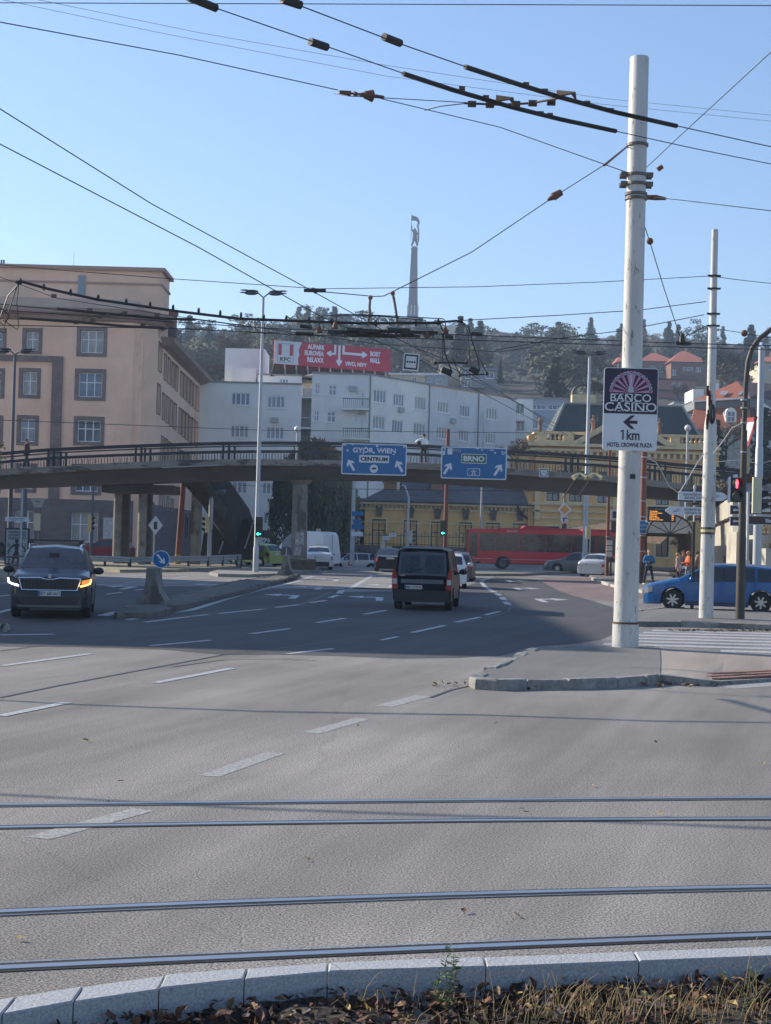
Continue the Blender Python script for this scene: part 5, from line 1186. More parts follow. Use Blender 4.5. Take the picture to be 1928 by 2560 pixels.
    for s in (-1, 1):
        q = MB(); q.sph((s*(w_+.13), ym, zm), .115, 10, 6, sc=(1.15, .6, .8)); q.cyl((s*(w_*.93), ym, zm-.06), (s*(w_+.06), ym, zm-.03), .03, n=6); q.build('wing_mirror', sp.get('mirm', pm), root, smooth=50)
    def surf(y, s):           # s 0..12 around the section
        q = sec(y); r_ = [(x, z) for x, z in q] + [(-x, z) for x, z in q[:-1]][::-1]
        k = int(min(11.999, s)); t = s-k; a, b = r_[k], r_[k+1]; return Vector((a[0]+(b[0]-a[0])*t, y, a[1]+(b[1]-a[1])*t))
    def patch(nm, y0, y1, s0, s1, mt, off=.012, n=5):
        for sd in (0, 1):
            q = MB(); g = []
            for i in range(n+1):
                for j in range(n+1):
                    y = y0+(y1-y0)*i/n; s = s0+(s1-s0)*j/n
                    if sd: s = 12-s
                    p = surf(y, s); c_ = Vector((0, y*.9, .6)); d = (p-c_); d.normalize(); q.v.append(p+d*off)
            for i in range(n):
                for j in range(n):
                    a = i*(n+1)+j; q.f.append([a, a+1, a+n+2, a+n+1]); q.m.append(0)
            q.build(nm, mt, root)
    for key, (nm, mt) in (('hl', ('headlight', HEADL)), ('tl', ('tail_light', TAILL))):
        if key in sp:
            for a in sp[key]: patch(nm, *a, mt)
    return sec
def car_plate(root, y, z, s_, facing=-1, x=0, w_=.52, h_=.115, txt=True):
    """facing -1: on the rear (plate looks to local -y)"""
    rz = 0 if facing < 0 else math.pi
    e = MB(); e.box((x, y, z), (w_, .014, h_)); e = e.build('number_plate', PLATEW, root)
    q = MB(); sx = -1 if facing < 0 else 1; q.box((x+sx*(w_/2-.025), y+facing*.009, z), (.045, .004, h_*.92)); q.build('blue_strip', PLATEB, e)
    if txt: text('lettering', s_, .1, BLACK, e, (x-sx*.0+sx*-.02, y+facing*.009, z), rot=(R(90), 0, rz), width=w_*.84, height=h_*.66, bold=.002, depth=.002)
    return e
def hplate(nm, root, pts, y, m, th=.015): return MB().prism([Vector((x, y, z)) for x, z in pts], (0, th, 0)).build(nm, m, root)
def place(name, label, cat, x, y, head, group=None, z=0): 
    """head = direction the vehicle points, (dx, dy)"""
    return empty(name, (x, y, z), math.atan2(-head[0], head[1]), label, cat, group)
suv = dict(L=4.70, W=1.88, H=1.66, zb=.24, rw=.36, wheels=(-1.42, 1.38), wr=.70,
    top=[(-2.35, .95), (-2.28, 1.05), (-2.0, 1.5), (-1.85, 1.60), (-1.2, 1.66), (0, 1.68), (.45, 1.62), (.62, 1.55), (1.28, 1.14), (1.45, 1.11), (2.0, 1.03), (2.2, .96), (2.30, .86), (2.35, .74)],
    belt=[(-2.35, .9), (-1.9, 1.08), (.9, 1.03), (1.3, 1.02), (2.0, .96), (2.25, .87), (2.35, .68)], w=[(-2.35, .78), (-2.2, .92), (-1.8, .99), (0, 1), (1.7, .99), (2.05, .965), (2.25, .90), (2.35, .82)],
    wind=(.62, 1.26), rear=(-2.24, -1.98), side=[(-1.9, -1.0), (-.92, .0), (.08, 1.05)], mir=.85, ws=1, tl=[(-2.33, -2.0, 2.4, 3.0)])
yc = 37.0; o = place('suv', 'dark blue grey suv driving towards the viewer with headlights and a roof bar', 'car', -8.12, 38.15, (.153, -.988))
make_car(o, suv, mat('suv_paint', (.009, .018, .028), .22, .1, coat=.12, spec=.3)); yf = 2.35
hplate('grille', o, [(-.60, .70), (.60, .70), (.68, .93), (.55, .95), (-.55, .95), (-.68, .93)], yf+.005, BLACK, .03)
mb = MB()
for (a, c) in (((-.63, .68), (.63, .68)), ((.63, .68), (.71, .95)), ((.71, .95), (.22, .965)), ((.22, .965), (.1, .93)), ((.1, .93), (-.1, .93)), ((-.1, .93), (-.22, .965)), ((-.22, .965), (-.71, .95)), ((-.71, .95), (-.63, .68))):
    mb.cyl((a[0], yf+.035, a[1]), (c[0], yf+.035, c[1]), .016, n=6)
mb.build('grille_frame', CHROME, o)
mb = MB()
for i in range(15):
    x = -.58+i*1.16/14
    mb.box((x, yf+.03, .82), (.014, .03, .2))
mb.build('grille_bars', mat('dark_bars', (.04, .04, .045), .35, .5), o)
for s in (-1, 1):
    hplate('headlight', o, [(s*.72, .80), (s*.90, .84), (s*.93, .97), (s*.86, 1.0), (s*.73, .93)][::s], yf-.10, mat('dark_headlight', (.04, .045, .055), .1), .13)
    m_ = LEDO if s < 0 else LEDW
    mb = MB(); mb.tube([(s*.70, yf+.045, .775), (s*.84, yf+.04, .81), (s*.925, yf+.03, .85), (s*.945, yf+.02, .95)], .02, 6); mb.build('light_strip', m_, o)
    if s < 0: hplate('indicator', o, [(s*.73, .82), (s*.90, .85), (s*.91, .95), (s*.74, .91)][::s], yf+.032, ORANGE, .005)
    hplate('fog_light', o, [(s*.6, .52), (s*.86, .56), (s*.86, .60), (s*.6, .56)][::s], yf-.005, mat('dark_headlight', (0, 0, 0)), .03)
hplate('lower_grille', o, [(-.62, .36), (.62, .36), (.72, .52), (-.72, .52)], yf+.0, BLACK, .03)
hplate('bumper_trim', o, [(-.70, .28), (.70, .28), (.76, .33), (-.76, .33)], yf+.004, mat('grey_trim', (.10, .11, .12), .5), .03)
mb = MB(); mb.cyl((0, yf-.01, .985), (0, yf+.03, .975), .055, n=18); mb.cyl((0, yf+.03, .975), (0, yf+.034, .975), .043, n=16, m=1); mb.box((0, yf+.038, .975), (.06, .006, .014), m=0); mb.prism([Vector((x, yf+.036, z)) for x, z in ((-.02, .985), (.03, .985), (0, 1.01))], (0, .006, 0), 0); mb.build('badge', [CHROME, BLACK], o)
car_plate(o, yf+.035, .60, 'BT 681AO', 1)
mb = MB()
for s in (-1, 1): mb.cyl((s*.30, 1.4, 1.115), (s*.46, 2.22, .965), .012, n=5)
mb.build('bonnet_crease', mat('suv_paint', (0, 0, 0)), o)
for s in (-1, 1):
    mb = MB(); mb.tube([(s*.60, .62, 1.60), (s*.62, .45, 1.71), (s*.63, 0, 1.745), (s*.63, -1.2, 1.73), (s*.61, -1.7, 1.66)], .022, 6); mb.build('roof_rail', CHROME, o, smooth=40)
mb = MB(); mb.box((0, .1, 1.82), (1.36, .11, .045)); mb.box((.6, .1, 1.775), (.1, .12, .07)); mb.box((-.6, .1, 1.775), (.1, .12, .07)); mb.build('roof_bar', BLACK, o)
mb = MB(); mb.sph((-.36, .55, 1.28), .11, 10, 8); mb.box((-.36, .45, 1.05), (.42, .2, .35)); mb.build('seat', DARK, o)
mb = MB(); mb.cyl((-.7, 1.34, 1.105), (.1, 1.30, 1.13), .012, n=5); mb.cyl((.0, 1.34, 1.105), (.72, 1.30, 1.13), .012, n=5); mb.build('wiper', BLACK, o)
hplate('inner_mirror', o, [(-.12, 1.45), (.12, 1.45), (.12, 1.52), (-.12, 1.52)], .82, BLACK, .02)
van = dict(L=4.36, W=1.76, H=1.80, zb=.27, rw=.315, wheels=(-1.45, 1.36), wr=.84,
    top=[(-2.18, .98), (-2.16, 1.02), (-2.06, 1.70), (-1.98, 1.79), (-1.8, 1.82), (0, 1.83), (.5, 1.80), (.72, 1.72), (1.4, 1.15), (1.6, 1.1), (2.05, .95), (2.18, .75)],
    belt=[(-2.18, .95), (-2.05, 1.06), (1.0, 1.02), (1.6, 1.0), (2.05, .9), (2.18, .7)], w=[(-2.18, .955), (-2.12, .985), (-1.8, 1), (1.7, .99), (2.05, .93), (2.18, .84)],
    wind=(.74, 1.38), rear=(-2.16, -2.03), side=[(-1.0, -.1), (0.0, 1.0)], mir=1.0, mirm=BLACK)
o = place('van', 'black high roofed passenger van seen from behind in the middle lane', 'car', 1.38, 47.5, (.115, .993))
BLK = mat('black_van_paint', (.005, .006, .010), .3, .0, spec=.08); make_car(o, van, BLK)
yr_ = -2.18
for s in (-1, 1):
    mb = MB(); mb.prism([Vector((s*x, yr_+.10, z)) for x, z in ((.70, .62), (.885, .60), (.885, 1.18), (.80, 1.2), (.74, 1.0))], (0, -.13, 0)); k = mb.build('tail_light', TAILL, o)
    mb = MB(); mb.box((s*.80, yr_-.035, .84), (.13, .01, .15)); mb.build('clear_lens', mat('clear_lens', (.45, .42, .42), .2), k)
mb = MB(); mb.prism([Vector((x, yr_+.012, z)) for x, z in rr(1.26, .12, .03, cz=.85)], (0, -.02, 0)); mb.build('plate_lamp_bar', mat('grey_trim', (0, 0, 0)), o)
mb = MB(); mb.box((0, yr_-.03, .42), (1.62, .1, .34)); mb.build('bumper', mat('black_bumper', (.018, .018, .02), .6), o, smooth=30)
car_plate(o, yr_-.02, .68, 'MA 270DE', -1, x=-.25)
mb = MB(); mb.box((0, yr_-.001, .78), (.012, .012, .5)); mb.build('door_seam', DARK, o)
for s in (-1, 1):
    q0, q1 = Vector((s*.05, yr_-.005, 1.1)), Vector((s*.05, yr_+.08, 1.62)); mb = MB(); mb.prism([Vector((s*.08, yr_-.005, 1.10)), Vector((s*.64, yr_-.005, 1.10)), Vector((s*.62, yr_+.085, 1.62)), Vector((s*.08, yr_+.085, 1.62))][::s], (0, -.006, .0)); mb.build('rear_window', mat('rear_glass', (.012, .024, .034), .1, spec=.5, var=(2, .7)), o)
mb = MB(); mb.cyl((-.45, yr_-.02, 1.13), (.05, yr_-.0, 1.24), .012, n=5); mb.build('rear_wiper', BLACK, o)
text('badge', 'DACIA', .05, CHROME, o, (-.58, yr_-.006, 1.02), width=.16, height=.035, depth=.002)
mb = MB(); mb.prism([Vector((x, yr_+.02, 1.80)) for x in (-.6, .6)]+[Vector((.62, yr_+.3, 1.855)), Vector((-.62, yr_+.3, 1.855))], (0, 0, .02)); mb.build('roof_lip', BLK, o)
est = dict(L=4.5, W=1.81, H=1.44, zb=.17, rw=.325, wheels=(-1.37, 1.32), wr=.70, spokes=7,
    top=[(-2.33, .90), (-2.28, 1.02), (-2.0, 1.32), (-1.8, 1.39), (-1.0, 1.455), (-.2, 1.47), (.25, 1.44), (.45, 1.37), (1.18, 1.0), (1.4, .965), (2.0, .82), (2.2, .74), (2.33, .60)],
    belt=[(-2.33, .85), (-2.0, .97), (.8, .91), (1.2, .90), (1.9, .78), (2.2, .68), (2.33, .52)], w=[(-2.33, .80), (-2.15, .94), (-1.8, .99), (0, 1), (1.6, .99), (1.9, .93), (2.1, .83), (2.25, .62)],
    wind=(.47, 1.17), rear=(-2.26, -1.98), side=[(-1.95, -1.25), (-1.17, -.28), (-.2, .85)], mir=.75, hl=[(1.95, 2.28, 2.3, 2.95)], tl=[(-2.32, -2.05, 2.4, 3.0)])
fx = P(1689, 1497, 50).x
o = place('estate_car', 'bright blue estate car standing side-on behind the signposts', 'car', 10.57, 48.9, (-.97, .24), z=.08)
BLU = paint('blue_paint', (.010, .085, .25), .25, .2); make_car(o, est, BLU)
for s in (-1, 1):
    mb = MB()
    for y in (-1.22, -.24, .93): mb.tube([(s*.872, y, .30), (s*.912, y-.02, .55), (s*.888, y+.0, .90)], .006, 4)
    mb.box((s*.905, -.1, .27), (.03, 2.0, .05)); mb.build('door_seam', DARK, o)
    for y in (-.85, .15): MB().box((s*.905, y, .80), (.03, .2, .03)).build('door_handle', BLU, o)
    mb = MB(); mb.tube([(s*.62, .3, 1.44), (s*.63, 0, 1.495), (s*.62, -1.5, 1.47), (s*.60, -1.85, 1.40)], .015, 5); mb.build('roof_rail', CHROME, o)
    mb = MB(); mb.box((s*.845, -.24, 1.16), (.04, .07, .44)); mb.build('pillar_trim', BLACK, o)
sed = dict(L=4.6, W=1.80, H=1.43, zb=.2, rw=.32, wheels=(-1.35, 1.33), wr=.70,
    top=[(-2.3, .86), (-2.24, .98), (-1.8, 1.05), (-1.62, 1.07), (-.95, 1.38), (-.5, 1.44), (0, 1.45), (.3, 1.42), (1.1, .98), (1.3, .95), (2.0, .82), (2.2, .72), (2.3, .58)],
    belt=[(-2.3, .80), (-1.8, .96), (.9, .9), (1.3, .88), (2.0, .76), (2.3, .5)], w=[(-2.3, .86), (-2.15, .95), (-1.7, .99), (1.6, .99), (2.0, .93), (2.3, .72)],
    wind=(.45, 1.08), rear=(-1.55, -.98), side=[(-1.2, -.3), (-.22, .8)], mir=.72, hl=[(1.95, 2.25, 2.3, 2.95)], tl=[(-2.28, -2.0, 2.35, 3.0)])
hat = dict(L=3.95, W=1.70, H=1.47, zb=.2, rw=.30, wheels=(-1.2, 1.22), wr=.72,
    top=[(-1.97, .92), (-1.93, 1.0), (-1.55, 1.38), (-1.35, 1.46), (-.3, 1.5), (.2, 1.45), (1.05, 1.0), (1.25, .95), (1.75, .8), (1.97, .6)],
    belt=[(-1.97, .88), (-1.6, .98), (.8, .93), (1.2, .9), (1.75, .74), (1.97, .52)], w=[(-1.97, .88), (-1.8, .96), (-1.4, 1), (1.3, .98), (1.75, .92), (1.97, .74)],
    wind=(.25, 1.03), rear=(-1.9, -1.53), side=[(-1.45, -.75), (-.67, .0), (.08, .8)], mir=.75, hl=[(1.6, 1.9, 2.3, 2.95)], tl=[(-1.95, -1.7, 2.3, 3.0)])
LG = mat('lit_cabin_glass', (.22, .24, .22), .1, spec=.8)
def far_car(nm, label, spec, pm, px, d, head, z=0, **kw):
    x = P(px, 1400, d).x; o = place(nm, label, 'car', x, d, head, z=z); sp = dict(spec); sp.update(kw); make_car(o, sp, pm, 1); return o, sp
def taxi_light(o, y=0.0, z=1.5): MB().box((0, y, z+.03), (.36, .12, .13)).build('roof_sign', mat('taxi_sign', (.55, .52, .42), .4), o)
WP = paint('white_paint_car', (.66, .66, .66), .3, 0); SIL = paint('silver_paint', (.40, .42, .45), .3, .5); BLKP = mat('black_paint', (.006, .006, .008), .2, 0, spec=.25); GRY = paint('grey_paint', (.10, .11, .12), .3, .5)
o, sp = far_car('taxi', 'white saloon taxi seen from behind just right of the bridge pier', sed, WP, 796, 99, (-.06, 1)); taxi_light(o); car_plate(o, -2.31, .78, 'BL', -1, txt=False)
MB().box((0, -2.30, .36), (1.3, .05, .28)).build('bumper', BLACK, o)
o, sp = far_car('taxi', 'black saloon taxi with a roof sign seen from behind left of the black van', sed, BLKP, 972, 97.5, (-.03, 1)); taxi_light(o); car_plate(o, -2.31, .86, 'BL', -1, txt=False)
mb = MB(); mb.box((0, -2.32, .98), (1.2, .03, .025)); mb.build('chrome_strip', CHROME, o)
o, sp = far_car('hatchback', 'light green hatchback turning behind the lamp post at the bridge staircase', hat, paint('lime_paint', (.34, .42, .12), .3, .2), 637, 104, (-.80, .60), glass=LG)
car_plate(o, -1.98, .82, 'BL', -1, txt=False)
o, sp = far_car('saloon_car', 'white saloon seen from behind near the red brown post by the bus', sed, paint('pearl_white', (.58, .59, .60), .3, .2), 1502, 99, (.42, .9)); car_plate(o, -2.31, .80, 'BL', -1, txt=False)
o, sp = far_car('saloon_car', 'dark grey saloon in front of the red bus, facing left', sed, GRY, 1445, 107, (-.97, .22))
o, sp = far_car('estate_car', 'white hatchback mostly hidden behind the right side of the black van', hat, WP, 1122, 68.5, (.06, 1), H=1.52); car_plate(o, -1.98, .82, 'BL', -1, txt=False)
o, sp = far_car('estate_car', 'dark brown estate two cars ahead of the black van in the right lane', dict(est, rear=(-2.26, -1.98)), paint('brown_paint', (.06, .045, .05), .3, .4), 1145, 80, (.10, 1), glass=GLASSD)
o, sp = far_car('estate_car', 'silver estate car crossing to the left with a red mark on its door', est, SIL, 879, 122, (-.90, -.28), z=gz(-2, 122)-.12); 
MB().box((-.915, .35, .62), (.02, .35, .28)).build('door_mark', mat('red_mark', (.35, .03, .03), .5), o); MB().box((.915, .35, .62), (.02, .35, .28)).build('door_mark', mat('red_mark', (0, 0, 0)), o)
o, sp = far_car('parked_car', 'dark red car parked beyond the guard rail in front of the salmon building', hat, paint('wine_paint', (.25, .012, .02), .3, .2), 262, 108, (-.96, .1))
o, sp = far_car('parked_car', 'black parked car cut off by the left edge of the photo', est, BLKP, -28, 100, (.99, .1))
dv = dict(L=5.0, W=1.95, H=2.35, zb=.25, rw=.34, wheels=(-1.5, 1.55), wr=.80,
    top=[(-2.5, 1.0), (-2.48, 1.2), (-2.38, 2.2), (-2.2, 2.38), (0, 2.42), (.5, 2.35), (1.0, 2.0), (1.65, 1.25), (1.9, 1.15), (2.35, .95), (2.5, .65)],
    belt=[(-2.5, .95), (1.2, 1.08), (1.8, 1.05), (2.35, .88), (2.5, .55)], w=[(-2.5, .95), (-2.3, .99), (1.6, .99), (2.2, .93), (2.5, .8)],
    wind=(1.0, 1.6), rear=(-2.4999, -2.4998), side=[(.35, 1.3)], mir=1.45, hl=[(2.05, 2.4, 2.3, 2.95)])
o, sp = far_car('delivery_van', 'white high roofed delivery van partly hidden behind the bridge pier', dv, WP, 760, 107, (-.80, .60))
MB().box((0, -2.49, 1.3), (.02, .02, 1.9)).build('door_seam', DARK, o)
bx = P(1164, 1400, 116).x
o = empty('bus', (bx+6.05, 116.2, .05), R(0), 'long red city bus standing side-on across the junction behind the traffic lights', 'bus')
Lb_, Hb = 12.1, 3.05; BR_ = paint('bus_red', (.60, .015, .025), .35, 0); RO = mat('bus_red_dull', (.36, .02, .03), .5)
hl = Lb_/2
def arch(cx, r, n=10): return [(cx+r*math.cos(math.pi*t/n), .42+r*math.sin(math.pi*t/n)) for t in range(n+1)]
side = [(-hl+.05, .32)] + [(x, z) for x, z in arch(-hl+2.75, .56)[::-1]] + [(x, z) for x, z in arch(hl-3.4, .56)[::-1]] + [(hl, .32), (hl, 2.8), (hl-.12, 2.95), (-hl+.35, 2.95), (-hl+.12, 2.8), (-hl, 1.1)]
MB().prism([Vector((x, -1.27, z)) for x, z in side], (0, 2.54, 0)).build('body', BR_, o)
mb = MB(); mb.prism([Vector((x, -1.0, z)) for x, z in ((-hl+2.2, 2.94), (hl-3.5, 2.94), (hl-3.8, 3.12), (-hl+6.4, 3.12), (-hl+6.1, 3.25), (-hl+4.4, 3.25), (-hl+4.1, 3.05), (-hl+2.4, 3.02))], (0, 2.0, 0)); mb.build('roof_unit', RO, o)
MB().box((hl-1.8, 0, 3.03), (3.0, 1.9, .18)).build('roof_unit', RO, o)
BG = mat('bus_glass', (.035, .03, .032), .12, spec=.8, var=(.7, .8, (1, 1, 1.5)))
xs_ = [-hl+.95, -hl+2.15, -hl+4.0, -hl+5.9, -hl+7.8, -hl+9.7, hl-.35]
for a, c in zip(xs_, xs_[1:]):
    for y in (-1.285, 1.275): MB().box(((a+c)/2, y+.005, 1.98), (c-a-.05, .02, 1.32)).build('window', BG, o)
MB().box(((-hl+.5), -1.28, 1.75), (.62, .02, 1.75)).build('door_window', BG, o)
MB().box((-hl-.02, 0, 1.85), (.06, 2.3, 1.75)).build('windscreen', BG, o)
MB().box((-hl+.1, 0, 2.75), (.2, 2.0, .2)).build('destination_display', mat('display_black', (.02, .02, .02), .3), o)
mb = MB(); mb.box((1.2, -1.275, .72), (Lb_-2.9, .012, .03)); mb.box((-hl+1.0, -1.275, .72), (1.9, .012, .03)); mb.build('side_stripe', mat('stripe_white', (.6, .5, .5), .5), o)
for cx in (-hl+2.75, hl-3.4):
    for y in (-1.12, 1.12):
        q = MB(); q.lathe([(.28, -.13), (.46, -.13), (.48, -.1), (.48, .1), (.46, .13), (.28, .13)], (0, 0, 0), 20, cap=False); q.xf(Matrix.Translation((cx, y, .45)) @ Matrix.Rotation(R(90), 4, 'X')); t = q.build('wheel', RUBBER, o, smooth=40)
        q = MB(); q.lathe([(.29, -.11), (.27, .11), (.14, .06), (.12, .1), (.02, .1)], (0, 0, 0), 14); q.xf(Matrix.Translation((cx, y, .45)) @ Matrix.Rotation(R(90), 4, 'X')); q.build('rim', GRY, t)
mb = MB(); mb.tube([(-hl, -1.1, 2.6), (-hl-.25, -1.25, 2.5), (-hl-.28, -1.3, 2.2)], .03, 5); mb.box((-hl-.28, -1.3, 2.05), (.1, .2, .4)); mb.build('wing_mirror', BLACK, o)
MB().box((0, 0, .5), (Lb_-.4, 2.3, .3)).build('underbody', BLACK, o)
for x, z in ((-hl+1.2, .9),): MB().box((x-.9, -1.275, z), (.35, .02, .18)).build('headlight', HEADL, o)
text('lettering', 'IDS BK', .2, SWH, o, (-hl+3.4, -1.285, 2.8), width=.8, height=.12)
SKIN = mat('skin', (.45, .25, .17), .6); 
def skin_mesh(name, chain, m, parent, sub=1):
    """chain: dict joint->(pos, radius), edges list; continuous skinned surface"""
    J, E, root = chain; names = list(J); me = bpy.data.meshes.new(name); me.from_pydata([J[n][0] for n in names], [(names.index(a), names.index(b)) for a, b in E], [])
    o = bpy.data.objects.new(name, me); COL.objects.link(o); sk = o.modifiers.new('s', 'SKIN'); sk.use_smooth_shade = True; sb = o.modifiers.new('b', 'SUBSURF'); sb.levels = sub; sb.render_levels = sub
    for i, n in enumerate(names):
        v = me.skin_vertices[0].data[i]; r = J[n][1]; v.radius = r if isinstance(r, tuple) else (r, r); v.use_root = (n == root)
    dg = bpy.context.evaluated_depsgraph_get(); dg.update(); me2 = bpy.data.meshes.new_from_object(o.evaluated_get(dg)); bpy.data.objects.remove(o)
    me2.name = name; me2.materials.clear(); me2.materials.append(m); me2.shade_smooth()
    o2 = bpy.data.objects.new(name, me2); COL.objects.link(o2); o2.parent = parent; return o2
def person(px, py, d, face, label, top, legs, hair, h=1.74, z=None, stance=.12, arms=((.30, .02, .95), (-.30, .02, .95)), elbows=((.28, -.05, 1.15), (-.28, -.05, 1.15)), coat=False, bag=None, lean=0, shoes=None, step=0.0):
    """face: rotation about z, local -y is forward"""
    p = P(px, py, d) if z is None else Vector((P(px, py or 1420, d).x, d, z)); o = empty('person', p, face, label, 'person'); s = h/1.74
    V = lambda x, y, z_: (x*s, y*s+lean*z_*s*.1, z_*s)
    J = {'pel': (V(0, 0, .93), .13), 'waist': (V(0, 0, 1.08), (.15, .11)), 'chest': (V(0, 0, 1.30), (.17, .115)), 'neckb': (V(0, 0, 1.46), .08), 'neck': (V(0, -.01, 1.52), .055), 'head': (V(0, -.02, 1.62), (.075, .09)), 'crown': (V(0, -.01, 1.70), .065)}
    E = [('pel', 'waist'), ('waist', 'chest'), ('chest', 'neckb'), ('neckb', 'neck'), ('neck', 'head'), ('head', 'crown')]
    JT = {k: J[k] for k in ('pel', 'waist', 'chest', 'neckb')}; JL = {'pel': (V(0, 0, .95), .14)}; ET = E[:3]; EL = []
    for i, sd in enumerate((1, -1)):
        sh = V(.19*sd, 0, 1.42); el = V(*elbows[i]); ha = V(*arms[i]); hv = Vector(ha)+(Vector(ha)-Vector(el)).normalized()*.08
        J[f'sh{i}'] = (sh, .06); J[f'el{i}'] = (el, .045); J[f'wr{i}'] = (ha, .032); J[f'ha{i}'] = (tuple(hv), (.035, .02)); E += [('chest', f'sh{i}'), (f'sh{i}', f'el{i}'), (f'el{i}', f'wr{i}'), (f'wr{i}', f'ha{i}')]
        JT[f'sh{i}'] = (sh, .075); JT[f'el{i}'] = (el, .062); JT[f'wr{i}'] = (ha, .05); ET = ET+[('chest', f'sh{i}'), (f'sh{i}', f'el{i}'), (f'el{i}', f'wr{i}')]
        hp = V(.09*sd, 0, .88); kn = V((.10+stance*.5)*sd, -.02+step*sd*.5, .50); an = V((.09+stance)*sd, .02+step*sd, .08); to = V((.10+stance)*sd, -.14+step*sd, .04)
        J[f'hp{i}'] = (hp, .085); J[f'kn{i}'] = (kn, .055); J[f'an{i}'] = (an, .04); J[f'to{i}'] = (to, .035); E += [('pel', f'hp{i}'), (f'hp{i}', f'kn{i}'), (f'kn{i}', f'an{i}'), (f'an{i}', f'to{i}')]
        JL[f'hp{i}'] = (hp, .10); JL[f'kn{i}'] = (kn, .075); JL[f'an{i}'] = (an, .06); EL += [('pel', f'hp{i}'), (f'hp{i}', f'kn{i}'), (f'kn{i}', f'an{i}')]
        q = MB(); q.sph((an[0], an[1]-.07, .045), .07, 8, 6, sc=(.75, 1.9, .6)); q.build('shoe', shoes or mat('white_shoes', (.55, .55, .55), .6), o, smooth=50)
    skin_mesh('body', (J, E, 'pel'), SKIN, o)
    JT['pel'] = (V(0, 0, .90 if not coat else .72), (.17, .14) if not coat else (.2, .16)); JT['waist'] = (JT['waist'][0], (.18, .135)); JT['chest'] = (JT['chest'][0], (.20, .14)); JT['neckb'] = (V(0, 0, 1.47), .085)
    skin_mesh('jacket', (JT, ET, 'pel'), top, o); skin_mesh('trousers', (JL, EL, 'pel'), legs, o)
    q = MB(); q.sph(V(0, .015, 1.665), .098*s, 12, 8, sc=(.9, 1.05, 1.0)); q.build('hair', hair, o, smooth=60)
    q = MB(); fy = -.115*s
    q.sph(V(0, -.075, 1.63), .072*s, 10, 8, sc=(.85, .75, 1.15)); q.sph((0, fy-.015, 1.62*s), .014*s, 6, 5, sc=(.8, 1, 1.3)); q.build('face', SKIN, o, smooth=60)
    q = MB()
    for sx in (-1, 1): q.sph((sx*.028*s, fy-.008, 1.645*s), .009*s, 6, 4)
    q.box((0, fy-.006, 1.585*s), (.04*s, .006, .008)); q.build('eyes_and_mouth', mat('dark_features', (.05, .02, .02), .6), o)
    if bag:
        q = MB(); q.sph(V(*bag[0]), .17, 10, 7, sc=(.85, .6, 1.25)); q.build('bag', bag[1], o, smooth=60)
    return o
C = lambda n, c: mat(n, c, .8, var=(9, .15))
HB = C('brown_hair', (.06, .035, .02)); HK = C('black_hair', (.012, .01, .01)); HG = C('grey_hair', (.30, .27, .24)); HL = C('fair_hair', (.34, .22, .10))
feet = Vector((0, 76, .14))
o = person(1622, 0, feet.y, R(12), 'person in a bright blue hooded jacket and dark trousers, holding a dark cap', C('blue_jacket', (.01, .14, .32)), C('navy_trousers', (.012, .014, .03)), HG, 1.72, .135, .17, ((.10, -.24, 1.12), (-.10, -.24, 1.13)), ((.30, -.04, 1.13), (-.30, -.04, 1.13)))
mb = MB(); mb.sph((0, -.32, 1.12), .10, 8, 6, sc=(1.4, .7, .7)); mb.build('cap_in_hands', C('dark_cap', (.03, .015, .015)), o, smooth=60)
d = 73
for px, dd, fc, lab, top, leg, hair, hh, kw in (
    (1694, 76, 70, 'person in a patterned light blouse with a white shoulder bag at the bus shelter', C('pale_pattern', (.32, .22, .22)), C('black_trousers', (.015, .015, .018)), HL, 1.62, dict(bag=((-.18, -.12, .95), C('pink_white_bag', (.45, .32, .32))))),
    (1708, 77.5, -40, 'person in a dark jacket talking between two others at the bus shelter', C('dark_jacket', (.03, .025, .03)), C('blue_jeans', (.06, .08, .12)), C('reddish_hair', (.20, .06, .04)), 1.76, {}),
    (1721, 76.5, -80, 'person in an orange jacket and light jeans at the bus shelter', C('orange_jacket', (.60, .13, .04)), C('light_jeans', (.16, .21, .28)), C('sandy_hair', (.30, .17, .09)), 1.72, dict(arms=((.1, -.35, 1.15), (-.1, -.35, 1.1)))),
    (1744, 76.5, 90, 'person in a tan coat partly hidden behind the black signpost', C('tan_coat', (.32, .20, .12)), C('brown_trousers', (.08, .06, .05)), HB, 1.74, dict(coat=True))):
    person(px, 0, dd, R(fc), lab, top, leg, hair, hh, .135, .05, step=.1, **kw)
pz_ = prof_at(P(1059, 1150, 89).x)[2]
person(1059, 1140, 89.3, R(200), 'person in a white shirt with a dark backpack leaning on the footbridge railing', C('white_shirt', (.82, .83, .85)), C('dark_trousers', (.03, .025, .025)), HK, 1.78, pz_, .05, ((.42, -.25, 1.25), (-.2, -.3, 1.2)), ((.38, .05, 1.35), (-.3, .0, 1.2)), bag=((.24, -.08, 1.22), C('black_backpack', (.02, .025, .035))))
pz_ = prof_at(P(66, 1170, 89).x)[2]
person(66, 1150, 89.5, R(80), 'person in a dark red top walking on the left part of the footbridge', C('dark_red_top', (.08, .02, .025)), C('black_jeans', (.015, .015, .02)), HB, 1.74, pz_, .04, step=.22, shoes=BLACK)
b0 = P(1590, 1450, 82); o = empty('bus_shelter', (0, 0, 0), 0, 'old arched bus shelter with brown ribs and a curved translucent roof beside the waiting people', 'bus shelter', world=True)
SB = mat('shelter_brown', (.055, .04, .03), .65, .2); SG = mat('shelter_roof_panel', (.42, .40, .36), .4, var=(1.5, .3)); 
A = P(1732, 1380, 70); B_ = P(1674, 1380, 84)     # line of rear posts (right side), near -> far
xr_n, yn, xr_f, yf_ = P(1727, 1400, 78).x, 78.0, P(1694, 1400, 98).x, 98.0
n = 10; wsp = 2.15
hz = 2.7
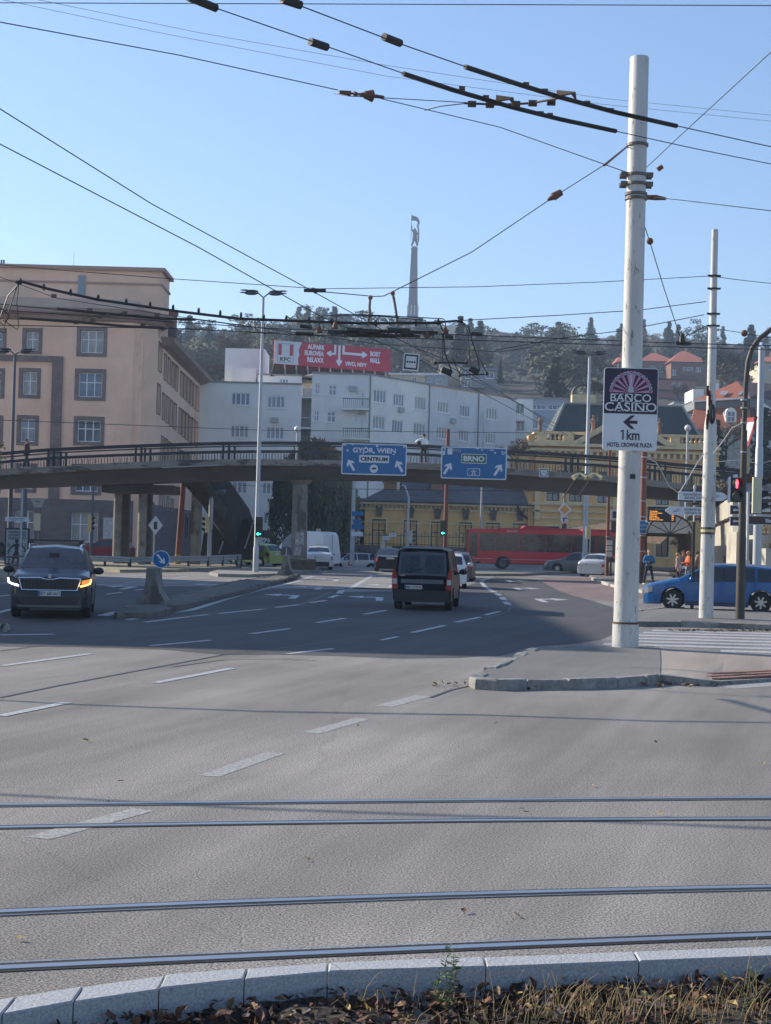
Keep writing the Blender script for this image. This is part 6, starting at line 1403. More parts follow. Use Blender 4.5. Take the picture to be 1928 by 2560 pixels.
for i in range(n):
    mb = MB(); t = i/(n-1); x = xr_n+(xr_f-xr_n)*t; y = yn+(yf_-yn)*t
    mb.tube([(x, y, .14), (x, y, hz-.25), (x-.12, y, hz+.15)], .045, 6)
    for k in range(2): mb.box((x-.06, y, hz-.35+.2*k), (.22, .05, .05))
    mb.build('post', SB, o)
for t in (0, .5, 1):
    x = xr_n+(xr_f-xr_n)*t-wsp; y = yn+(yf_-yn)*t
    if t > .4: MB().cyl((x, y, .14), (x, y, hz), .05, n=6).build('post', SB, o)
def arc(x, y, w_, z0, hh, n=12): return [Vector((x-w_/2-w_/2*math.cos(math.pi*k/n), y, z0+hh*math.sin(math.pi*k/n))) for k in range(n+1)]
mb = MB(); prev = None
for i in range(8):
    t = i/7; x = xr_n+(xr_f-xr_n)*t+.1; y = yn+(yf_-yn)*t; a = arc(x, y, wsp+.2, hz, .95)
    MB().tube(a, .05, 6).tube([a[0], a[-1]], .035, 6).build('roof_rib', SB, o)
    if prev:
        for k in range(12): mb.add([prev[k], prev[k+1], a[k+1], a[k]], [(0, 1, 2, 3)])
    prev = a
for tt in (0, 1):
    x = xr_n+(xr_f-xr_n)*tt+.1; y = yn+(yf_-yn)*tt; a = arc(x, y, wsp+.2, hz, .95); c = Vector((x-(wsp+.2)/2, y, hz))
    mr = MB()
    for k in (2, 4, 6, 8, 10): mr.cyl(c, a[k], .025, n=5)
    mr.build('fan_bars', SB, o)
    mb.add([c]+a, [tuple([0]+list(range(1, 14)))])
mb.build('roof', SG, o)
for i in range(6):
    mb = MB(); y = 79.5+i*2.9; x = xr_n+(xr_f-xr_n)*(y-yn)/(yf_-yn)
    mb.tube([(x, y, 1.0), (x-.1, y, .62), (x-.5, y, .6), (x-.62, y, .58), (x-.55, y, .3), (x-.2, y, .18)], .03, 5); mb.build('bench_frame', SB, o)
mb = MB(); x = (xr_n+xr_f)/2
for k in range(4): mb.prism([Vector((xr_n-.2-k*.11, 79, .63)), Vector((xr_n-.12-k*.11, 79, .63)), Vector((xr_f-.12-k*.11, 96, .63)), Vector((xr_f-.2-k*.11, 96, .63))], (0, 0, .04))
mb.build('bench_seat', mat('bench_wood', (.12, .08, .05), .8), o)
c = P(1655, 1286, 66); o = empty('departure_board', c, 0, 'black electronic departure board with orange text above the bus stop', 'display'); k = 66/FPX
plate('housing', rr(70*k, 38*k, .02), 0, BLACK, o, .2)
OR = mat('display_orange', (.1, .03, 0), .4, emit=((1, .38, .05), .9)); 
text('lettering', 'Presporsko', .1, mat('display_grey', (.35, .38, .42), .5), o, (0, -.004, 13*k), width=34*k, height=4.5*k, depth=.002)
for i, (s_, w1) in enumerate((('Trnavské', 20), ('Autobusová stanica', 32), ('Cintorín', 19), ('Dúbravka', 19), ('Most SNP', 25), ('Slávičie údolie', 34))):
    text('lettering', s_, .1, OR, o, (-31*k+w1*k/2, -.004, (7.5-4.2*i)*k), width=w1*k, height=2.6*k, depth=.002, bold=.004)
    text('lettering', str(12+i*7), .1, OR, o, (27*k, -.004, (7.5-4.2*i)*k), width=6*k, height=2.6*k, depth=.002, bold=.004)
mb = MB(); mb.box((-33*k, .3, -.3), (.08, .5, .08)); mb.build('bracket', SBACK, o)
def rpole(px, py, z, r, ytop, label, extra=None):
    p = at(px, py, z); o = empty('brown_post', p, 0, label, 'post', 'rust brown catenary posts'); H = Z(px+ (py-ytop)*.027, ytop, p.y)-z
    mb = MB(); mb.lathe([(r*1.12, 0), (r, 1.5), (r*.95, H*.6), (r*.85, H)], n=16); mb.build('shaft', POLER, o, smooth=35)
    for zz in (1.6, 2.4, H*.5, H*.62, H*.8, H-.3):
        if zz < H: MB().lathe([(r*.98, zz), (r*1.12, zz+.01), (r*1.12, zz+.06), (r*.98, zz+.07)], n=12).build('strap', GALV, o)
    return o, p, H
o, p1, H1 = rpole(1603, 1458, .14, .17, 1130, 'thick rust brown post with a blue round sign, right of the big white pole')
mb = MB(); mb.lathe([(.195, 0), (.192, .9), (.185, 1.1)], n=16); mb.build('dark_base', mat('black_base_paint', (.03, .022, .018), .7), o)
c = P(1608, 1318, p1.y-.25)-p1; mb = MB(); mb.cyl(c, c+Vector((0, .03, 0)), .36, n=28); k_ = mb.build('round_sign', BLUE, o); mb = MB(); mb.tube([c+Vector((.34*math.cos(t*math.pi/12), -.005, .34*math.sin(t*math.pi/12))) for t in range(25)], .015, 4); mb.build('sign_rim', SWH, k_)
text('lettering', 'POZOR', .1, SWH, k_, (c.x+.02, c.y-.01, c.z+.09), width=.42, height=.09, depth=.002); text('lettering', 'NA SCHODY', .1, SWH, k_, (c.x+.02, c.y-.01, c.z-.1), width=.52, height=.09, depth=.002)
o, p2, H2 = rpole(1517, 1440, .13, .10, 1000, 'slim rust brown post left of the big white pole at the bus stop kerb')
c = P(1524, 1367, p2.y-.15)-p2; 
for zz in (0, .35, .7): q = MB(); q.prism([Vector((c.x+x, c.y, c.z-.1-zz+.35+z)) for x, z in rr(.36, .3, .03)], (0, .03, 0)); q.build('timetable', PLATEW, o)
mb = MB(); mb.box((c.x+.12, c.y+.05, -.0+1.0), (.10, .08, 2.0)); mb.build('timetable_post', BLACK, o)
c = P(1539, 1287, p2.y+.1)-p2; q = MB(); q.prism([Vector((c.x+x, c.y, c.z+z)) for x, z in rr(.55, .62, .04)], (0, .04, 0)); k_ = q.build('stop_sign_plate', SWH, o); q = MB(); q.prism([Vector((c.x+x, c.y-.006, c.z+z)) for x, z in rr(.36, .42, .04)], (0, .004, 0)); q.build('stop_symbol', NAVY, k_)
q = MB(); q.prism([Vector((c.x+x, c.y-.0, c.z-.75+z)) for x, z in rr(.5, .7, .03)], (0, .03, 0)); q.build('dark_notice', mat('notice_purple', (.04, .02, .04), .5, var=(9, .6)), o)
q = at(1112, 1408, .0)
pz = P(1112, 1400, 96); o = empty('brown_post', (pz.x, 96, 0), 0, 'rust brown post behind the bridge carrying a small green arrow signal', 'post', 'rust brown catenary posts'); MB().lathe([(.15, 0), (.13, 5.6), (.12, 9)], n=14).build('shaft', POLER, o, smooth=35)
pz = P(444, 1400, 95); o = empty('brown_post', (pz.x, 95, 0), 0, 'leaning rust brown post under the bridge beside the staircase', 'post', 'rust brown catenary posts'); MB().cyl((0, 0, 0), (.22, 0, 5.2), .19, .17, n=14).build('shaft', POLER, o, smooth=35); MB().cyl((.0, 0, 0), (.03, 0, .75), .2, .195, n=14).build('yellow_foot', mat('faded_yellow', (.32, .22, .05), .8, var=(5, .5)), o)
pz = P(1783, 1200, 84); o = empty('brown_post', (pz.x, 84, 1), 0, 'rust brown post rising above the right end of the footbridge', 'post', 'rust brown catenary posts'); zt = Z(1786, 1098, 84)-1; MB().lathe([(.12, 0), (.12, zt-.1), (.1, zt)], n=12).build('shaft', POLER, o, smooth=35); MB().box((0, 0, zt-.15), (.9, .04, .04)).build('cross_arm', GALV, o)
pz = P(1604, 1000, 74)
pz = at(1407, 1424, .0); d = pz.y; o = empty('priority_signpost', (pz.x, d, 0), 0, 'post with a yellow priority diamond and curved arrow plate before the red bus', 'signpost')
zt = Z(1412, 1225, d); MB().lathe([(.09, 0), (.085, zt)], n=12).build('post', mat('post_tan', (.25, .21, .16), .6), o, smooth=30)
c = P(1412, 1274, d-.15)-Vector((pz.x, d, 0)); r = .56
mb = MB(); mb.prism([Vector((c.x+x, c.y, c.z+z)) for x, z in ((r, 0), (0, r), (-r, 0), (0, -r))], (0, .03, 0)); k_ = mb.build('diamond', SWH, o); mb = MB(); mb.prism([Vector((c.x+x*.66, c.y-.006, c.z+z*.66)) for x, z in ((r, 0), (0, r), (-r, 0), (0, -r))], (0, .004, 0)); mb.build('yellow_field', mat('sign_yellow', (.62, .33, .02), .5), k_)
c = P(1411, 1298, d-.15)-Vector((pz.x, d, 0)); q = MB(); q.prism([Vector((c.x+x, c.y, c.z+z)) for x, z in rr(.5, .52, .04)], (0, .03, 0)); k_ = q.build('arrow_plate', SWH, o)
q = MB(); q.tube([(c.x-.04, c.y-.01, c.z-.2), (c.x-.04, c.y-.01, c.z-.02), (c.x+.02, c.y-.01, c.z+.08), (c.x+.2, c.y-.01, c.z+.1)], .045, 5); q.tube([(c.x-.18, c.y-.01, c.z+.08), (c.x-.02, c.y-.01, c.z+.08)], .02, 5); q.build('bent_arrow', BLACK, k_)
o2 = empty('traffic_light', (pz.x, d-.2, 0), 0, 'small traffic light with a green right arrow under the priority sign', 'traffic light'); tl_head('housing', o2, (0, 0, Z(1407, 1324, d)), .34, .9, 2, 3, 0, BLACK, (.05, 1, .55), ARR, 2.6)
c = P(1108, 1320, 95.5); o = empty('traffic_light', c, 0, 'traffic light with a green left arrow on the rust brown post beside the black van', 'traffic light'); tl_head('housing', o, (0, 0, 0), .36, .95, 2, 3, 0, BLACK, (.05, 1, .75), ARL, 2.6)
def lamp(px, py, d, px_t, py_t, label, r=.11, m=POLEG, arms=2, L=1.1, base=0):
    x = P(px, 1400, d).x; o = empty('street_lamp', (x, d, base), 0, label, 'street lamp', 'double armed street lamps'); H = Z(px_t, py_t, d)-base
    MB().lathe([(r*1.3, 0), (r*1.25, 1.4), (r, 1.5), (r*.55, H)], n=14).build('pole', m, o, smooth=30)
    mb = MB(); mb.tube([(-.35, 0, H+.25), (0, 0, H-.05), (.35, 0, H+.25)], .04, 6); mb.build('bracket', DARK, o)
    for s in (-1, 1):
        for yy, zz in ((-.18, .12), (.18, .3)):
            q = MB(); q.sph((s*.62, yy, H+zz), .3, 10, 6, sc=(1.15, .45, .28)); q.sph((s*1.0, yy, H+zz+.05), .2, 8, 5, sc=(1.2, .5, .2)); q.build('lamp_head', DARK, o, smooth=50)
    return o, Vector((x, d, base)), H
lamp(640, 1428, 88-8, 665, 742, 'tall grey double headed street lamp before the footbridge, carrying a green arrow light', .12, POLEG)
lamp(1462, 1428, 104, 1477, 890, 'grey street lamp with double heads behind the footbridge, left of the casino sign', .17, POLEG)
lamp(22, 1400, 92, 30, 885, 'dark street lamp with double heads at the far left before the salmon building', .14, mat('slate_pole', (.07, .08, .10), .6))
c = P(648, 1318, 79.7); o = empty('traffic_light', c, 0, 'traffic light with a green left arrow on the tall street lamp before the bridge', 'traffic light'); tl_head('housing', o, (0, 0, 0), .36, 1.05, 2, 3, 0, BLACK, (.05, 1, .8), ARL, 2.6); MB().box((.42, .05, -.35), (.5, .12, .4)).build('side_box', BLACK, o)
for px, d, yt, lab in ((880, 118, 1203, 'pale grey mast with small blue signs behind the bridge, left of the black taxi'), (1018, 112, 1240, 'pale grey curved lamp mast standing before the ochre wing'), (1200, 128, 1200, 'pale grey mast behind the bus, left of the diamond sign'), (58, 104, 1222, 'dark mast behind the poster stand at the far left'), (228, 103, 1200, 'dark slim mast in front of the ground floor window'), (1712, 100, 1076, 'slim lamp with a small white globe behind the footbridge'), (735, 97, 1079, 'short globe lamp rising behind the bridge railing')):
    x = P(px, 1400, d).x; o = empty('mast', (x, d, 0), 0, lab, 'mast', 'slim masts around the junction'); H = Z(px+(1400-yt)*.027, yt, d)
    mm = mat('slate_pole', (0, 0, 0)) if px in (58, 228) else POLEG; r = .16 if px in (880, 58) else .09
    MB().lathe([(r*1.2, 0), (r, H*.5), (r*.8, H)], n=12).build('shaft', mm, o, smooth=30)
    if px == 880:
        for k, (dz, cm) in enumerate(((2.3, BLUE), (1.9, BLUE), (1.35, SWH), (2.9, BLUE))): MB().box((.35, -.2, dz+1), (.9 if k else .7, .04, .34)).build('direction_plate', cm, o)
    if px in (1712, 735): MB().sph((0, 0, H+.15), .22, 12, 8).build('globe', mat('lamp_globe', (.6, .6, .58), .3), o, smooth=60)
    if px == 1018:
        MB().tube([(0, 0, H-.1), (-.3, 0, H+.7), (-1.0, 0, H+1.1), (-1.5, 0, H+1.2)], .07, 8).build('arm', mm, o)
for (px, py, d, face, lab, bk, w_, hgt) in ((996, 1211, 111, 90, 'traffic light hanging on the curved mast before the slate roof', mat('pale_cream_back', (.5, .46, .36), .6), .32, .85), (1028, 1342, 111, 80, 'low traffic light seen side-on at the curved mast', mat('pale_cream_back', (0, 0, 0)), .34, .9), (796, 1338, 116, 180, 'pale back of a traffic light left of the hanging greenery edge', mat('pale_cream_back', (0, 0, 0)), .34, 1.0), (957, 1366, 110, 180, 'pale back of a traffic light beside the black taxi', mat('pale_cream_back', (0, 0, 0)), .32, .85), (1471, 1332, 101, 180, 'pale back of a traffic light on the street lamp above the white saloon', AMB, .32, .8),
        (224, 1310, 92, 100, 'traffic light with cream back on the dark mast before the ground floor window', AMB, .34, .95), (518, 1312, 93, -80, 'traffic light with cream back on the grey post beside the staircase', AMB, .34, .95), (94, 1305, 90, 180, 'cream back of the traffic light under the triangular sign', mat('pale_cream_back', (0, 0, 0)), .34, 1.0)):
    c = P(px, py, d); o = empty('traffic_light', c, 0, lab, 'traffic light'); tl_head('housing', o, (0, 0, 0), w_, hgt, -1, 3, R(face), bk)
    if face in (180, -80, 100): MB().cyl((.12, 0, -c.z), (.12, 0, 0.2 if px != 94 else .9), .06, n=8).build('post', GALV if px > 300 else mat('slate_pole', (0, 0, 0)), o)
pz = P(524, 1400, 93.3); o = empty('signal_post', (pz.x, 93.3, 0), 0, 'grey post with graffiti holding the traffic light by the staircase', 'post'); MB().lathe([(.11, 0), (.10, 2.3), (.14, 2.4), (.14, 4.2), (.05, Z(526, 1240, 93.3))], n=12).build('shaft', GALV, o)
c = P(95, 1258, 89.8); o = empty('yield_sign', c, 0, 'grey back of a triangular yield sign before the stone ground floor', 'road sign'); mb = MB(); mb.prism([Vector((x, 0, z)) for x, z in ((-.42, .25), (-.36, .3), (.36, .3), (.42, .25), (.2, -.25), (-.2, -.25))], (0, .03, 0)); mb.build('panel', mat('sign_back_grey', (.30, .32, .33), .5), o); MB().box((0, -.02, .1), (.3, .03, .04)).build('bracket', DARK, o)
c = P(389, 1313, 90); o = empty('diamond_sign', c, 0, 'small white diamond sign on a grey post beside the bridge column', 'road sign'); mb = MB(); mb.prism([Vector((x, 0, z)) for x, z in ((.42, 0), (0, .56), (-.42, 0), (0, -.56))], (0, .03, 0)); mb.build('panel', mat('diamond_white', (.50, .53, .55), .5), o); mb = MB(); mb.prism([Vector((x, -.01, z)) for x, z in ((-.1, -.25), (.1, -.25), (.1, .2), (-.1, .2))], (0, .005, 0)); mb.build('mark', BLACK, o); MB().cyl((-.06, .05, -c.z), (-.06, .05, -.1), .05, n=8).build('post', GALV, o)
def barrier(px, py, d, hpx, label, z=.14, k=1.0):
    p = P(px, 1490, d); p = Vector((p.x, d, z)); o = empty('concrete_barrier', p, R(-20), label, 'barrier', 'concrete barrier blocks on the median')
    prof = [(-.44, 0), (.44, 0), (.43, .10), (.24, .32), (.17, .60), (.155, .95), (-.155, .95), (-.17, .60), (-.24, .32), (-.43, .10)]
    mb = MB(); e0 = [Vector((x*k*.88, -.25, zz*k)) for x, zz in prof]; e1 = [Vector((x*k*.88, .45, zz*k)) for x, zz in prof]
    n = len(prof); mb.add(e0+e1, [tuple(range(n)), tuple(range(n, 2*n))[::-1]]+[(i, (i+1) % n, (i+1) % n+n, i+n) for i in range(n)])
    mb.build('block', CONCP, o); mb = MB(); mb.box((0, .1, -.02), (.72*k, .6, .08)); mb.build('foot', CONC, o); return o, p
d = G(388, 1522).y; o, p = barrier(382, 0, d, 0, 'pale concrete barrier block with flared foot at the near end of the median', k=1.02); d_=d
o.rotation_euler = (0, 0, R(-4))
c = P(403, 1398, d); o = empty('keep_right_sign', c, 0, 'round blue sign with a white arrow pointing down right, on the near barrier block', 'road sign')
mb = MB(); mb.cyl((0, 0, 0), (0, .03, 0), .24, n=32); mb.build('panel', SWH, o); mb = MB(); mb.cyl((0, -.006, 0), (0, -.001, 0), .22, n=32); mb.build('blue_field', BLUE, o)
mb = MB(); sarrow(mb, 0, 0, .34, 140, .06, -.012); mb.build('arrow', SWH, o); MB().cyl((0, .04, -.42), (0, .04, .1), .018, n=8).build('post', GALV, o)
d = G(716, 1446).y; o, p = barrier(713, 0, d, 0, 'far concrete barrier block at the end of the median before the bridge pier', k=1.05); o.rotation_euler = (0, 0, R(-3))
c = P(716, 1381, d+3); o = empty('keep_right_sign', c, 0, 'dark round sign back on a thin post before the bridge pier', 'road sign'); mb = MB(); mb.cyl((0, 0, 0), (0, .03, 0), .30, n=28); mb.build('panel', mat('dark_sign', (.05, .05, .06), .5), o); MB().cyl((0, -.03, -c.z+.3), (0, -.03, .25), .03, n=8).build('post', GALV, o)
def guard(pts, label, z0=.0):
    o = empty('guard_rail', (0, 0, 0), 0, label, 'guard rail', 'w-beam guard rails left of the junction', world=True); mb = MB()
    prof = [(.0, .16), (-.05, .12), (-.05, .07), (0, .03), (0, -.03), (-.05, -.07), (-.05, -.12), (0, -.16)]
    W_ = [Vector(p) for p in pts]; vs = []
    for p in W_: vs += [(p.x, p.y+y, p.z+z) for y, z in prof]
    mb.add(vs, [(i*8+k, i*8+k+1, (i+1)*8+k+1, (i+1)*8+k) for i in range(len(W_)-1) for k in range(7)]); mb.build('beam', GALV, o)
    L = chain(W_, 2.0)
    for p in L: MB().box((p.x, p.y+.12, (p.z+.05)/2), (.12, .14, p.z+.1)).build('post', DARK, o)
guard([P(200, 1396, 84), P(262, 1397, 84), P(325, 1400, 84)], 'left guard rail section, bright end in front of the bridge columns')
guard([P(322, 1400, 86), P(420, 1398, 88), P(520, 1396, 91), P(592, 1393, 95), P(604, 1392, 97)], 'right guard rail section running to the green hatchback')
c = P(42, 1366, 70); k = 70/FPX; o = empty('poster_stand', c, 0, 'poster stand with a dark dancing figure and the numbers 61 71', 'poster stand')
plate('frame', rr(60*k, 92*k, .04), 0, BLACK, o, .14); plate('poster', rr(53*k, 84*k, .01), -.006, mat('poster_grey', (.34, .35, .36), .5), o)
mb = MB(); q = lambda pts, y=-.014: mb.prism([Vector((x*k, y, z*k)) for x, z in pts], (0, .004, 0))
q([(-3, 8), (3, 8), (5, 2), (4, -12), (10, -30), (-14, -30), (-4, -12), (-5, 2)]); q([(-3, 7), (-12, 2), (-20, -8), (-22, -18), (-19, -18), (-16, -8), (-9, -2), (-3, 1)]); q([(4, 7), (13, 4), (21, -2), (24, -14), (21, -14), (18, -5), (12, 0), (4, 0)])
mb.cyl((0, -.016, 13*k), (0, -.012, 13*k), 5*k, n=14); q([(-9, -30), (-4, -30), (-7, -42), (-12, -42)]); q([(2, -30), (7, -30), (9, -42), (4, -42)]); mb.build('dancer', BLACK, o)
text('lettering', '61  71', .2, BLACK, o, (0, -.01, 4*k), width=46*k, height=11*k, depth=.002)
mb = MB()
for row, zz in enumerate((36, 28, 20)):
    pts = [(x*k, -.012, (zz+3*math.sin(x*1.1+row)+1.5*math.sin(x*2.3))*k) for x in range(-22, 24)]
    mb.tube(pts, .012, 4)
for row, zz in enumerate((-12, -19, -26, -33)):
    for sx in (-1, 1): mb.tube([(sx*x*k, -.012, (zz+1.5*math.sin(x*1.6+row))*k) for x in range(13, 25)], .009, 4)
mb.build('scribble', BLACK, o); MB().box((0, .05, -52*k), (26*k, .12, 28*k)).build('foot', mat('stand_foot', (.22, .21, .19), .7), o)
c = P(43, 1298, 68); k = 68/FPX; o = empty('tourist_pointer', c, 0, 'white tourist pointer board above the poster stand', 'signpost'); plate('panel', rr(60*k, 11*k, .04), 0, SWH, o, .04)
text('lettering', 'HISTORICKÉ CENTRUM', .1, NAVY, o, (0, -.006, 2*k), width=40*k, height=3*k, depth=.002); text('lettering', 'HISTORICAL CENTRE', .1, NAVY, o, (0, -.006, -2.3*k), width=36*k, height=2.6*k, depth=.002)
MB().cyl((.16, .1, -c.z), (.16, .1, 1.3), .045, n=8).build('post', POLEG, o)
o = empty('street_railing', (0, 0, 0), 0, 'low brown pedestrian railing at the left kerb behind the suv', 'railing', world=True); mb = MB()
for px in (-30, 21, 43, 64): 
    a = P(px, 1436, 62+px*.03); mb.cyl((a.x, a.y, .1), (a.x, a.y, 1.0), .03, n=6)
a, c = P(-40, 1394, 61), P(76, 1390, 64); mb.cyl(a, c, .03, n=6); a, c = P(-40, 1415, 61), P(76, 1411, 64); mb.cyl(a, c, .025, n=6); mb.build('rails', mat('railing_brown', (.10, .07, .055), .7), o)
for i, px in enumerate((1449, 1486)):
    c = P(px, 1190, 84); o = empty('loudspeaker', c, 0, ('left' if i == 0 else 'right')+' pair of beige horn loudspeakers in front of the footbridge', 'loudspeaker', 'beige horn loudspeakers')
    for s in (-1, 1):
        q = MB(); q.cyl((0, 0, .15), (s*.36, -.2, -.12), .05, .15, n=10); q.build('horn', mat('horn_beige', (.5, .42, .24), .6), o)
    MB().cyl((0, 0, .5), (0, 0, .1), .03, n=6).cyl((0, 0, .15), (-.9, .3, -1.3), .025, n=6).build('arm', SB, o)
c = at(1513, 1437, .13); o = empty('litter_bin', (c.x+.0, c.y+1.5, .13), 0, 'pale litter bin beside the slim rust brown post at the bus stop', 'bin'); MB().lathe([(.22, 0), (.24, .05), (.25, .9), (.2, .95)], n=14).build('drum', mat('bin_grey', (.42, .42, .41), .6, var=(5, .2)), o, smooth=40); MB().lathe([(.26, .9), (.26, 1.0), (.1, 1.06)], n=14).build('lid', GALV, o)
for (px, py, lab) in ((966, 1345, 'lower white pointer plate beside the black taxi'), (983, 1337, 'upper grey pointer plate beside the black taxi')):
    c = P(px, py, 112); o = empty('pointer_plate', c, 0, lab, 'road sign', 'small white pointer plates'); plate('panel', rr(.55, .26, .04), 0, SWH, o, .03); text('lettering', 'CENTRUM', .1, NAVY, o, (0, -.006, 0), width=.42, height=.07, depth=.002)
o = empty('retaining_wall', (0, 0, 0), 0, 'sunlit pale concrete retaining wall with stepped planters at the right behind the bus stop', 'wall', world=True)
a, c = P(1765, 1400, 108), P(1842, 1400, 74)
q = [Vector((a.x, a.y, 0)), Vector((c.x, c.y, 0))]
pw = Pl((a.x, a.y), (c.x, c.y)); za_, zc_ = Z(1782, 1322, 104), Z(1838, 1290, 75)
mb = MB(); nseg = 9
for i in range(nseg):
    u0, u1 = pw.L*i/nseg+.02, pw.L*(i+1)/nseg-.02; z0 = za_+(zc_-za_)*(i+.5)/nseg
    vs = [pw.pt(u, v, off) for u in (u0, u1) for v in (0, z0) for off in (0, -.5)]; mb.add(vs, [(0,1,3,2), (4,6,7,5), (0,4,5,1), (2,3,7,6), (0,2,6,4), (1,5,7,3)])
mb.build('wall_slabs', CONCL, o)
mb = MB()
for i in range(nseg):
    u0, u1 = pw.L*i/nseg, pw.L*(i+1)/nseg-.03; z0 = za_+(zc_-za_)*(i+.5)/nseg
    vs = [pw.pt(u, v, off) for u in (u0, u1) for v in (z0+.004, z0+.95) for off in (.25, -.5)]; mb.add(vs, [(0,1,3,2), (4,6,7,5), (0,4,5,1), (2,3,7,6), (0,2,6,4), (1,5,7,3)])
mb.build('coping', CONCL, o)
mb = MB(); d = 73.6; x0 = c.x; x1 = X(2100, 73, 0); mb.box(((x0+x1)/2, d+.6, 2.6), (x1-x0, 1.0, 5.2)); mb.build('front_wall', mat('grey_wall_concrete', (.27, .27, .26), .9, var=(.8, .3), stain=((.14, .14, .14), .6, .56, (1, 1, .3))), o)
for px0, px1, py0, py1, dd in ((1895, 1990, 1338, 1400, 70), (1915, 1990, 1371, 1420, 68), (1842, 1862, 1330, 1400, 70)):
    e0, e1 = P(px0, py0, dd), P(px1, py1, dd); mb = MB(); mb.box(((e0.x+e1.x)/2, dd+1, e0.z/2), (e1.x-e0.x, 2, e0.z)); mb.build('planter_block', CONCL, o)
q = P(1905, 1398, 69.9); text('graffiti', 'A', .5, mat('graffiti_red', (.5, .06, .04), .6), o, tuple(q), bold=.02, depth=.004)
for px, py, s_ in ((1830, 1385, 'Wmr'), (1812, 1395, 'kse')): q = P(px, py, 80); text('graffiti', s_, .9, mat('graffiti_dark', (.10, .10, .08), .7), o, tuple(pw.pt(*pw.uv(px, py), .03)), rot=(R(90), 0, math.atan2(pw.t.y, pw.t.x)), depth=.004, sx=1.6)
mb = MB(); mb.add([(a.x-1, a.y+3, 4), (c.x+.3, c.y+1, 5.6), (40, 74, 6), (46, 130, 9), (14, 140, 3.0), (a.x-2, 115, 2.2)], [(0, 1, 2, 3, 4, 5)]); tag(mb.build('upper_slope', mat('slope_soil', (.12, .085, .055), .95, var=(.6, .6), bump=(3, .8))), kind='structure')
BAR = mat('contact_bar', (.045, .04, .036), .6, .3, var=(6, .4)); CABLE = mat('black_cable', (.014, .015, .018), .5)
WG = 'overhead wires and span cables'
def W_(pts, r, label, cat='wire', name='overhead_wire', m=None, sub=6, group=WG, parent=None, sag=0):
    L = [P(*p) for p in pts]
    if len(L) == 2 and sag: L = [L[0].lerp(L[1], t/10)-Vector((0, 0, sag*4*(t/10)*(1-t/10))) for t in range(11)]
    mb = MB().tube(L, r*.85, sub); o = mb.build(name, m or WIRE, parent, smooth=60)
    return tag(o, label, cat, group) if parent is None else o
def DZ(px, py, z): # depth at which a pixel ray reaches height z
    r = ray(px, py); return (z-CAMZ)/r.z*r.y
zA = 5.75
def pz(px, py, z=zA): return (px, py, DZ(px, py, z))
w1 = [pz(440, -20), pz(480, -2), pz(545, 22), pz(800, 110), pz(1010, 184), pz(1280, 268), pz(1540, 328), pz(1740, 372), pz(1928, 410), pz(2200, 462)]
w2 = [pz(690, -5), pz(755, 16), pz(985, 104), pz(1165, 167), pz(1400, 243), pz(1690, 314), pz(1928, 367), pz(2200, 425)]
o1 = W_(w1, .0055, 'lower of the two near trolley wires falling from top left to the right edge')
o2 = W_(w2, .0055, 'upper of the two near trolley wires, passing in front of the thick white pole')
def bar(pts, r, label, par=None, name='contact_bar', group='dark contact bars clipped on the trolley wires'):
    L = [P(*pz(*p)) for p in pts]; mb = MB(); mb.tube(L, r, 8); return tag(mb.build(name, BAR, None, smooth=30), label, 'bar', group)
bar([(1008,184),(1130,224),(1280,268),(1400,298),(1540,328)], .020, 'long dark bar on the lower near trolley wire')
bar([(1163,167),(1300,212),(1400,243),(1540,281),(1692,315)], .020, 'long dark bar on the upper near trolley wire, crossing the thick white pole')
bar([(470,-8),(540,20)], .030, 'short grey bar at the top edge of the photo, left one'); bar([(705,-2),(752,13)], .030, 'short grey bar at the top edge of the photo, right one')
bar([(776,104),(818,118)], .030, 'short grey bar halfway down the lower near trolley wire'); bar([(960,92),(1001,108)], .030, 'short grey bar halfway down the upper near trolley wire')
mb = MB()
for px, py in ((1155,226),(1215,248),(1285,268),(1352,288),(1375,292),(1315,216),(1362,232),(1468,262),(1527,280)):
    p = P(*pz(px, py)); mb.box(p+Vector((0, 0, .015)), (.05, .03, .032))
for a, b in (((1240,252),(1275,246)), ((1392,240),(1430,232))):
    p, q = P(*pz(*a)), P(*pz(*b)); mb.prism([p, q, q+Vector((.04, 0, -.05)), q+Vector((.03, 0, .01)), p+Vector((0, 0, .05))], (0, .05, 0))
mb.tube([P(*pz(1160,258)), P(*pz(1250,262)), P(*pz(1330,258)), P(*pz(1400,245))], .010, 5)
for px, py in ((1180,260),(1225,262),(1290,260),(1332,258),(1378,256)): p = P(*pz(px, py)); mb.cyl(p-Vector((.035, 0, 0)), p+Vector((.035, 0, 0)), .028, n=8)
tag(mb.build('wire_spreader', mat('rust_grey_fitting', (.13, .095, .07), .6, .3, var=(12, .5)), None), 'rusty insulated spreader rod linking the two long dark contact bars', 'insulator')
W_([pz(835,234), (870, 240, 12.0), pz(1000,247), pz(1160,256)], .004, 'frayed thin span wire running from the dark bell insulator to the spreader rod'); W_([pz(1062,276), pz(1100,266), pz(1160,259)], .005, 'loose wire tail curling below the spreader rod')
dm = at(1563, 1617, .14).y
W_([(-60, 43, 24), (0, 55, 24.4), (450, 138, 27.5), (845, 225, 30)], .012, 'long span wire from the left edge to the bell insulator', sub=5)
W_([(950, 246, 30.5), (1250, 318, 31.6), (1565, 430, dm-.1)], .011, 'span wire from the bell insulator to the thick white pole', sub=5)
mb = MB(); a, c = P(848, 230, 30), P(960, 243, 30.4); d = (c-a).normalized()
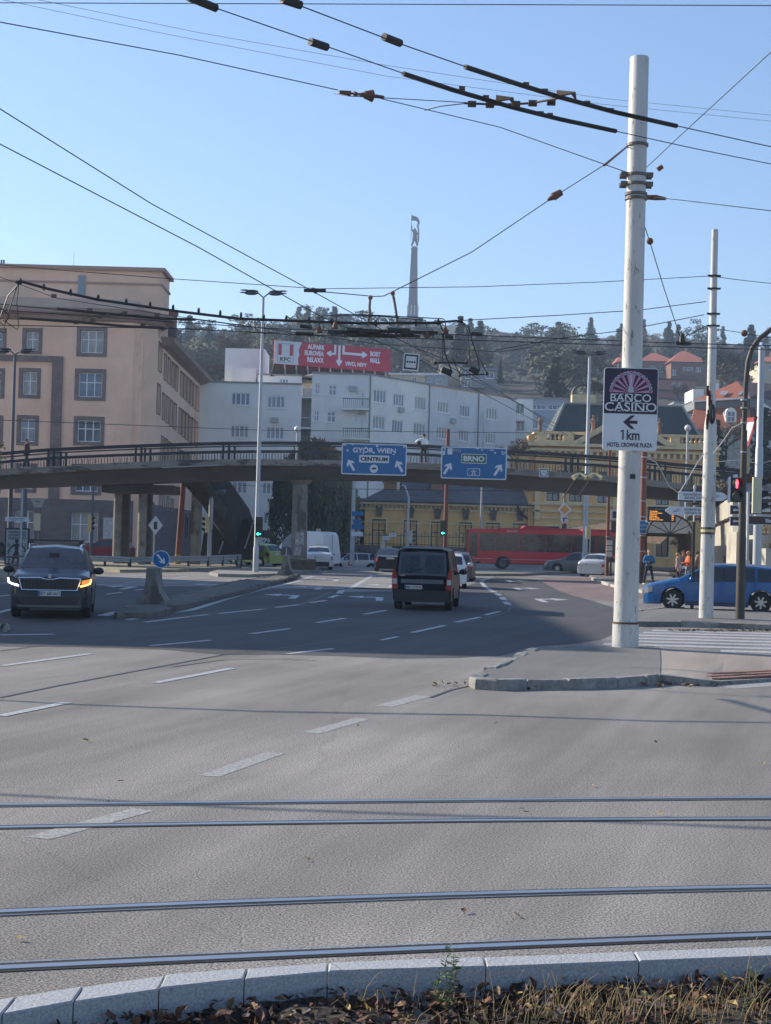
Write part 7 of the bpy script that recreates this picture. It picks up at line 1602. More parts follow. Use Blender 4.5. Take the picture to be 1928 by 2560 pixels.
for t0, t1, r0, r1 in ((0, .25, .035, .05), (.25, .32, .02, .02), (.32, .42, .055, .03), (.42, .55, .02, .05), (.55, .70, .07, .11), (.7, .74, .12, .12), (.74, 1, .04, .03)):
    mb.cyl(a.lerp(c, t0), a.lerp(c, t1), r0, r1, n=12)
tag(mb.build('bell_insulator', RUSTP, None, smooth=40), 'dark brown bell shaped insulator hanging in the sky left of the trolley bars', 'insulator')
W_([(-20, 7, 60), (1928, 14, 60), (2000, 14.5, 60)], .022, 'straight wire along the very top edge of the photo', sub=5)
W_([(60, -8, 90), (500, 82, 95), (964, 163, 100), (1500, 245, 108), (1950, 290, 112)], .016, 'upper of two hair thin high lines curving across the sky', sub=4)
W_([(0, -2, 90), (400, 82, 95), (964, 190, 100), (1500, 260, 108), (1950, 305, 112)], .016, 'lower of two hair thin high lines curving across the sky', sub=4)
W_([(-60, 233, 22), (0, 272, 23), (380, 510, 26), (780, 727, 30), (1020, 860, 36), (1445, 1090, 60)], .011, 'upper diagonal wire falling from the left edge to the wire junction')
W_([(-60, 322, 22), (0, 360, 23), (500, 620, 26), (800, 790, 30), (1040, 895, 36), (1380, 1075, 60)], .011, 'lower diagonal wire falling from the left edge to the wire junction')
W_([(960, 740, 30), (1180, 630, 31), (1385, 492, 32), (1515, 410, 32.4), (1568, 366, dm-.1)], .012, 'span wire rising from the wire junction to the thick white pole', sub=5)
mb = MB(); a, c = P(1370, 500, 32), P(1404, 480, 32); mb.cyl(a, a.lerp(c, .4), .03, .07, n=10); mb.cyl(a.lerp(c, .4), c, .09, .07, n=10); a, c = P(1510, 414, 32.4), P(1566, 368, 32.6); mb.cyl(a, c, .03, .02, n=6)
tag(mb.build('egg_insulator', RUSTP, None, smooth=40), 'brown egg insulator on the span wire left of the thick white pole', 'insulator')
W_([(780, 727, 30), (870, 735, 30), (935, 741, 30), (960, 740, 30)], .011, 'short span piece between the two orange hangers'); 
mb = MB(); a = P(760, 726, 30); mb.cyl(a, P(815, 727, 30), .035, n=6); mb.cyl(P(780, 722, 30), P(792, 732, 30), .04, n=6); tag(mb.build('wire_clamp', BAR, None), 'clamp where the span wire meets the upper diagonal wire', 'clamp')
W_([(430, 697, 60), (800, 722, 60), (1190, 717, 62), (1500, 705, 64), (1775, 690, 66)], .017, 'nearly level wire from the salmon building to the second white pole', sub=5)
W_([(-20, 660, 60), (110, 672, 60), (430, 697, 60)], .017, 'wire in front of the salmon building roofline', sub=5)
W_([(0, 692, 40), (140, 745, 40), (400, 785, 40), (600, 812, 40), (940, 860, 38), (1250, 880, 38), (1330, 868, 38)], .010, 'thin wire sagging behind the small hanging sign', sub=5)
W_([(1155, 801, 33), (1400, 788, 34), (1600, 775, 35), (1765, 754, 36)], .011, 'wire from the cable end to the second white pole', sub=5)
W_([(1240, 875, 38), (1400, 846, 38), (1560, 826, 38), (1760, 787, 38)], .012, 'lower wire rising to the second white pole', sub=5)
W_([(1602, 432, 32.4), (1700, 340, 30), (1928, 130, 26), (1980, 80, 25)], .010, 'thin guy wire rising from the thick white pole to the upper right', sub=5)
W_([(1625, 492, 32.6), (1700, 500, 32), (1928, 527, 30), (2000, 535, 30)], .010, 'short wire leaving the thick white pole to the right edge', sub=5)
mb = MB(); mb.cyl(P(1612, 493, 32.6), P(1640, 494, 32.6), .05, .06, n=8); mb.cyl(P(1640, 494, 32.6), P(1665, 497, 32.5), .06, .03, n=8); mb.cyl(P(1645, 424, 32), P(1656, 416, 32), .05, n=8); tag(mb.build('pole_insulator', RUSTP, None), 'dark insulators just right of the thick white pole', 'insulator')
W_([(1610, 560, 32.6), (1625, 605, 32.8), (1660, 720, 34), (1700, 840, 36)], .012, 'slanting wire from the thick white pole down to the wire crossing', sub=5)
mb = MB(); mb.sph(P(1625, 603, 32.7), .075, 10, 8); tag(mb.build('ball_insulator', RUSTP, None, smooth=60), 'small ball insulator on the slanting wire right of the thick white pole', 'insulator')
mb = MB(); p = P(1706, 845, 36); mb.cyl(p+Vector((0, 0, .1)), p-Vector((0, 0, .12)), .05, .08, n=8); mb.box(p-Vector((0, 0, .14)), (.3, .06, .06)); mb.cyl(P(1690, 855, 36), P(1728, 860, 36), .03, n=6); tag(mb.build('hanger', BAR, None), 'dark hanger at the lower end of the slanting wire', 'hanger')
W_([(1706, 845, 36), (1765, 815, 36.5)], .01, 'short wire between the hanger and the second white pole', sub=5)
for pts, r, lab in (([(-40, 772, 40), (480, 808, 40), (700, 822, 38), (1180, 838, 38), (1700, 858, 40), (1960, 865, 40)], .014, 'upper of two long level trolley wires crossing behind the junction'),
                    ([(-40, 812, 40), (480, 822, 40), (700, 835, 38), (1220, 852, 38), (1700, 868, 40), (1960, 875, 40)], .014, 'lower of two long level trolley wires crossing behind the junction'),
                    ([(1790, 692, 45), (1850, 700, 45), (1960, 712, 45)], .012, 'short span wire from the second white pole to the right edge'), ([(1790, 822, 45), (1855, 832, 44), (1960, 850, 44)], .012, 'lower short span wire from the second white pole to the right edge'),
                    ([(0, 1050, 80), (640, 1075, 84), (1100, 1080, 84), (1330, 1082, 84)], .02, 'thin wire crossing low before the white apartment block'),
                    ([(600, 1213, 100), (860, 1222, 100), (1330, 1228, 100)], .02, 'thin wire crossing under the footbridge')):
    W_(pts, r, lab, sub=5)
LC = mat('pale_cable', (.45, .42, .38), .6)
W_([(1612, 1142, 33), (1640, 1155, 33), (1655, 1180, 33), (1672, 1215, 33.5), (1698, 1233, 34), (1722, 1195, 35), (1745, 1155, 38), (1760, 1135, 40)], .016, 'looping pale cable hanging between the big white pole and the second pole', m=LC, cat='cable', name='hanging_cable')
W_([(1783, 1135, 40), (1810, 1100, 40), (1830, 1070, 39.5), (1852, 1060, 39.5)], .016, 'pale cable rising from the second pole to the dark lamp pole', m=LC, cat='cable', name='hanging_cable')
W_([(1610, 1143, 60), (1700, 1150, 60), (1790, 1155, 60), (1850, 1150, 60), (1900, 1160, 60), (1960, 1142, 60)], .02, 'thin pale cable running level behind the poles at the right', m=LC, cat='cable', name='hanging_cable')
def cz_(pts, r, label, **k): return W_(pts, r, label, m=CABLE, cat='cable', name='feeder_cable', group='heavy black feeder cables', **k)
D = 28
cz_([(40, 706, 27.5), (52, 703, 27.5), (120, 722, 27.5), (245, 749, 27.8), (450, 779, 28), (600, 797, 28), (760, 803, 28), (900, 808, 28), (1095, 807, 28)], .030, 'thick black cable bundle sweeping from the left edge to the wire junction', sub=8)
cz_([(1095, 806, 28), (1140, 802, 28), (1155, 804, 28)], .024, 'cable end hump right of the wire junction', sub=8)
cz_([(1100, 808, 28), (1108, 830, 28), (1112, 880, 28.5), (1128, 925, 29), (1130, 932, 29)], .016, 'left black cable dropping from the cable bundle'); cz_([(1155, 804, 28), (1172, 818, 28), (1180, 850, 28), (1196, 900, 28.5), (1199, 925, 29)], .014, 'right black cable dropping from the end of the cable bundle')
cz_([(1158, 806, 28), (1170, 830, 28), (1174, 880, 28.5), (1176, 915, 29)], .009, 'thin cable dropping beside the right black cable'); cz_([(1106, 830, 28), (1107, 905, 28.5)], .008, 'thin straight hanger wire beside the left black cable')
for px, py in ((52,704),(110,718),(177,731),(246,745),(316,755),(376,763),(433,770),(497,778),(551,784),(603,789),(660,795),(716,797),(773,801),(830,804),(940,808),(1040,808),(1096,806),(1153,802)):
    mb = MB(); p = P(px, py, 28 if px > 300 else 27.7); mb.cyl(p-Vector((0, 0, .06)), p+Vector((0, 0, .06)), .018, n=6); mb.cyl(p-Vector((.02, 0, 0)), p+Vector((.02, 0, 0)), .042, n=8); tag(mb.build('cable_clip', BLACK, None), 'small dark clip holding the thick cable bundle together', 'clip', 'clips along the thick cable bundle')
cz_([(52, 705, 27.5), (20, 740, 27.5), (2, 790, 27.5), (-5, 820, 27.5)], .014, 'outer black cable loop at the left edge'); cz_([(48, 706, 27.5), (42, 760, 27.5), (47, 815, 27.5), (44, 824, 27.5), (30, 815, 27.5), (8, 800, 27.5)], .010, 'inner black cable loop at the left edge'); cz_([(46, 707, 27.5), (28, 760, 27.5), (10, 815, 27.5), (16, 832, 27.5), (-10, 828, 27.5)], .012, 'tangled black cable at the left edge'); cz_([(-10, 760, 27.5), (25, 790, 27.5), (10, 812, 27.5), (-10, 800, 27.5)], .012, 'small tangled cable knot at the left edge')
L0 = [Vector(q) for q in ((-40, 25.5, 6.6), (-24, 24.9, 6.6), (-19, 24.6, 6.5), (-16.6, 24.5, 6.45), (-15.6, 24.2, 6.4), (-13, 23.9, 6.3), (-10.5, 24.2, 6.35), (-8.4, 24.0, 6.3), (-6.5, 24.3, 6.35), (-6.9, 26.9, 6.3))]
tag(MB().tube(L0, .045, 8).build('feeder_cable', CABLE, None, smooth=60), 'feeder cable beyond the left edge, casting the long thin shade on the road', 'cable', 'heavy black feeder cables')
L0 = [Vector(q) for q in ((-40, 17.9, 6.0), (-14.3, 17.5, 6.0), (-12, 17.1, 5.95), (-10, 17.0, 5.95), (-8.2, 16.9, 6.0), (-6.6, 16.8, 6.0))]
tag(MB().tube(L0, .035, 8).build('feeder_cable', CABLE, None, smooth=60), 'second feeder cable beyond the left edge above the tram rails', 'cable', 'heavy black feeder cables')
for pts, lab in (([(143,772),(225,780),(310,788),(400,796),(490,799)], 'upper dark contact bar before the salmon building'), ([(0,760),(60,766),(143,773)], 'wire stub leading to the upper left contact bar'), ([(50,795),(190,805),(320,816),(410,820)], 'lower dark contact bar before the salmon building')):
    L = [P(x, y, 30) for x, y in pts]; o = MB().tube(L, .026 if 'bar b' in lab else .01, 6).build('contact_bar', BAR, None); tag(o, lab, 'bar', 'dark contact bars clipped on the trolley wires')
W_([(410, 820, 30), (600, 829, 30), (700, 832, 30)], .009, 'trolley wire continuing right from the lower left contact bar', sub=5); W_([(490, 799, 30), (700, 826, 30)], .009, 'trolley wire continuing right from the upper left contact bar', sub=5)
mb = MB()
for px, py in ((225,775),(312,783),(250,792),(232,800),(270,790),(358,812),(190,806),(135,740),(393,787)): p = P(px, py, 30); mb.box(p, (.10, .04, .07)); 
mb.tube([P(205,797,30), P(235,790,30), P(262,787,30), P(310,783,30)], .012, 5)
for px in range(485, 525, 6): mb.cyl(P(px, 822, 30), P(px, 818, 30), .02, n=5)
tag(mb.build('wire_fittings', mat('rust_grey_fitting', (0, 0, 0)), None), 'rusty fittings joining the left contact bars', 'fittings')
D = 28
def cbar(pts, r, lab, h=None): L = [P(x, y, D) for x, y in pts]; mb = MB().tube(L, r, 6); return mb
mb = MB()
mb.tube([P(820,830,D), P(900,834,D), P(985,840,D)], .028, 6); mb.tube([P(880,824,D), P(960,828,D), P(1095,832,D)], .030, 6); mb.tube([P(865,838,D), P(1000,840,D), P(1050,841,D)], .022, 6)
for x0, x1, y0, y1 in ((868,905,817,831),(905,950,820,836),(970,1025,818,832),(1000,1035,826,842),(820,850,827,836),(1060,1090,828,834),(925,940,836,842)):
    a, c = P(x0, y0, D-.05), P(x1, y1, D-.05); mb.box((a+c)/2, (c.x-a.x, .10, (a.z-c.z)*.6))
for i in range(26): p = P(830+i*10, 831+i*.3+rnd.uniform(-6, 6), D-.1); mb.box(p, (rnd.uniform(.03, .09), .05, rnd.uniform(.02, .06)))
for x in (860, 930, 1010, 1080): mb.tube([P(x, 822, D), P(x+3, 844, D)], .012, 4)
tag(mb.build('wire_crossing', BAR, None), 'dark trolley wire crossing of bars and plates in the middle of the sky edge', 'crossing')
for pts, lab in (([(799,822),(799,791),(810,788),(960,791),(1065,801),(1068,825)], 'left bent black hoop over the wire crossing'), ([(840,818),(841,787),(850,785),(960,789),(1108,797),(1114,802),(1114,830)], 'right bent black hoop over the wire crossing')):
    W_([(x, y, D-.1) for x, y in pts], .011, lab, name='wire_hoop', cat='hoop', group='bent hoops over the wire crossing', m=CABLE)
OI = mat('orange_insulator', (.17, .11, .065), .6, var=(14, .5))
for pts, lab in (([(926,744),(924,765),(925,782),(921,800),(920,815)], 'left orange chain hanger above the wire crossing'), ([(982,733),(986,752),(989,770),(992,790),(994,812)], 'right orange chain hanger above the wire crossing')):
    mb = MB(); L = [P(x, y, D) for x, y in pts]; mb.tube(L, .010, 5)
    for p, q in zip(L, L[1:]):
        for t in (.1, .45, .75): m_ = p.lerp(q, t); mb.cyl(m_-Vector((0, 0, .03)), m_+Vector((0, 0, .03)), .028, .018, n=8)
    mb.sph(L[0], .045, 8, 6); tag(mb.build('chain_hanger', OI, None), lab, 'hanger', 'orange chain hangers above the wire crossing')
for pts, lab in (([(740,833),(785,836)], 'left short block on the level trolley wire'), ([(750,815),(780,818)], 'upper left short block on the level trolley wire'), ([(1112,841),(1134,843)], 'right short block on the level trolley wire'), ([(1178,834),(1205,836)], 'reddish short block on the level trolley wire')):
    L = [P(x, y, D+10 if False else 37.8) for x, y in pts]; tag(MB().tube(L, .05, 8).build('wire_block', BAR, None), lab, 'block', 'short blocks on the level trolley wires')
for px, py, lab in ((798, 826, 'left dark bell under the wire hoop'), (838, 815, 'second dark bell under the wire hoop'), (1114, 828, 'third dark bell under the wire hoop, at the right'), (1068, 838, 'lower dark bell under the wire hoop')):
    p = P(px, py, D-.1); mb = MB(); mb.lathe([(.015, .08), (.03, .06), (.05, .0), (.06, -.04), (.02, -.05)], p, 10); tag(mb.build('bell_insulator', RUSTP, None, smooth=40), lab, 'insulator', 'dark bells under the wire hoops')
W_([(985, 842, 28), (1040, 870, 29.5), (1130, 905, 32), (1200, 950, 36), (1300, 1010, 44), (1420, 1090, 58)], .010, 'trolley wire running down right from the wire crossing, upper one'); 
mb = MB(); mb.tube([P(1085,907,29), P(1170,907,29)], .015, 5); mb.tube([P(1148,938,29.5), P(1220,935,29.5)], .015, 5)
for px, py in ((1088,907),(1167,906),(1150,938),(1217,934)): mb.sph(P(px, py, 29.2), .04, 6, 5)
tag(mb.build('spreader_bars', BAR, None), 'two short spreader bars joining the wires before the cream villas', 'spreader')
for a, c, lab in (((1105,924),(1130,934), 'dark section insulator at the foot of the left black cable'), ((1175,920),(1197,932), 'dark section insulator at the foot of the right black cable')):
    tag(MB().cyl(P(*a, 29), P(*c, 29), .06, n=8).build('section_insulator', BAR, None), lab, 'insulator', 'section insulators below the cables')
W_([(1130, 895, 29), (1150, 938, 29)], .01, 'short slanting wire left of the section insulators'); W_([(1199, 895, 29), (1217, 934, 29)], .01, 'short slanting wire right of the section insulators')
c = P(1028, 905, 29.5); k = 29.5/FPX; o = empty('hanging_sign', c, R(-6), 'small white square sign with four black dots hung from the wires', 'sign')
o.rotation_euler = (0, R(4), R(-6)); plate('panel', rr(40*k, 44*k, .01), 0, SWH, o, .02); plate('frame', rr(34*k, 37*k, .005), -.003, BLACK, o, .002); plate('field', rr(27*k, 29*k, .005), -.006, SWH, o, .002)
mb = MB()
for i in range(4): mb.cyl(((-9.5+i*6.3)*k, -.011, 0), ((-9.5+i*6.3)*k, -.007, 0), 2.5*k, n=12)
mb.build('dots', BLACK, o)
c = P(1861, 833, 44); tag(MB().sph(c, .1, 10, 8).build('ball_insulator', RUSTP, None, smooth=60), 'dark ball insulator on the lower short span wire near the right edge', 'insulator')
o = empty('shading_building', (0, 0, 0), 0, 'grey office block beyond the left edge that shades the junction', 'building', world=True)
HB_ = 21.0; Lsh = HB_/math.tan(SUN_EL); sx, sy = math.sin(SUN_AZ+math.pi)*Lsh, math.cos(SUN_AZ+math.pi)*Lsh
x1 = 4.6-sx; y0 = 27.9-sy; y1 = 62-sy
pe = Pl((x1-34, y0), (x1, y0)); pr_ = Pl((x1, y0), (x1, y1)); mb = MB()
for pl in (pe, pr_):
    hs = []
    for i in range(int(pl.L/3.4)):
        for j in range(5): hs.append((1.0+i*3.4, 2.6+i*3.4, 1.4+j*3.9, 3.3+j*3.9))
    facade(pl, 0, pl.L, 0, HB_, hs, mb)
    if pl is pr_:
        for h in hs: window(pl, o, h, 2, 2)
mb.add([(x1-34, y0, HB_), (x1, y0, HB_), (x1, y1, HB_), (x1-34, y1, HB_)], [(0, 1, 2, 3)]); mb.add([(x1-34, y1, 0), (x1, y1, 0), (x1, y1, HB_), (x1-34, y1, HB_)], [(0, 1, 2, 3)]); mb.add([(x1-34, y0, 0), (x1-34, y1, 0), (x1-34, y1, HB_), (x1-34, y0, HB_)], [(0, 1, 2, 3)])
mb.build('wall', WHT2, o)
print('SHADE', x1, y0, y1)
BARK = mat('bark', (.09, .07, .055), .95, var=(4, .4)); 
def leafm(name, c, a=.5): return mat(name, c, .8, var=(1.1, a))
LV = dict(dg=leafm('dark_conifer', (.045, .070, .045)), pine=leafm('pine_green', (.065, .090, .055)), ol=leafm('olive_leaf', (.075, .085, .035)), br=leafm('autumn_brown', (.10, .066, .036)), ye=leafm('autumn_yellow', (.34, .22, .05)), rd=leafm('bare_twigs', (.15, .11, .08)))
def clump(mb, c, r, n, s, m=1, flat=1.0, rg=rnd):
    for _ in range(n):
        while True:
            v = Vector((rg.uniform(-1, 1), rg.uniform(-1, 1), rg.uniform(-1, 1)))
            if .2 < v.length < 1: break
        v.normalize(); p = c+Vector((v.x*r, v.y*r, v.z*r*flat))*rg.uniform(.45, 1.05)
        a = Vector((rg.gauss(0, 1), rg.gauss(0, 1), rg.gauss(0, 1))).normalized(); b = a.orthogonal().normalized(); k = s*rg.uniform(.6, 1.3)
        mb.add([p-a*k, p-b*k*.6, p+a*k, p+b*k*.6], [(0, 1, 2, 3)], m)
def conifer(h, rg, w_=.24, dens=1):
    mb = MB(); mb.cyl((0, 0, -.5), (0, 0, h*.95), h*.018, h*.004, 6, 0)
    z = h*.06
    while z < h:
        f = 1-z/h; r = h*w_*f**.85*rg.uniform(.8, 1.15)+.1; nb = 7 if f > .3 else 5
        for k in range(nb):
            t = rg.uniform(0, 6.28); L = r*rg.uniform(.7, 1.1); q = Vector((math.cos(t), math.sin(t), -.25))
            for j in range(int(5*dens)):
                c = Vector((0, 0, z))+q*L*(j+.6)/(5*dens); clump(mb, c, .16*r+.12, 3, h*.032, 1, .6, rg)
        z += h*.042
    return mb
def pine(h, rg):
    mb = MB(); top = Vector((rg.uniform(-.5, .5), 0, h*.8)); mb.tube([(0, 0, -.5), (rg.uniform(-.3, .3), .1, h*.4), top], [h*.025, h*.018, h*.008], 6, 0)
    for k in range(13):
        t = rg.uniform(0, 6.28); zz = h*rg.uniform(.42, .97); L = h*.30*rg.uniform(.3, 1)*(1.05-abs(zz/h-.68)); e = Vector((math.cos(t)*L, math.sin(t)*L, zz)); mb.tube([(0, 0, zz-h*.08), e], [h*.007, .02], 4, 0)
        clump(mb, e, h*.105, 62, h*.022, 1, .55, rg)
    return mb
def decid(h, rg, leaf=44, tw=True, s=.03):
    mb = MB()
    def br(p, d, L, r, lv):
        e = p+d*L; mid = p.lerp(e, .5)+Vector((rg.gauss(0, .05), rg.gauss(0, .05), 0))*L; mb.tube([p, mid, e], [r, r*.85, r*.6], 5 if lv < 2 else 3, 0)
        if lv >= 4 or (not tw and lv >= 3):
            if leaf: clump(mb, e, L*.9, leaf, h*s*.75, 1, .8, rg)
            return
        for k in range(3 if lv else 4):
            q = (d+Vector((rg.gauss(0, .55), rg.gauss(0, .55), rg.gauss(.12, .25)))).normalized(); br(e if k else p.lerp(e, .75), q, L*rg.uniform(.62, .82), r*.58, lv+1)
    br(Vector((0, 0, -.3)), Vector((0, 0, 1)), h*.26, h*.024, 0)
    return mb
PROT = {}
def proto(kind, i):
    key = (kind, i)
    if key in PROT: return PROT[key]
    rg = random.Random(hash(kind+str(i)) % 1000 if False else sum(map(ord, kind))*7+i)
    h = 10
    if kind in ('fir', 'spruce'): mb = conifer(h, rg, .22 if kind == 'fir' else .17); mm = LV['dg']
    elif kind == 'pine': mb = pine(h, rg); mm = LV['pine']
    elif kind == 'bare': mb = decid(h, rg, 12, s=.026); mm = LV['rd']
    elif kind == 'brown': mb = decid(h, rg, 26, False); mm = LV['br']
    elif kind == 'olive': mb = decid(h, rg, 42, False); mm = LV['ol']
    elif kind == 'yellow': mb = decid(h, rg, 34, False); mm = LV['ye']
    me_o = mb.build(kind+'_tree', [BARK, mm]); me = me_o.data; bpy.data.objects.remove(me_o); PROT[key] = me; return me
LAB = dict(fir='dark green fir tree on the hazy hillside', spruce='slender dark spruce on the hazy hillside', pine='round crowned dark pine on the hazy hillside', bare='bare grey brown tree on the hazy hillside', brown='russet leaved tree on the hazy hillside', olive='olive green leafy tree on the hazy hillside', yellow='yellow autumn tree on the hazy hillside')
def tree(kind, i, loc, h, label=None, group=True, w_=1.0):
    me = proto(kind, i); o = bpy.data.objects.new(kind+'_tree', me); COL.objects.link(o); s = h/10
    o.location = loc; o.scale = (s*w_, s*w_, s); o.rotation_euler = (0, 0, rnd.uniform(0, 6.28))
    return tag(o, label or LAB[kind], 'tree', None if label else kind+' trees on the hillside')
def wood():
    r_ = random.Random(21); mb = MB()
    for _ in range(2600):
        d = 250+r_.random()**.8*330; px = r_.uniform(360, 2080)
        if any(a-25 < px < b+25 and d < e+4 for a, b, c, e in HOUSES): continue
        x = P(px, 1345, d).x; z = T(x, d); R_ = r_.uniform(1.6, 3.6); k = r_.choice([0, 0, 0, 1, 2])
        clump(mb, Vector((x, d, z+R_*.6)), R_, 16, .62, k, 1.0, r_)
    return mb.build('far_woodland', [LV['pine'], LV['ol'], LV['br']])
rt = random.Random(11); kinds = ['fir', 'pine', 'pine', 'bare', 'brown', 'olive', 'spruce', 'brown', 'bare', 'fir', 'pine']
HOUSES = [(965, 1290, 225, 262), (1590, 1760, 300, 420), (1500, 1640, 330, 400), (1715, 1960, 170, 262), (1230, 1330, 380, 420), (1880, 1990, 300, 400)]
tag(wood(), kind='stuff')
cnt = 0; tries = 0
while cnt < 238 and tries < 4000:
    tries += 1; d = 205+rt.random()**.8*330; px = rt.uniform(380, 2050)
    if any(a-30 < px < b+30 and c-16 < d < e+6 for a, b, c, e in HOUSES): continue
    if d < 300 and px > 950 and rt.random() < .45: continue
    x = P(px, 1345, d).x; z = T(x, d); k = rt.choice(kinds)
    if px > 1450 and rt.random() < .45: k = rt.choice(['brown', 'bare', 'olive', 'fir'])
    if px < 640: k = rt.choice(['bare', 'brown', 'fir', 'olive', 'pine'])
    # keep the houses in view: lower trees right in front of them
    hh = rt.uniform(10, 16) if k != 'bare' else rt.uniform(10, 14)
    blocked = any(a-8 < px < b+8 and d < c for a, b, c, e in HOUSES)
    if blocked: hh = rt.uniform(3, 5)
    tree(k, rt.randrange(3), (x, d, z-.2), hh, w_=rt.uniform(1.0, 1.45)); cnt += 1
for px, ytop, k, d in ((470,868,'brown',480),(500,872,'fir',480),(535,835,'bare',500),(560,795,'bare',500),(590,800,'bare',500),(622,792,'bare',500),(640,800,'bare',500),(655,830,'bare',500),(690,808,'pine',510),(715,795,'pine',510),(742,783,'pine',510),(768,782,'pine',515),(795,800,'pine',510),(820,815,'pine',510),(850,822,'brown',515),(880,832,'pine',515),(915,840,'brown',520),(950,838,'bare',520),(985,845,'pine',520),(1095,850,'pine',510),(1140,828,'pine',505),(1165,822,'pine',505),(1190,845,'bare',505),
                 (1215,850,'pine',505),(1245,845,'fir',505),(1275,838,'pine',505),(1300,835,'fir',505),(1320,812,'pine',500),(1340,808,'pine',500),(1362,835,'pine',500),(1385,858,'fir',500),(1410,850,'spruce',440),(1440,868,'brown',500),(1480,852,'spruce',500),(1510,870,'brown',500),(1530,868,'bare',500),(1560,872,'brown',500),(1640,870,'bare',480),(1670,832,'spruce',460),(1700,870,'brown',480),(1740,868,'fir',470),(1755,858,'fir',470),(1800,830,'bare',460),(1822,840,'bare',460),(1862,835,'spruce',450),(1890,868,'brown',450),(1915,872,'spruce',450),(1450,875,'olive',450)):
    x = P(px, 1345, d).x; z = T(x, d); zt = P(px, ytop, d).z; h = max(6, min(24, zt-z+.3)); tree(k, int(px) % 3, (x, d, zt-h), h, w_=.8 if h > 16 else 1.1)
def single(kind, i, px, py_base, ytop, d, label, w_=1.0):
    a, b_ = P(px, py_base, d), P(px, ytop, d); return tree(kind, i, a, b_.z-a.z, label, w_=w_)
single('bare', 1, 585, 960, 792, 230, 'large bare tree behind the white stair tower, left of the billboard', .9); single('bare', 2, 640, 955, 800, 235, 'second bare tree close left of the billboard', .8)
single('yellow', 1, 1812, 975, 910, 290, 'small golden yellow tree above the red roofed house', .7)
single('spruce', 1, 1700, 1080, 905, 215, 'tall dark spruce just left of the second white pole above the houses', .9) if False else None
single('fir', 0, 1788, 1230, 1050, 150, 'dense dark fir right of the ochre villa behind the poles', 1.1); single('fir', 2, 1908, 1230, 1020, 150, 'dark evergreen at the right edge below the red roofed house', 1.2)
single('bare', 2, 1815, 1150, 1010, 152, 'bare pale twigged tree in front of the red tiled mansard', 1.0)
single('bare', 0, 1290, 1180, 1065, 142, 'small bare tree left of the ochre villa roof', .9)
single('bare', 1, 1700, 1030, 940, 240, 'bare tree behind the green roof, right of the casino sign', .8)
single('olive', 0, 1495, 1010, 925, 200, 'yellow green bushy tree left of the casino sign behind the villa roof', .7); single('olive', 2, 1538, 1010, 935, 200, 'second yellow green tree hugging the left edge of the casino sign', .7)
single('brown', 1, 1700, 1395, 1310, 112, 'small yellow brown bush behind the bus shelter', 1.2)
single('fir', 1, 1250, 960, 900, 238, 'dark fir between the cream villas and the wires', .9)
px, d = 790, 128; a = P(790, 1395, d); top = P(770, 1075, d)
o = empty('weeping_tree', (a.x, d, -1), 0, 'large weeping tree with dark green curtains and orange brown top beside the bridge pier', 'tree')
rg = random.Random(5); Hh = top.z+1; mb = MB(); mb.tube([(0, 0, 0), (.2, 0, Hh*.4), (-.5, 0, Hh*.8)], [.4, .3, .15], 8); mb.build('trunk', BARK, o)
mb = MB(); mo = MB()
wide = (P(885, 1300, d).x-P(665, 1300, d).x)/2
for k in range(1150):
    u = rg.uniform(-1, 1); vv = rg.uniform(-1, 1)
    if u*u+vv*vv > 1: continue
    prof = (1-abs(u)**2.2)
    ztop = Hh*(.52+.42*prof*rg.uniform(.75, 1)) if u > -.9 else Hh*.5
    x = u*wide-.3; y = vv*2.6; L = rg.uniform(.35, .85)*ztop
    if u < -.45 and rg.random() < .5: L *= .6
    n = int(L/.22)
    for j in range(n):
        z = ztop-j*.22; 
        if z < .8: break
        p = Vector((x+rg.gauss(0, .12), y+rg.gauss(0, .12), z)); aa = Vector((rg.gauss(0, .4), rg.gauss(0, .4), -1)).normalized(); bb = aa.orthogonal().normalized(); q = rg.uniform(.12, .28)
        tgt = mo if (z > Hh*.72 and rg.random() < .75) or rg.random() < .04 else mb
        tgt.add([p-aa*q, p-bb*q*.4, p+aa*q, p+bb*q*.4], [(0, 1, 2, 3)])
mb.build('crown', leafm('willow_green', (.085, .115, .05), .6), o); mo.build('autumn_crown', leafm('willow_orange', (.17, .085, .03), .5), o)
c = P(-8, 1130, 45); o = empty('branch', c, 0, 'yellow green leafy branch tip peeking in at the left edge', 'branch'); mb = MB(); mb.tube([(-2.5, 0, .2), (-1, 0, .4), (0, 0, .1), (.1, 0, -.4)], [.03, .02, .012, .006], 5, 0); clump(mb, Vector((-.05, 0, 0)), .32, 60, .08, 1, 1.6); mb.build('leaves', [BARK, mat('yellow_leaf', (.26, .24, .07), .7, var=(6, .5))], o)
def bush(px, py, d, r, kind, label, n=260, flat=.7):
    c = P(px, py, d); mb = MB(); clump(mb, Vector((0, 0, r*flat*.6)), r, n, r*.10, 1, flat); mb.cyl((0, 0, -.3), (0, 0, r*.5), .05, .03, 5, 0)
    o = mb.build('bush', [BARK, LV[kind]], None, loc=c); return tag(o, label, 'bush')
bush(1800, 1300, 96, 1.9, 'br', 'russet bush on the slope above the retaining wall', 700, .9); bush(1772, 1290, 100, 1.2, 'rd', 'thin brown bush left of the russet one above the wall', 300, 1.0)
bush(1915, 1332, 71, .45, 'ye', 'dry yellow grass tuft on the upper planter block at the right edge', 160); bush(1925, 1368, 69, .35, 'ye', 'dry yellow grass tuft on the lower planter block at the right edge', 120)
bush(820, 1395, 144, 2.0, 'dg', 'dark low shrub left of the ochre wing', 400, .7); bush(905, 1400, 142, 1.1, 'dg', 'low dark shrub before the fence behind the silver estate', 260); bush(1000, 1398, 142, 1.2, 'ol', 'second low shrub before the fence, beside the black taxi', 260)
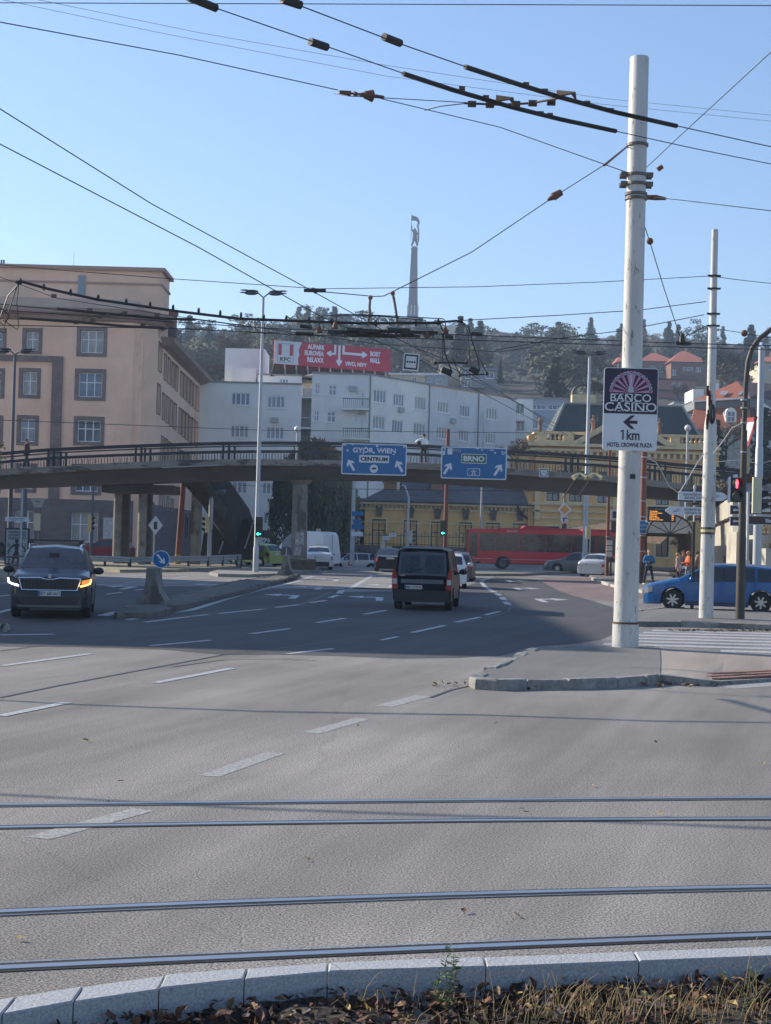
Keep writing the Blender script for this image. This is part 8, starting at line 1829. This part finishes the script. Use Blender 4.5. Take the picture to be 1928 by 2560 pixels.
bush(690, 1390, 130, 1.4, 'dg', 'dark shrub beneath the weeping tree', 300)
bush(598, 1310, 101, .6, 'br', 'small red brown creeper on the staircase wall', 90, 1.2); bush(575, 1250, 101, .5, 'br', 'small red brown twig above the staircase canopy', 70, 1.3)
def house(label, px0, px1, yb, ye, d, dep, wall, roofm, yr=None, wl=(), cols=2, kind='hip', balc=(), name='hillside_house', inset=.35):
    x0, x1 = X(px0, d, 20), X(px1, d, 20); xm = (px0+px1)/2; pl = Pl((x0, d), (x1, d)); zb, ze = Z(xm, yb, d), Z(xm, ye, d)
    o = empty(name, ((x0+x1)/2, d+dep/2, zb), 0, label, 'house', world=True)
    H_ = [prect(pl, *r_) for r_ in wl]; mb = MB(); facade(pl, 0, pl.L, zb-3, ze, H_, mb)
    mb.add([(x0, d, zb-3), (x0, d+dep, zb-3), (x0, d+dep, ze), (x0, d, ze)], [(0, 1, 2, 3)]); mb.add([(x1, d, zb-3), (x1, d+dep, zb-3), (x1, d+dep, ze), (x1, d, ze)], [(0, 1, 2, 3)]); mb.build('wall', wall, o)
    for h in H_: window(pl, o, h, cols, 1, .15, .07, WHITE, GLASSW)
    e = .6; mb = MB()
    if yr:
        zr = Z(xm, yr, d+dep/2); q = min((x1-x0)/2-.2, dep/2)*(.9 if kind == 'hip' else 0)
        A_ = [(x0-e, d-e, ze), (x1+e, d-e, ze), (x1+e, d+dep+e, ze), (x0-e, d+dep+e, ze)]; B__ = [(x0+q, d+dep/2, zr), (x1-q, d+dep/2, zr)]
        mb.add(A_+B__, [(0, 1, 5, 4), (1, 2, 5), (2, 3, 4, 5), (3, 0, 4), (0, 3, 2, 1)]); mb.build('roof', roofm, o)
        mb = MB(); mb.box(((x0+x1)/2+1, d+dep/2, zr+.3), (.8, .8, 1.6)); mb.build('chimney', mat('chimney_brick', (0, 0, 0)), o)
    else: mb.box(((x0+x1)/2, d+dep/2, ze+.15), (x1-x0+.5, dep+.5, .3)); mb.build('roof', roofm, o)
    for (a, c, y) in balc:
        u0, v0 = pl.uv(a, y); u1 = pl.uv(c, y)[0]; mb = MB(); fbox(pl, u0, u1, v0-.2, v0, 0, 1.4, mb); fbox(pl, u0, u1, v0, v0+.95, 1.3, 1.4, mb); mb.build('balcony', wall, o)
    return o
CRM = mat('cream_render', (.52, .46, .33), .9, var=(.3, .15)); BRK = mat('brick_wall', (.20, .095, .065), .9, var=(1.5, .3)); YLW = mat('yellow_house_wall', (.55, .40, .16), .9); GRW = mat('grey_house_wall', (.24, .25, .26), .9)
house('cream and yellow villa with flat roof terraces left of centre above the white block', 972, 1060, 985, 938, 240, 12, CRM, WHT2, None, [(1012,946,1022,960),(1030,942,1042,958)], 2)
house('pale blue grey terraced villa with white balustrade above the white block', 1045, 1118, 985, 938, 244, 12, mat('pale_blue_wall', (.36, .39, .42), .9), WHT2, None, [(1050,945,1060,956),(1068,945,1080,956),(1090,948,1104,960)], 3)
house('cream two storey villa between the wires with a dark flat roof', 1100, 1150, 960, 915, 252, 10, CRM, GRW, None, [(1108,925,1118,935),(1124,925,1136,935)], 2)
house('grey modern villa with wide dark windows and a chimney', 1150, 1248, 985, 925, 248, 12, GRW, GRW, None, [(1163,930,1180,946),(1185,948,1208,964),(1160,952,1178,966),(1215,930,1235,946)], 2, balc=[(1180,1215,968)])
house('long low grey roofed house front behind the white block', 1240, 1330, 1000, 975, 215, 10, WHT2, GRW, None, [], 2) if False else None
house('red brick villa with tiled hip roof and balconies on the hill', 1672, 1762, 960, 905, 395, 16, BRK, REDT, 878, [(1708,918,1732,930),(1740,918,1752,930),(1680,925,1690,938)], 2, balc=[(1702,1736,938)])
house('wide red tiled house left of the brick villa on the hill', 1595, 1682, 950, 903, 405, 14, mat('brown_house_wall', (.22, .15, .11), .9), REDT, 883, [(1625,915,1638,930),(1650,915,1662,930)], 2)
house('small red roofed house end peeping left of the big pole', 1540, 1556, 930, 905, 400, 12, BRK, REDT, 893, [], 2)
house('red terrace house with white windows below the brick villa', 1630, 1735, 990, 950, 340, 12, mat('rose_wall', (.40, .17, .12), .9), mat('dark_flat_roof', (.06, .055, .06), .8), None, [(1680,957,1690,970),(1695,957,1705,970)], 2)
house('rose coloured house partly hidden by the casino sign and pole', 1640, 1690, 1030, 978, 300, 12, mat('rose_wall2', (.36, .17, .15), .9), mat('dark_flat_roof', (0, 0, 0)), None, [], 2)
house('small grey house with a balcony right of the green mansard roof', 1688, 1730, 1080, 1010, 232, 10, WHT2, GRW, None, [(1708,1012,1722,1026)], 2, balc=[(1695,1728,1035)])
house('pinkish small house among the trees left of the lamp', 1335, 1372, 990, 950, 395, 10, mat('pink_wall', (.45, .27, .22), .9), GRW, None, [(1345,960,1352,970)], 2)
house('low dark roofed pavilion on the hill left of the billboard', 505, 560, 960, 942, 300, 12, WHT2, SLATE, 930, [], 2)
house('cream house with red roof at the right edge of the hill', 1898, 1960, 935, 905, 350, 12, CRM, REDT, 892, [(1905,912,1914,925),(1922,912,1932,925)], 2)
d = 172; o = empty('red_roofed_house', (0, 0, 0), 0, 'large house with two tiers of red tiled roof and skylights behind the right poles', 'house', world=True)
def quad(name, pts, m, th=(0, .3, 0)): return MB().prism([P(*p) for p in pts], th).build(name, m, o)
quad('wall', [(1730,1072,d),(1872,1076,d),(1872,1180,d),(1730,1180,d)], mat('cream_grey_wall', (.42, .40, .36), .9, var=(2.5, .5)), (0, 10, 0))
quad('lower_roof', [(1736,1023,d+3),(1872,1015,d+3),(1876,1074,d-.6),(1724,1074,d-.6)], REDT)
quad('attic_band', [(1736,1003,d+3.05),(1872,998,d+3.05),(1872,1017,d+3.05),(1736,1022,d+3.05)], mat('grey_cladding', (.22, .23, .24), .8, var=(6, .5, (3, 3, .3))), (0, 8, 0))
quad('upper_roof', [(1732,1001,d+2.3),(1876,992,d+2.3),(1843,953,d+9)], REDT); quad('roof_edge', [(1732,1005,d+2.2),(1876,996,d+2.2),(1876,992,d+2.2),(1732,1001,d+2.2)], WHT)
quad('right_roof', [(1843,953,d+9),(1876,992,d+2.3),(1960,1005,d+6),(1960,962,d+12)], mat('brown_tile_roof', (.10, .06, .055), .85, var=(2, .3)))
quad('right_lower_roof', [(1876,1018,d+3),(1960,1025,d+5),(1960,1080,d+3),(1876,1074,d)], mat('maroon_tile_roof', (.16, .06, .05), .85, var=(2, .3))); quad('right_wall', [(1874,1074,d+.4),(1960,1080,d+1),(1960,1180,d+1),(1874,1180,d+.4)], mat('pale_side_wall', (.38, .40, .42), .9), (0, 6, 0))
quad('right_band', [(1876,992,d+3.2),(1960,1005,d+5),(1960,1026,d+5),(1876,1018,d+3.2)], mat('grey_cladding', (0, 0, 0)), (0, 3, 0))
for px in (1803, 1812, 1850): quad('skylight', [(px-6,988,d+3.0),(px+2,988,d+3.0),(px+9,978,d+4.4),(px+2,978,d+4.4)], mat('skylight_pane', (.35, .38, .40), .2), (0, -.12, .03))
c = P(1828, 1037, d+.5); mb = MB(); mb.prism([c+Vector((x, 0, z)) for x, z in ((-.6, -.9), (.6, -.9), (.6, .35), (.35, .7), (0, .85), (-.35, .7), (-.6, .35))], (0, 1.5, 0)); k_ = mb.build('dormer', WHT, o); mb = MB(); mb.box(c+Vector((0, -.03, -.2)), (.75, .04, 1.1)); mb.build('dormer_window', GLASSW, k_); mb = MB(); mb.box(c+Vector((0, -.06, -.2)), (.06, .03, 1.1)); mb.box(c+Vector((0, -.06, -.2)), (.75, .03, .06)); mb.build('dormer_bars', WHITE, k_)
c = P(1908, 1043, d+1.5); mb = MB(); mb.box(c, (1.2, 1, 1.9)); mb.prism([c+Vector((x, -.5, z)) for x, z in ((-.8, .95), (.8, .95), (0, 1.5))], (0, 1, 0)); k_ = mb.build('dormer', WHT, o); mb = MB(); mb.box(c+Vector((0, -.52, 0)), (.8, .04, 1.4)); mb.build('dormer_window', GLASSW, k_)
quad('chimney', [(1788,980,d+8),(1798,980,d+8),(1798,958,d+8),(1788,958,d+8)], WHT, (0, 1, 0)); quad('side_annex', [(1733,1000,d+6),(1760,1000,d+6),(1760,973,d+6),(1733,973,d+6)], WHT, (0, 5, 0))
for px in (1760, 1800, 1845): 
    c = P(px, 1105, d-.05); MB().box(c, (.9, .1, 1.5)).build('window', GLASSW, o)
d = 700; GR = mat('monument_stone', (.08, .08, .082), .9, var=(.12, .25)); BZ = mat('bronze_patina', (.025, .045, .04), .8)
c0 = P(1031.5, 800, d); x0 = c0.x-math.tan(0)*0; zb = c0.z
o = empty('war_monument', (x0, d, zb), 0, 'tall tapering stone obelisk monument with a bronze figure raising a flag, on the hilltop', 'monument'); k = d/FPX
zt = Z(1036, 624, d)-zb; w0, w1 = 12.5*k, 7.6*k
mb = MB()
mb.add([(s*w0, t*w0, 2.2) for s, t in ((-1,-1),(1,-1),(1,1),(-1,1))]+[(s*w1, t*w1, zt) for s, t in ((-1,-1),(1,-1),(1,1),(-1,1))], [(0,1,2,3),(4,5,6,7)]+[(i, (i+1) % 4, (i+1) % 4+4, i+4) for i in range(4)]); mb.box((0, 0, zt+.25), (2.3*w1, 2.3*w1, .5)); mb.box((0, 0, zt+.9), (1.5*w1, 1.5*w1, .9)); mb.build('obelisk', GR, o)
mb = MB(); mb.box((0, 0, 3.2), (2.25*w0, 2.25*w0, 6.5)); mb.build('base_block', GR, o)
mb = MB()
for i in range(4): mb.box(((-3+2*i)*.75, -w0*1.14, 4.2), (.55, .5, 4.6))
mb.build('columns', mat('pale_monument_stone', (.5, .5, .48), .9), o)
mb = MB(); mb.box((-1, 0, -2.5), (64*k, 64*k, 5.4)); mb.box((-1, 0, -7), (90*k, 84*k, 6)); mb.build('hall', GR, o)
mb = MB()
for i in range(9): mb.box((-1+(-28+i*7)*k, -43*k, -7.2), (1.6*k, .6, 5))
mb.build('pilasters', mat('pale_monument_stone', (0, 0, 0)), o)
st = MB(); zs = zt+1.3
J = {'pel': ((0, 0, zs+4.2), 1.0), 'ch': ((.2, 0, zs+6.6), 1.1), 'nk': ((.1, 0, zs+7.8), .4), 'hd': ((0, -.1, zs+8.6), .62), 'kn0': ((.9, 0, zs+2.2), .6), 'an0': ((1.3, .2, zs+.2), .42), 'kn1': ((-.7, 0, zs+2.2), .62), 'an1': ((-1.4, 0, zs+.2), .42), 'el0': ((-1.3, 0, zs+7.6), .35), 'ha0': ((-1.6, 0, zs+9.8), .3), 'el1': ((1.6, 0, zs+5.8), .35), 'ha1': ((1.5, 0, zs+4.2), .3)}
skin_mesh('figure', (J, [('pel','ch'),('ch','nk'),('nk','hd'),('pel','kn0'),('kn0','an0'),('pel','kn1'),('kn1','an1'),('ch','el0'),('el0','ha0'),('ch','el1'),('el1','ha1')], 'pel'), BZ, o)
mb = MB(); mb.cyl((-1.7, 0, zs+3), (-1.7, 0, zs+15.3), .12, n=6)
mb.prism([Vector((x, 0, z)) for x, z in ((-1.6, zs+14.4), (.5, zs+13.8), (1.7, zs+12.8), (2.2, zs+11.0), (1.6, zs+9.8), (.6, zs+9.2), (1.2, zs+11), (.5, zs+12), (-1.6, zs+12.0))], (0, .35, 0)); mb.prism([Vector((x, .3, z)) for x, z in ((1.6, zs+10), (2.0, zs+8), (2.1, zs+4), (1.7, zs+1), (1.3, zs+4), (1.5, zs+7), (1.0, zs+9.3))], (0, .3, 0)); mb.build('flag', BZ, o)
rg = random.Random(3); mb = MB(); mats = [mat('leaf_brown', (.11, .045, .022), .8, var=(30, .5)), mat('leaf_tan', (.26, .15, .08), .8, var=(30, .4)), mat('leaf_grey', (.13, .095, .08), .8, var=(30, .4)), mat('leaf_yellow', (.36, .25, .08), .7, var=(30, .3)), mat('leaf_dark', (.035, .02, .013), .85, var=(30, .4))]
def leaf(mb, p, s, m, rz, tilt):
    q = Matrix.Rotation(rz, 3, 'Z') @ Matrix.Rotation(tilt, 3, 'X'); c = rg.uniform(.1, .9); J = lambda: rg.gauss(0, .13)
    pts = [(0, -1, 0), (.42, -.45, c*.4), (.5, .1, c*.5), (.28, .65, c*.3), (0, 1, 0), (-.28, .65, c*.3), (-.5, .1, c*.5), (-.42, -.45, c*.4)]
    asp = rg.uniform(.6, 1.5); mb.add([Vector(p)+q @ Vector(((x+J())*s*asp, (y+J())*s, (z+J())*s)) for x, y, z in pts]+[Vector(p)], [(8, i, (i+1) % 8) for i in range(8)], m)
for k in range(4600):
    x = rg.uniform(-2.3, 3.4); y = kerb_y(x)-.09-abs(rg.gauss(0, .45)) if rg.random() < .6 else rg.uniform(5.2, 7.4)
    if y > kerb_y(x)-.075: continue
    dens = 1 if x > -.6 else .55
    if rg.random() > dens: continue
    leaf(mb, (x, y, -.03+rg.random()**2*.06), rg.uniform(.012, .042), rg.choice([0, 0, 0, 4, 4, 4, 1, 2, 2, 0, 4, 1, 3] if rg.random() < .8 else [4, 0]), rg.uniform(0, 6.28), rg.gauss(0, .7))
tag(mb.build('leaf_litter', mats), kind='stuff'); 
mb = MB()
for k in range(150):
    t = rg.random(); a = G(*rg.choice([(1270,1722),(1340,1720),(1180,1715),(1650,1712),(1700,1712),(1600,1716)])); leaf(mb, (a.x+rg.gauss(0, .35), a.y+rg.gauss(0, .07)-.03, rg.uniform(.01, .05)), rg.uniform(.03, .06), rg.choice([0, 1, 3, 0]), rg.uniform(0, 6), rg.gauss(0, .4))
for k in range(420):
    t = rg.random(); a = G(480, 1512).lerp(G(742, 1448), t) if rg.random() < .6 else G(1680+rg.random()*248, 1577); leaf(mb, (a.x+rg.gauss(0, .08), a.y-.12-abs(rg.gauss(0, .12)), rg.uniform(.01, .04)), rg.uniform(.03, .055), rg.choice([0, 0, 1, 4]), rg.uniform(0, 6), rg.gauss(0, .4))
tag(mb.build('gutter_leaves', mats), kind='stuff')
for i, (px, py) in enumerate(((300,1958),(896,1817),(1908,1913),(1160,2283),(1290,2293),(48,2353),(1303,2027),(1652,2040),(770,2153),(1640,1860),(214,1855),(1480,1968),(1240,1812))):
    mb = MB(); a = G(px, py); leaf(mb, (0, 0, 0), .03, 0, rg.uniform(0, 6), rg.gauss(0, .3)); o = mb.build('fallen_leaf', mats[3] if i % 3 else mats[0], None, loc=(a.x, a.y, .02)); tag(o, 'single small dry leaf lying on the asphalt', 'leaf', 'single leaves on the asphalt')
STRAW = mat('dry_straw', (.34, .25, .12), .8, var=(10, .3)); GREENW = mat('weed_green', (.12, .17, .06), .7, var=(14, .4)); STEM = mat('weed_stem', (.20, .16, .07), .8)
GRASS = MB()
def tuft(px, py, n, h, label, sp=.10, m=STRAW, lean=.5):
    n = int(n*.6); h *= 1.35; sp *= 1.2
    c = G(px, py, -.03); mb = GRASS
    for k in range(n):
        a = rg.uniform(0, 6.28); b_ = Vector((rg.gauss(0, sp), rg.gauss(0, sp*.7), 0)); L = h*rg.uniform(.35, 1.1); d_ = Vector((math.cos(a), math.sin(a)*.5, 0))*rg.uniform(.1, lean*2.2)*L
        pts = [b_, b_+d_*.25+Vector((0, 0, L*.5)), b_+d_*.65+Vector((0, 0, L*.8)), b_+d_+Vector((0, 0, L*rg.uniform(.45, 1)))]; mb.tube([c+q for q in pts], [.0018, .0014, .0010, .0005], 3)
for px, py, n, h, lab, sp in ((1500,2552,70,.17,'thick straw grass tuft right of the green weed',.10), (1420,2560,50,.14,'straw grass tuft at the bottom edge, centre right',.10), (1690,2556,45,.16,'straw grass tuft near the bottom right',.09), (1840,2560,50,.20,'tall straw grass in the bottom right corner',.10), (1340,2545,22,.22,'sparse tall straw stalks beside the leaf litter',.08), (1900,2500,18,.22,'thin stalks at the right edge before the kerb',.08), (1000,2556,18,.12,'low straw grass near the bottom centre',.10), (92,2556,8,.14,'single dry stalk tuft at the bottom left',.04), (960,2520,10,.18,'few thin curved stalks left of the green weed',.06), (1580,2562,60,.12,'wide low straw tuft on the bottom edge',.13), (1240,2562,40,.12,'short straw tuft below the green weed',.1)):
    tuft(px, py, n, h, lab, sp)
tag(GRASS.build('dry_grass', STRAW), kind='stuff')
def stalk(px, py, pts, label, leaves=10, r=.003, m=STEM, lm=GREENW, ls=.028):
    c = G(px, py, -.03); o = empty('weed_plant', c, 0, label, 'weed', 'weeds growing by the kerb'); k = c.length/FPX
    for j, line in enumerate(pts):
        L = [Vector((x*k, rg.uniform(-.02, .02), y*k)) for x, y in line]; mb = MB(); mb.tube(L, [r, r*.8]+[r*.5]*(len(L)-2) if len(L) > 2 else r, 4); mb.build('stem', m, o)
        if leaves:
            mb = MB()
            for i in range(leaves):
                t = rg.random()*(len(L)-1); q = L[int(t)].lerp(L[int(t)+1], t-int(t)); a = rg.uniform(0, 6.28); dd = Vector((math.cos(a), math.sin(a), rg.uniform(-.1, .9))).normalized(); s_ = Vector((-math.sin(a), math.cos(a), 0))*.2; l_ = ls*rg.uniform(.6, 1.6)
                mb.add([q, q+(dd*.5+s_)*l_, q+dd*l_-Vector((0, 0, l_*.2)), q+(dd*.5-s_)*l_], [(0, 1, 2, 3)])
            mb.build('leaves', lm, o)
stalk(1112, 2530, [[(0,0),(5,60),(-2,120),(10,165)], [(0,0),(20,60),(30,110)], [(0,0),(-25,50),(-10,95)], [(5,10),(15,90),(20,135)]], 'green leafy weed rising before the kerb in the middle', 60, ls=.028)
stalk(1130, 2500, [[(0,0),(20,80),(60,130),(110,172)], [(0,0),(-4,60),(8,110),(14,190)], [(0,0),(60,90),(140,120),(210,118)], [(0,0),(90,60),(160,70)]], 'thin reddish stalks arching over the nearest rail', 0, .0012, mat('reddish_stem', (.22, .12, .09), .7))
stalk(995, 2500, [[(0,0),(5,30),(0,50)], [(0,0),(20,8),(30,10)]], 'small round leafed weed left of the green weed', 8, .0012, ls=.03)
stalk(1850, 2560, [[(0,0),(20,90),(22,150)], [(10,40),(60,90),(110,120)], [(15,60),(-30,110),(-60,140)], [(20,90),(60,140),(100,150)]], 'pale green branching weed at the bottom right', 14, .0022, mat('pale_green_stem', (.22, .24, .10), .7), GREENW, .016)
stalk(1700, 2470, [[(0,0),(60,50),(130,72),(220,76)], [(0,0),(120,20),(215,10)]], 'long pinkish stalks bending along the kerb at the right', 0, .0014, mat('reddish_stem', (0, 0, 0)))
stalk(1395, 2520, [[(0,0),(4,80),(5,135)], [(70,0),(75,60),(78,118)], [(130,0),(134,60),(132,90)]], 'row of straight dry stalks before the kerb right of the green weed', 0, .0018)
stalk(30, 2560, [[(0,0),(4,30),(6,70)]], 'short dry stalk in front of the kerb at the far left', 3, .0018)
stalk(255, 2016, [[(0,0),(10,6),(20,4)], [(30,0),(50,6)], [(70,1),(95,5)]], 'tiny green weeds growing in the far rail groove', 5, .004, ls=.05)
mb = MB(); mb.box((50, 500, 83), (1500, 1700, 174))
hz_ = mb.build('haze', []); hm = bpy.data.materials.new('haze'); hm.use_nodes = True; n = hm.node_tree; n.nodes.remove(n.nodes['Principled BSDF'])
pv = n.nodes.new('ShaderNodeVolumePrincipled'); pv.inputs['Color'].default_value = (.60, .76, 1.0, 1); pv.inputs['Density'].default_value = .00042; pv.inputs['Anisotropy'].default_value = .3
n.links.new(pv.outputs[0], n.nodes['Material Output'].inputs['Volume']); hz_.data.materials.append(hm); tag(hz_, kind='stuff')
for o in WORLD:
    for ch in COL.objects:
        if ch.parent == o: ch.location = ch.location - o.location
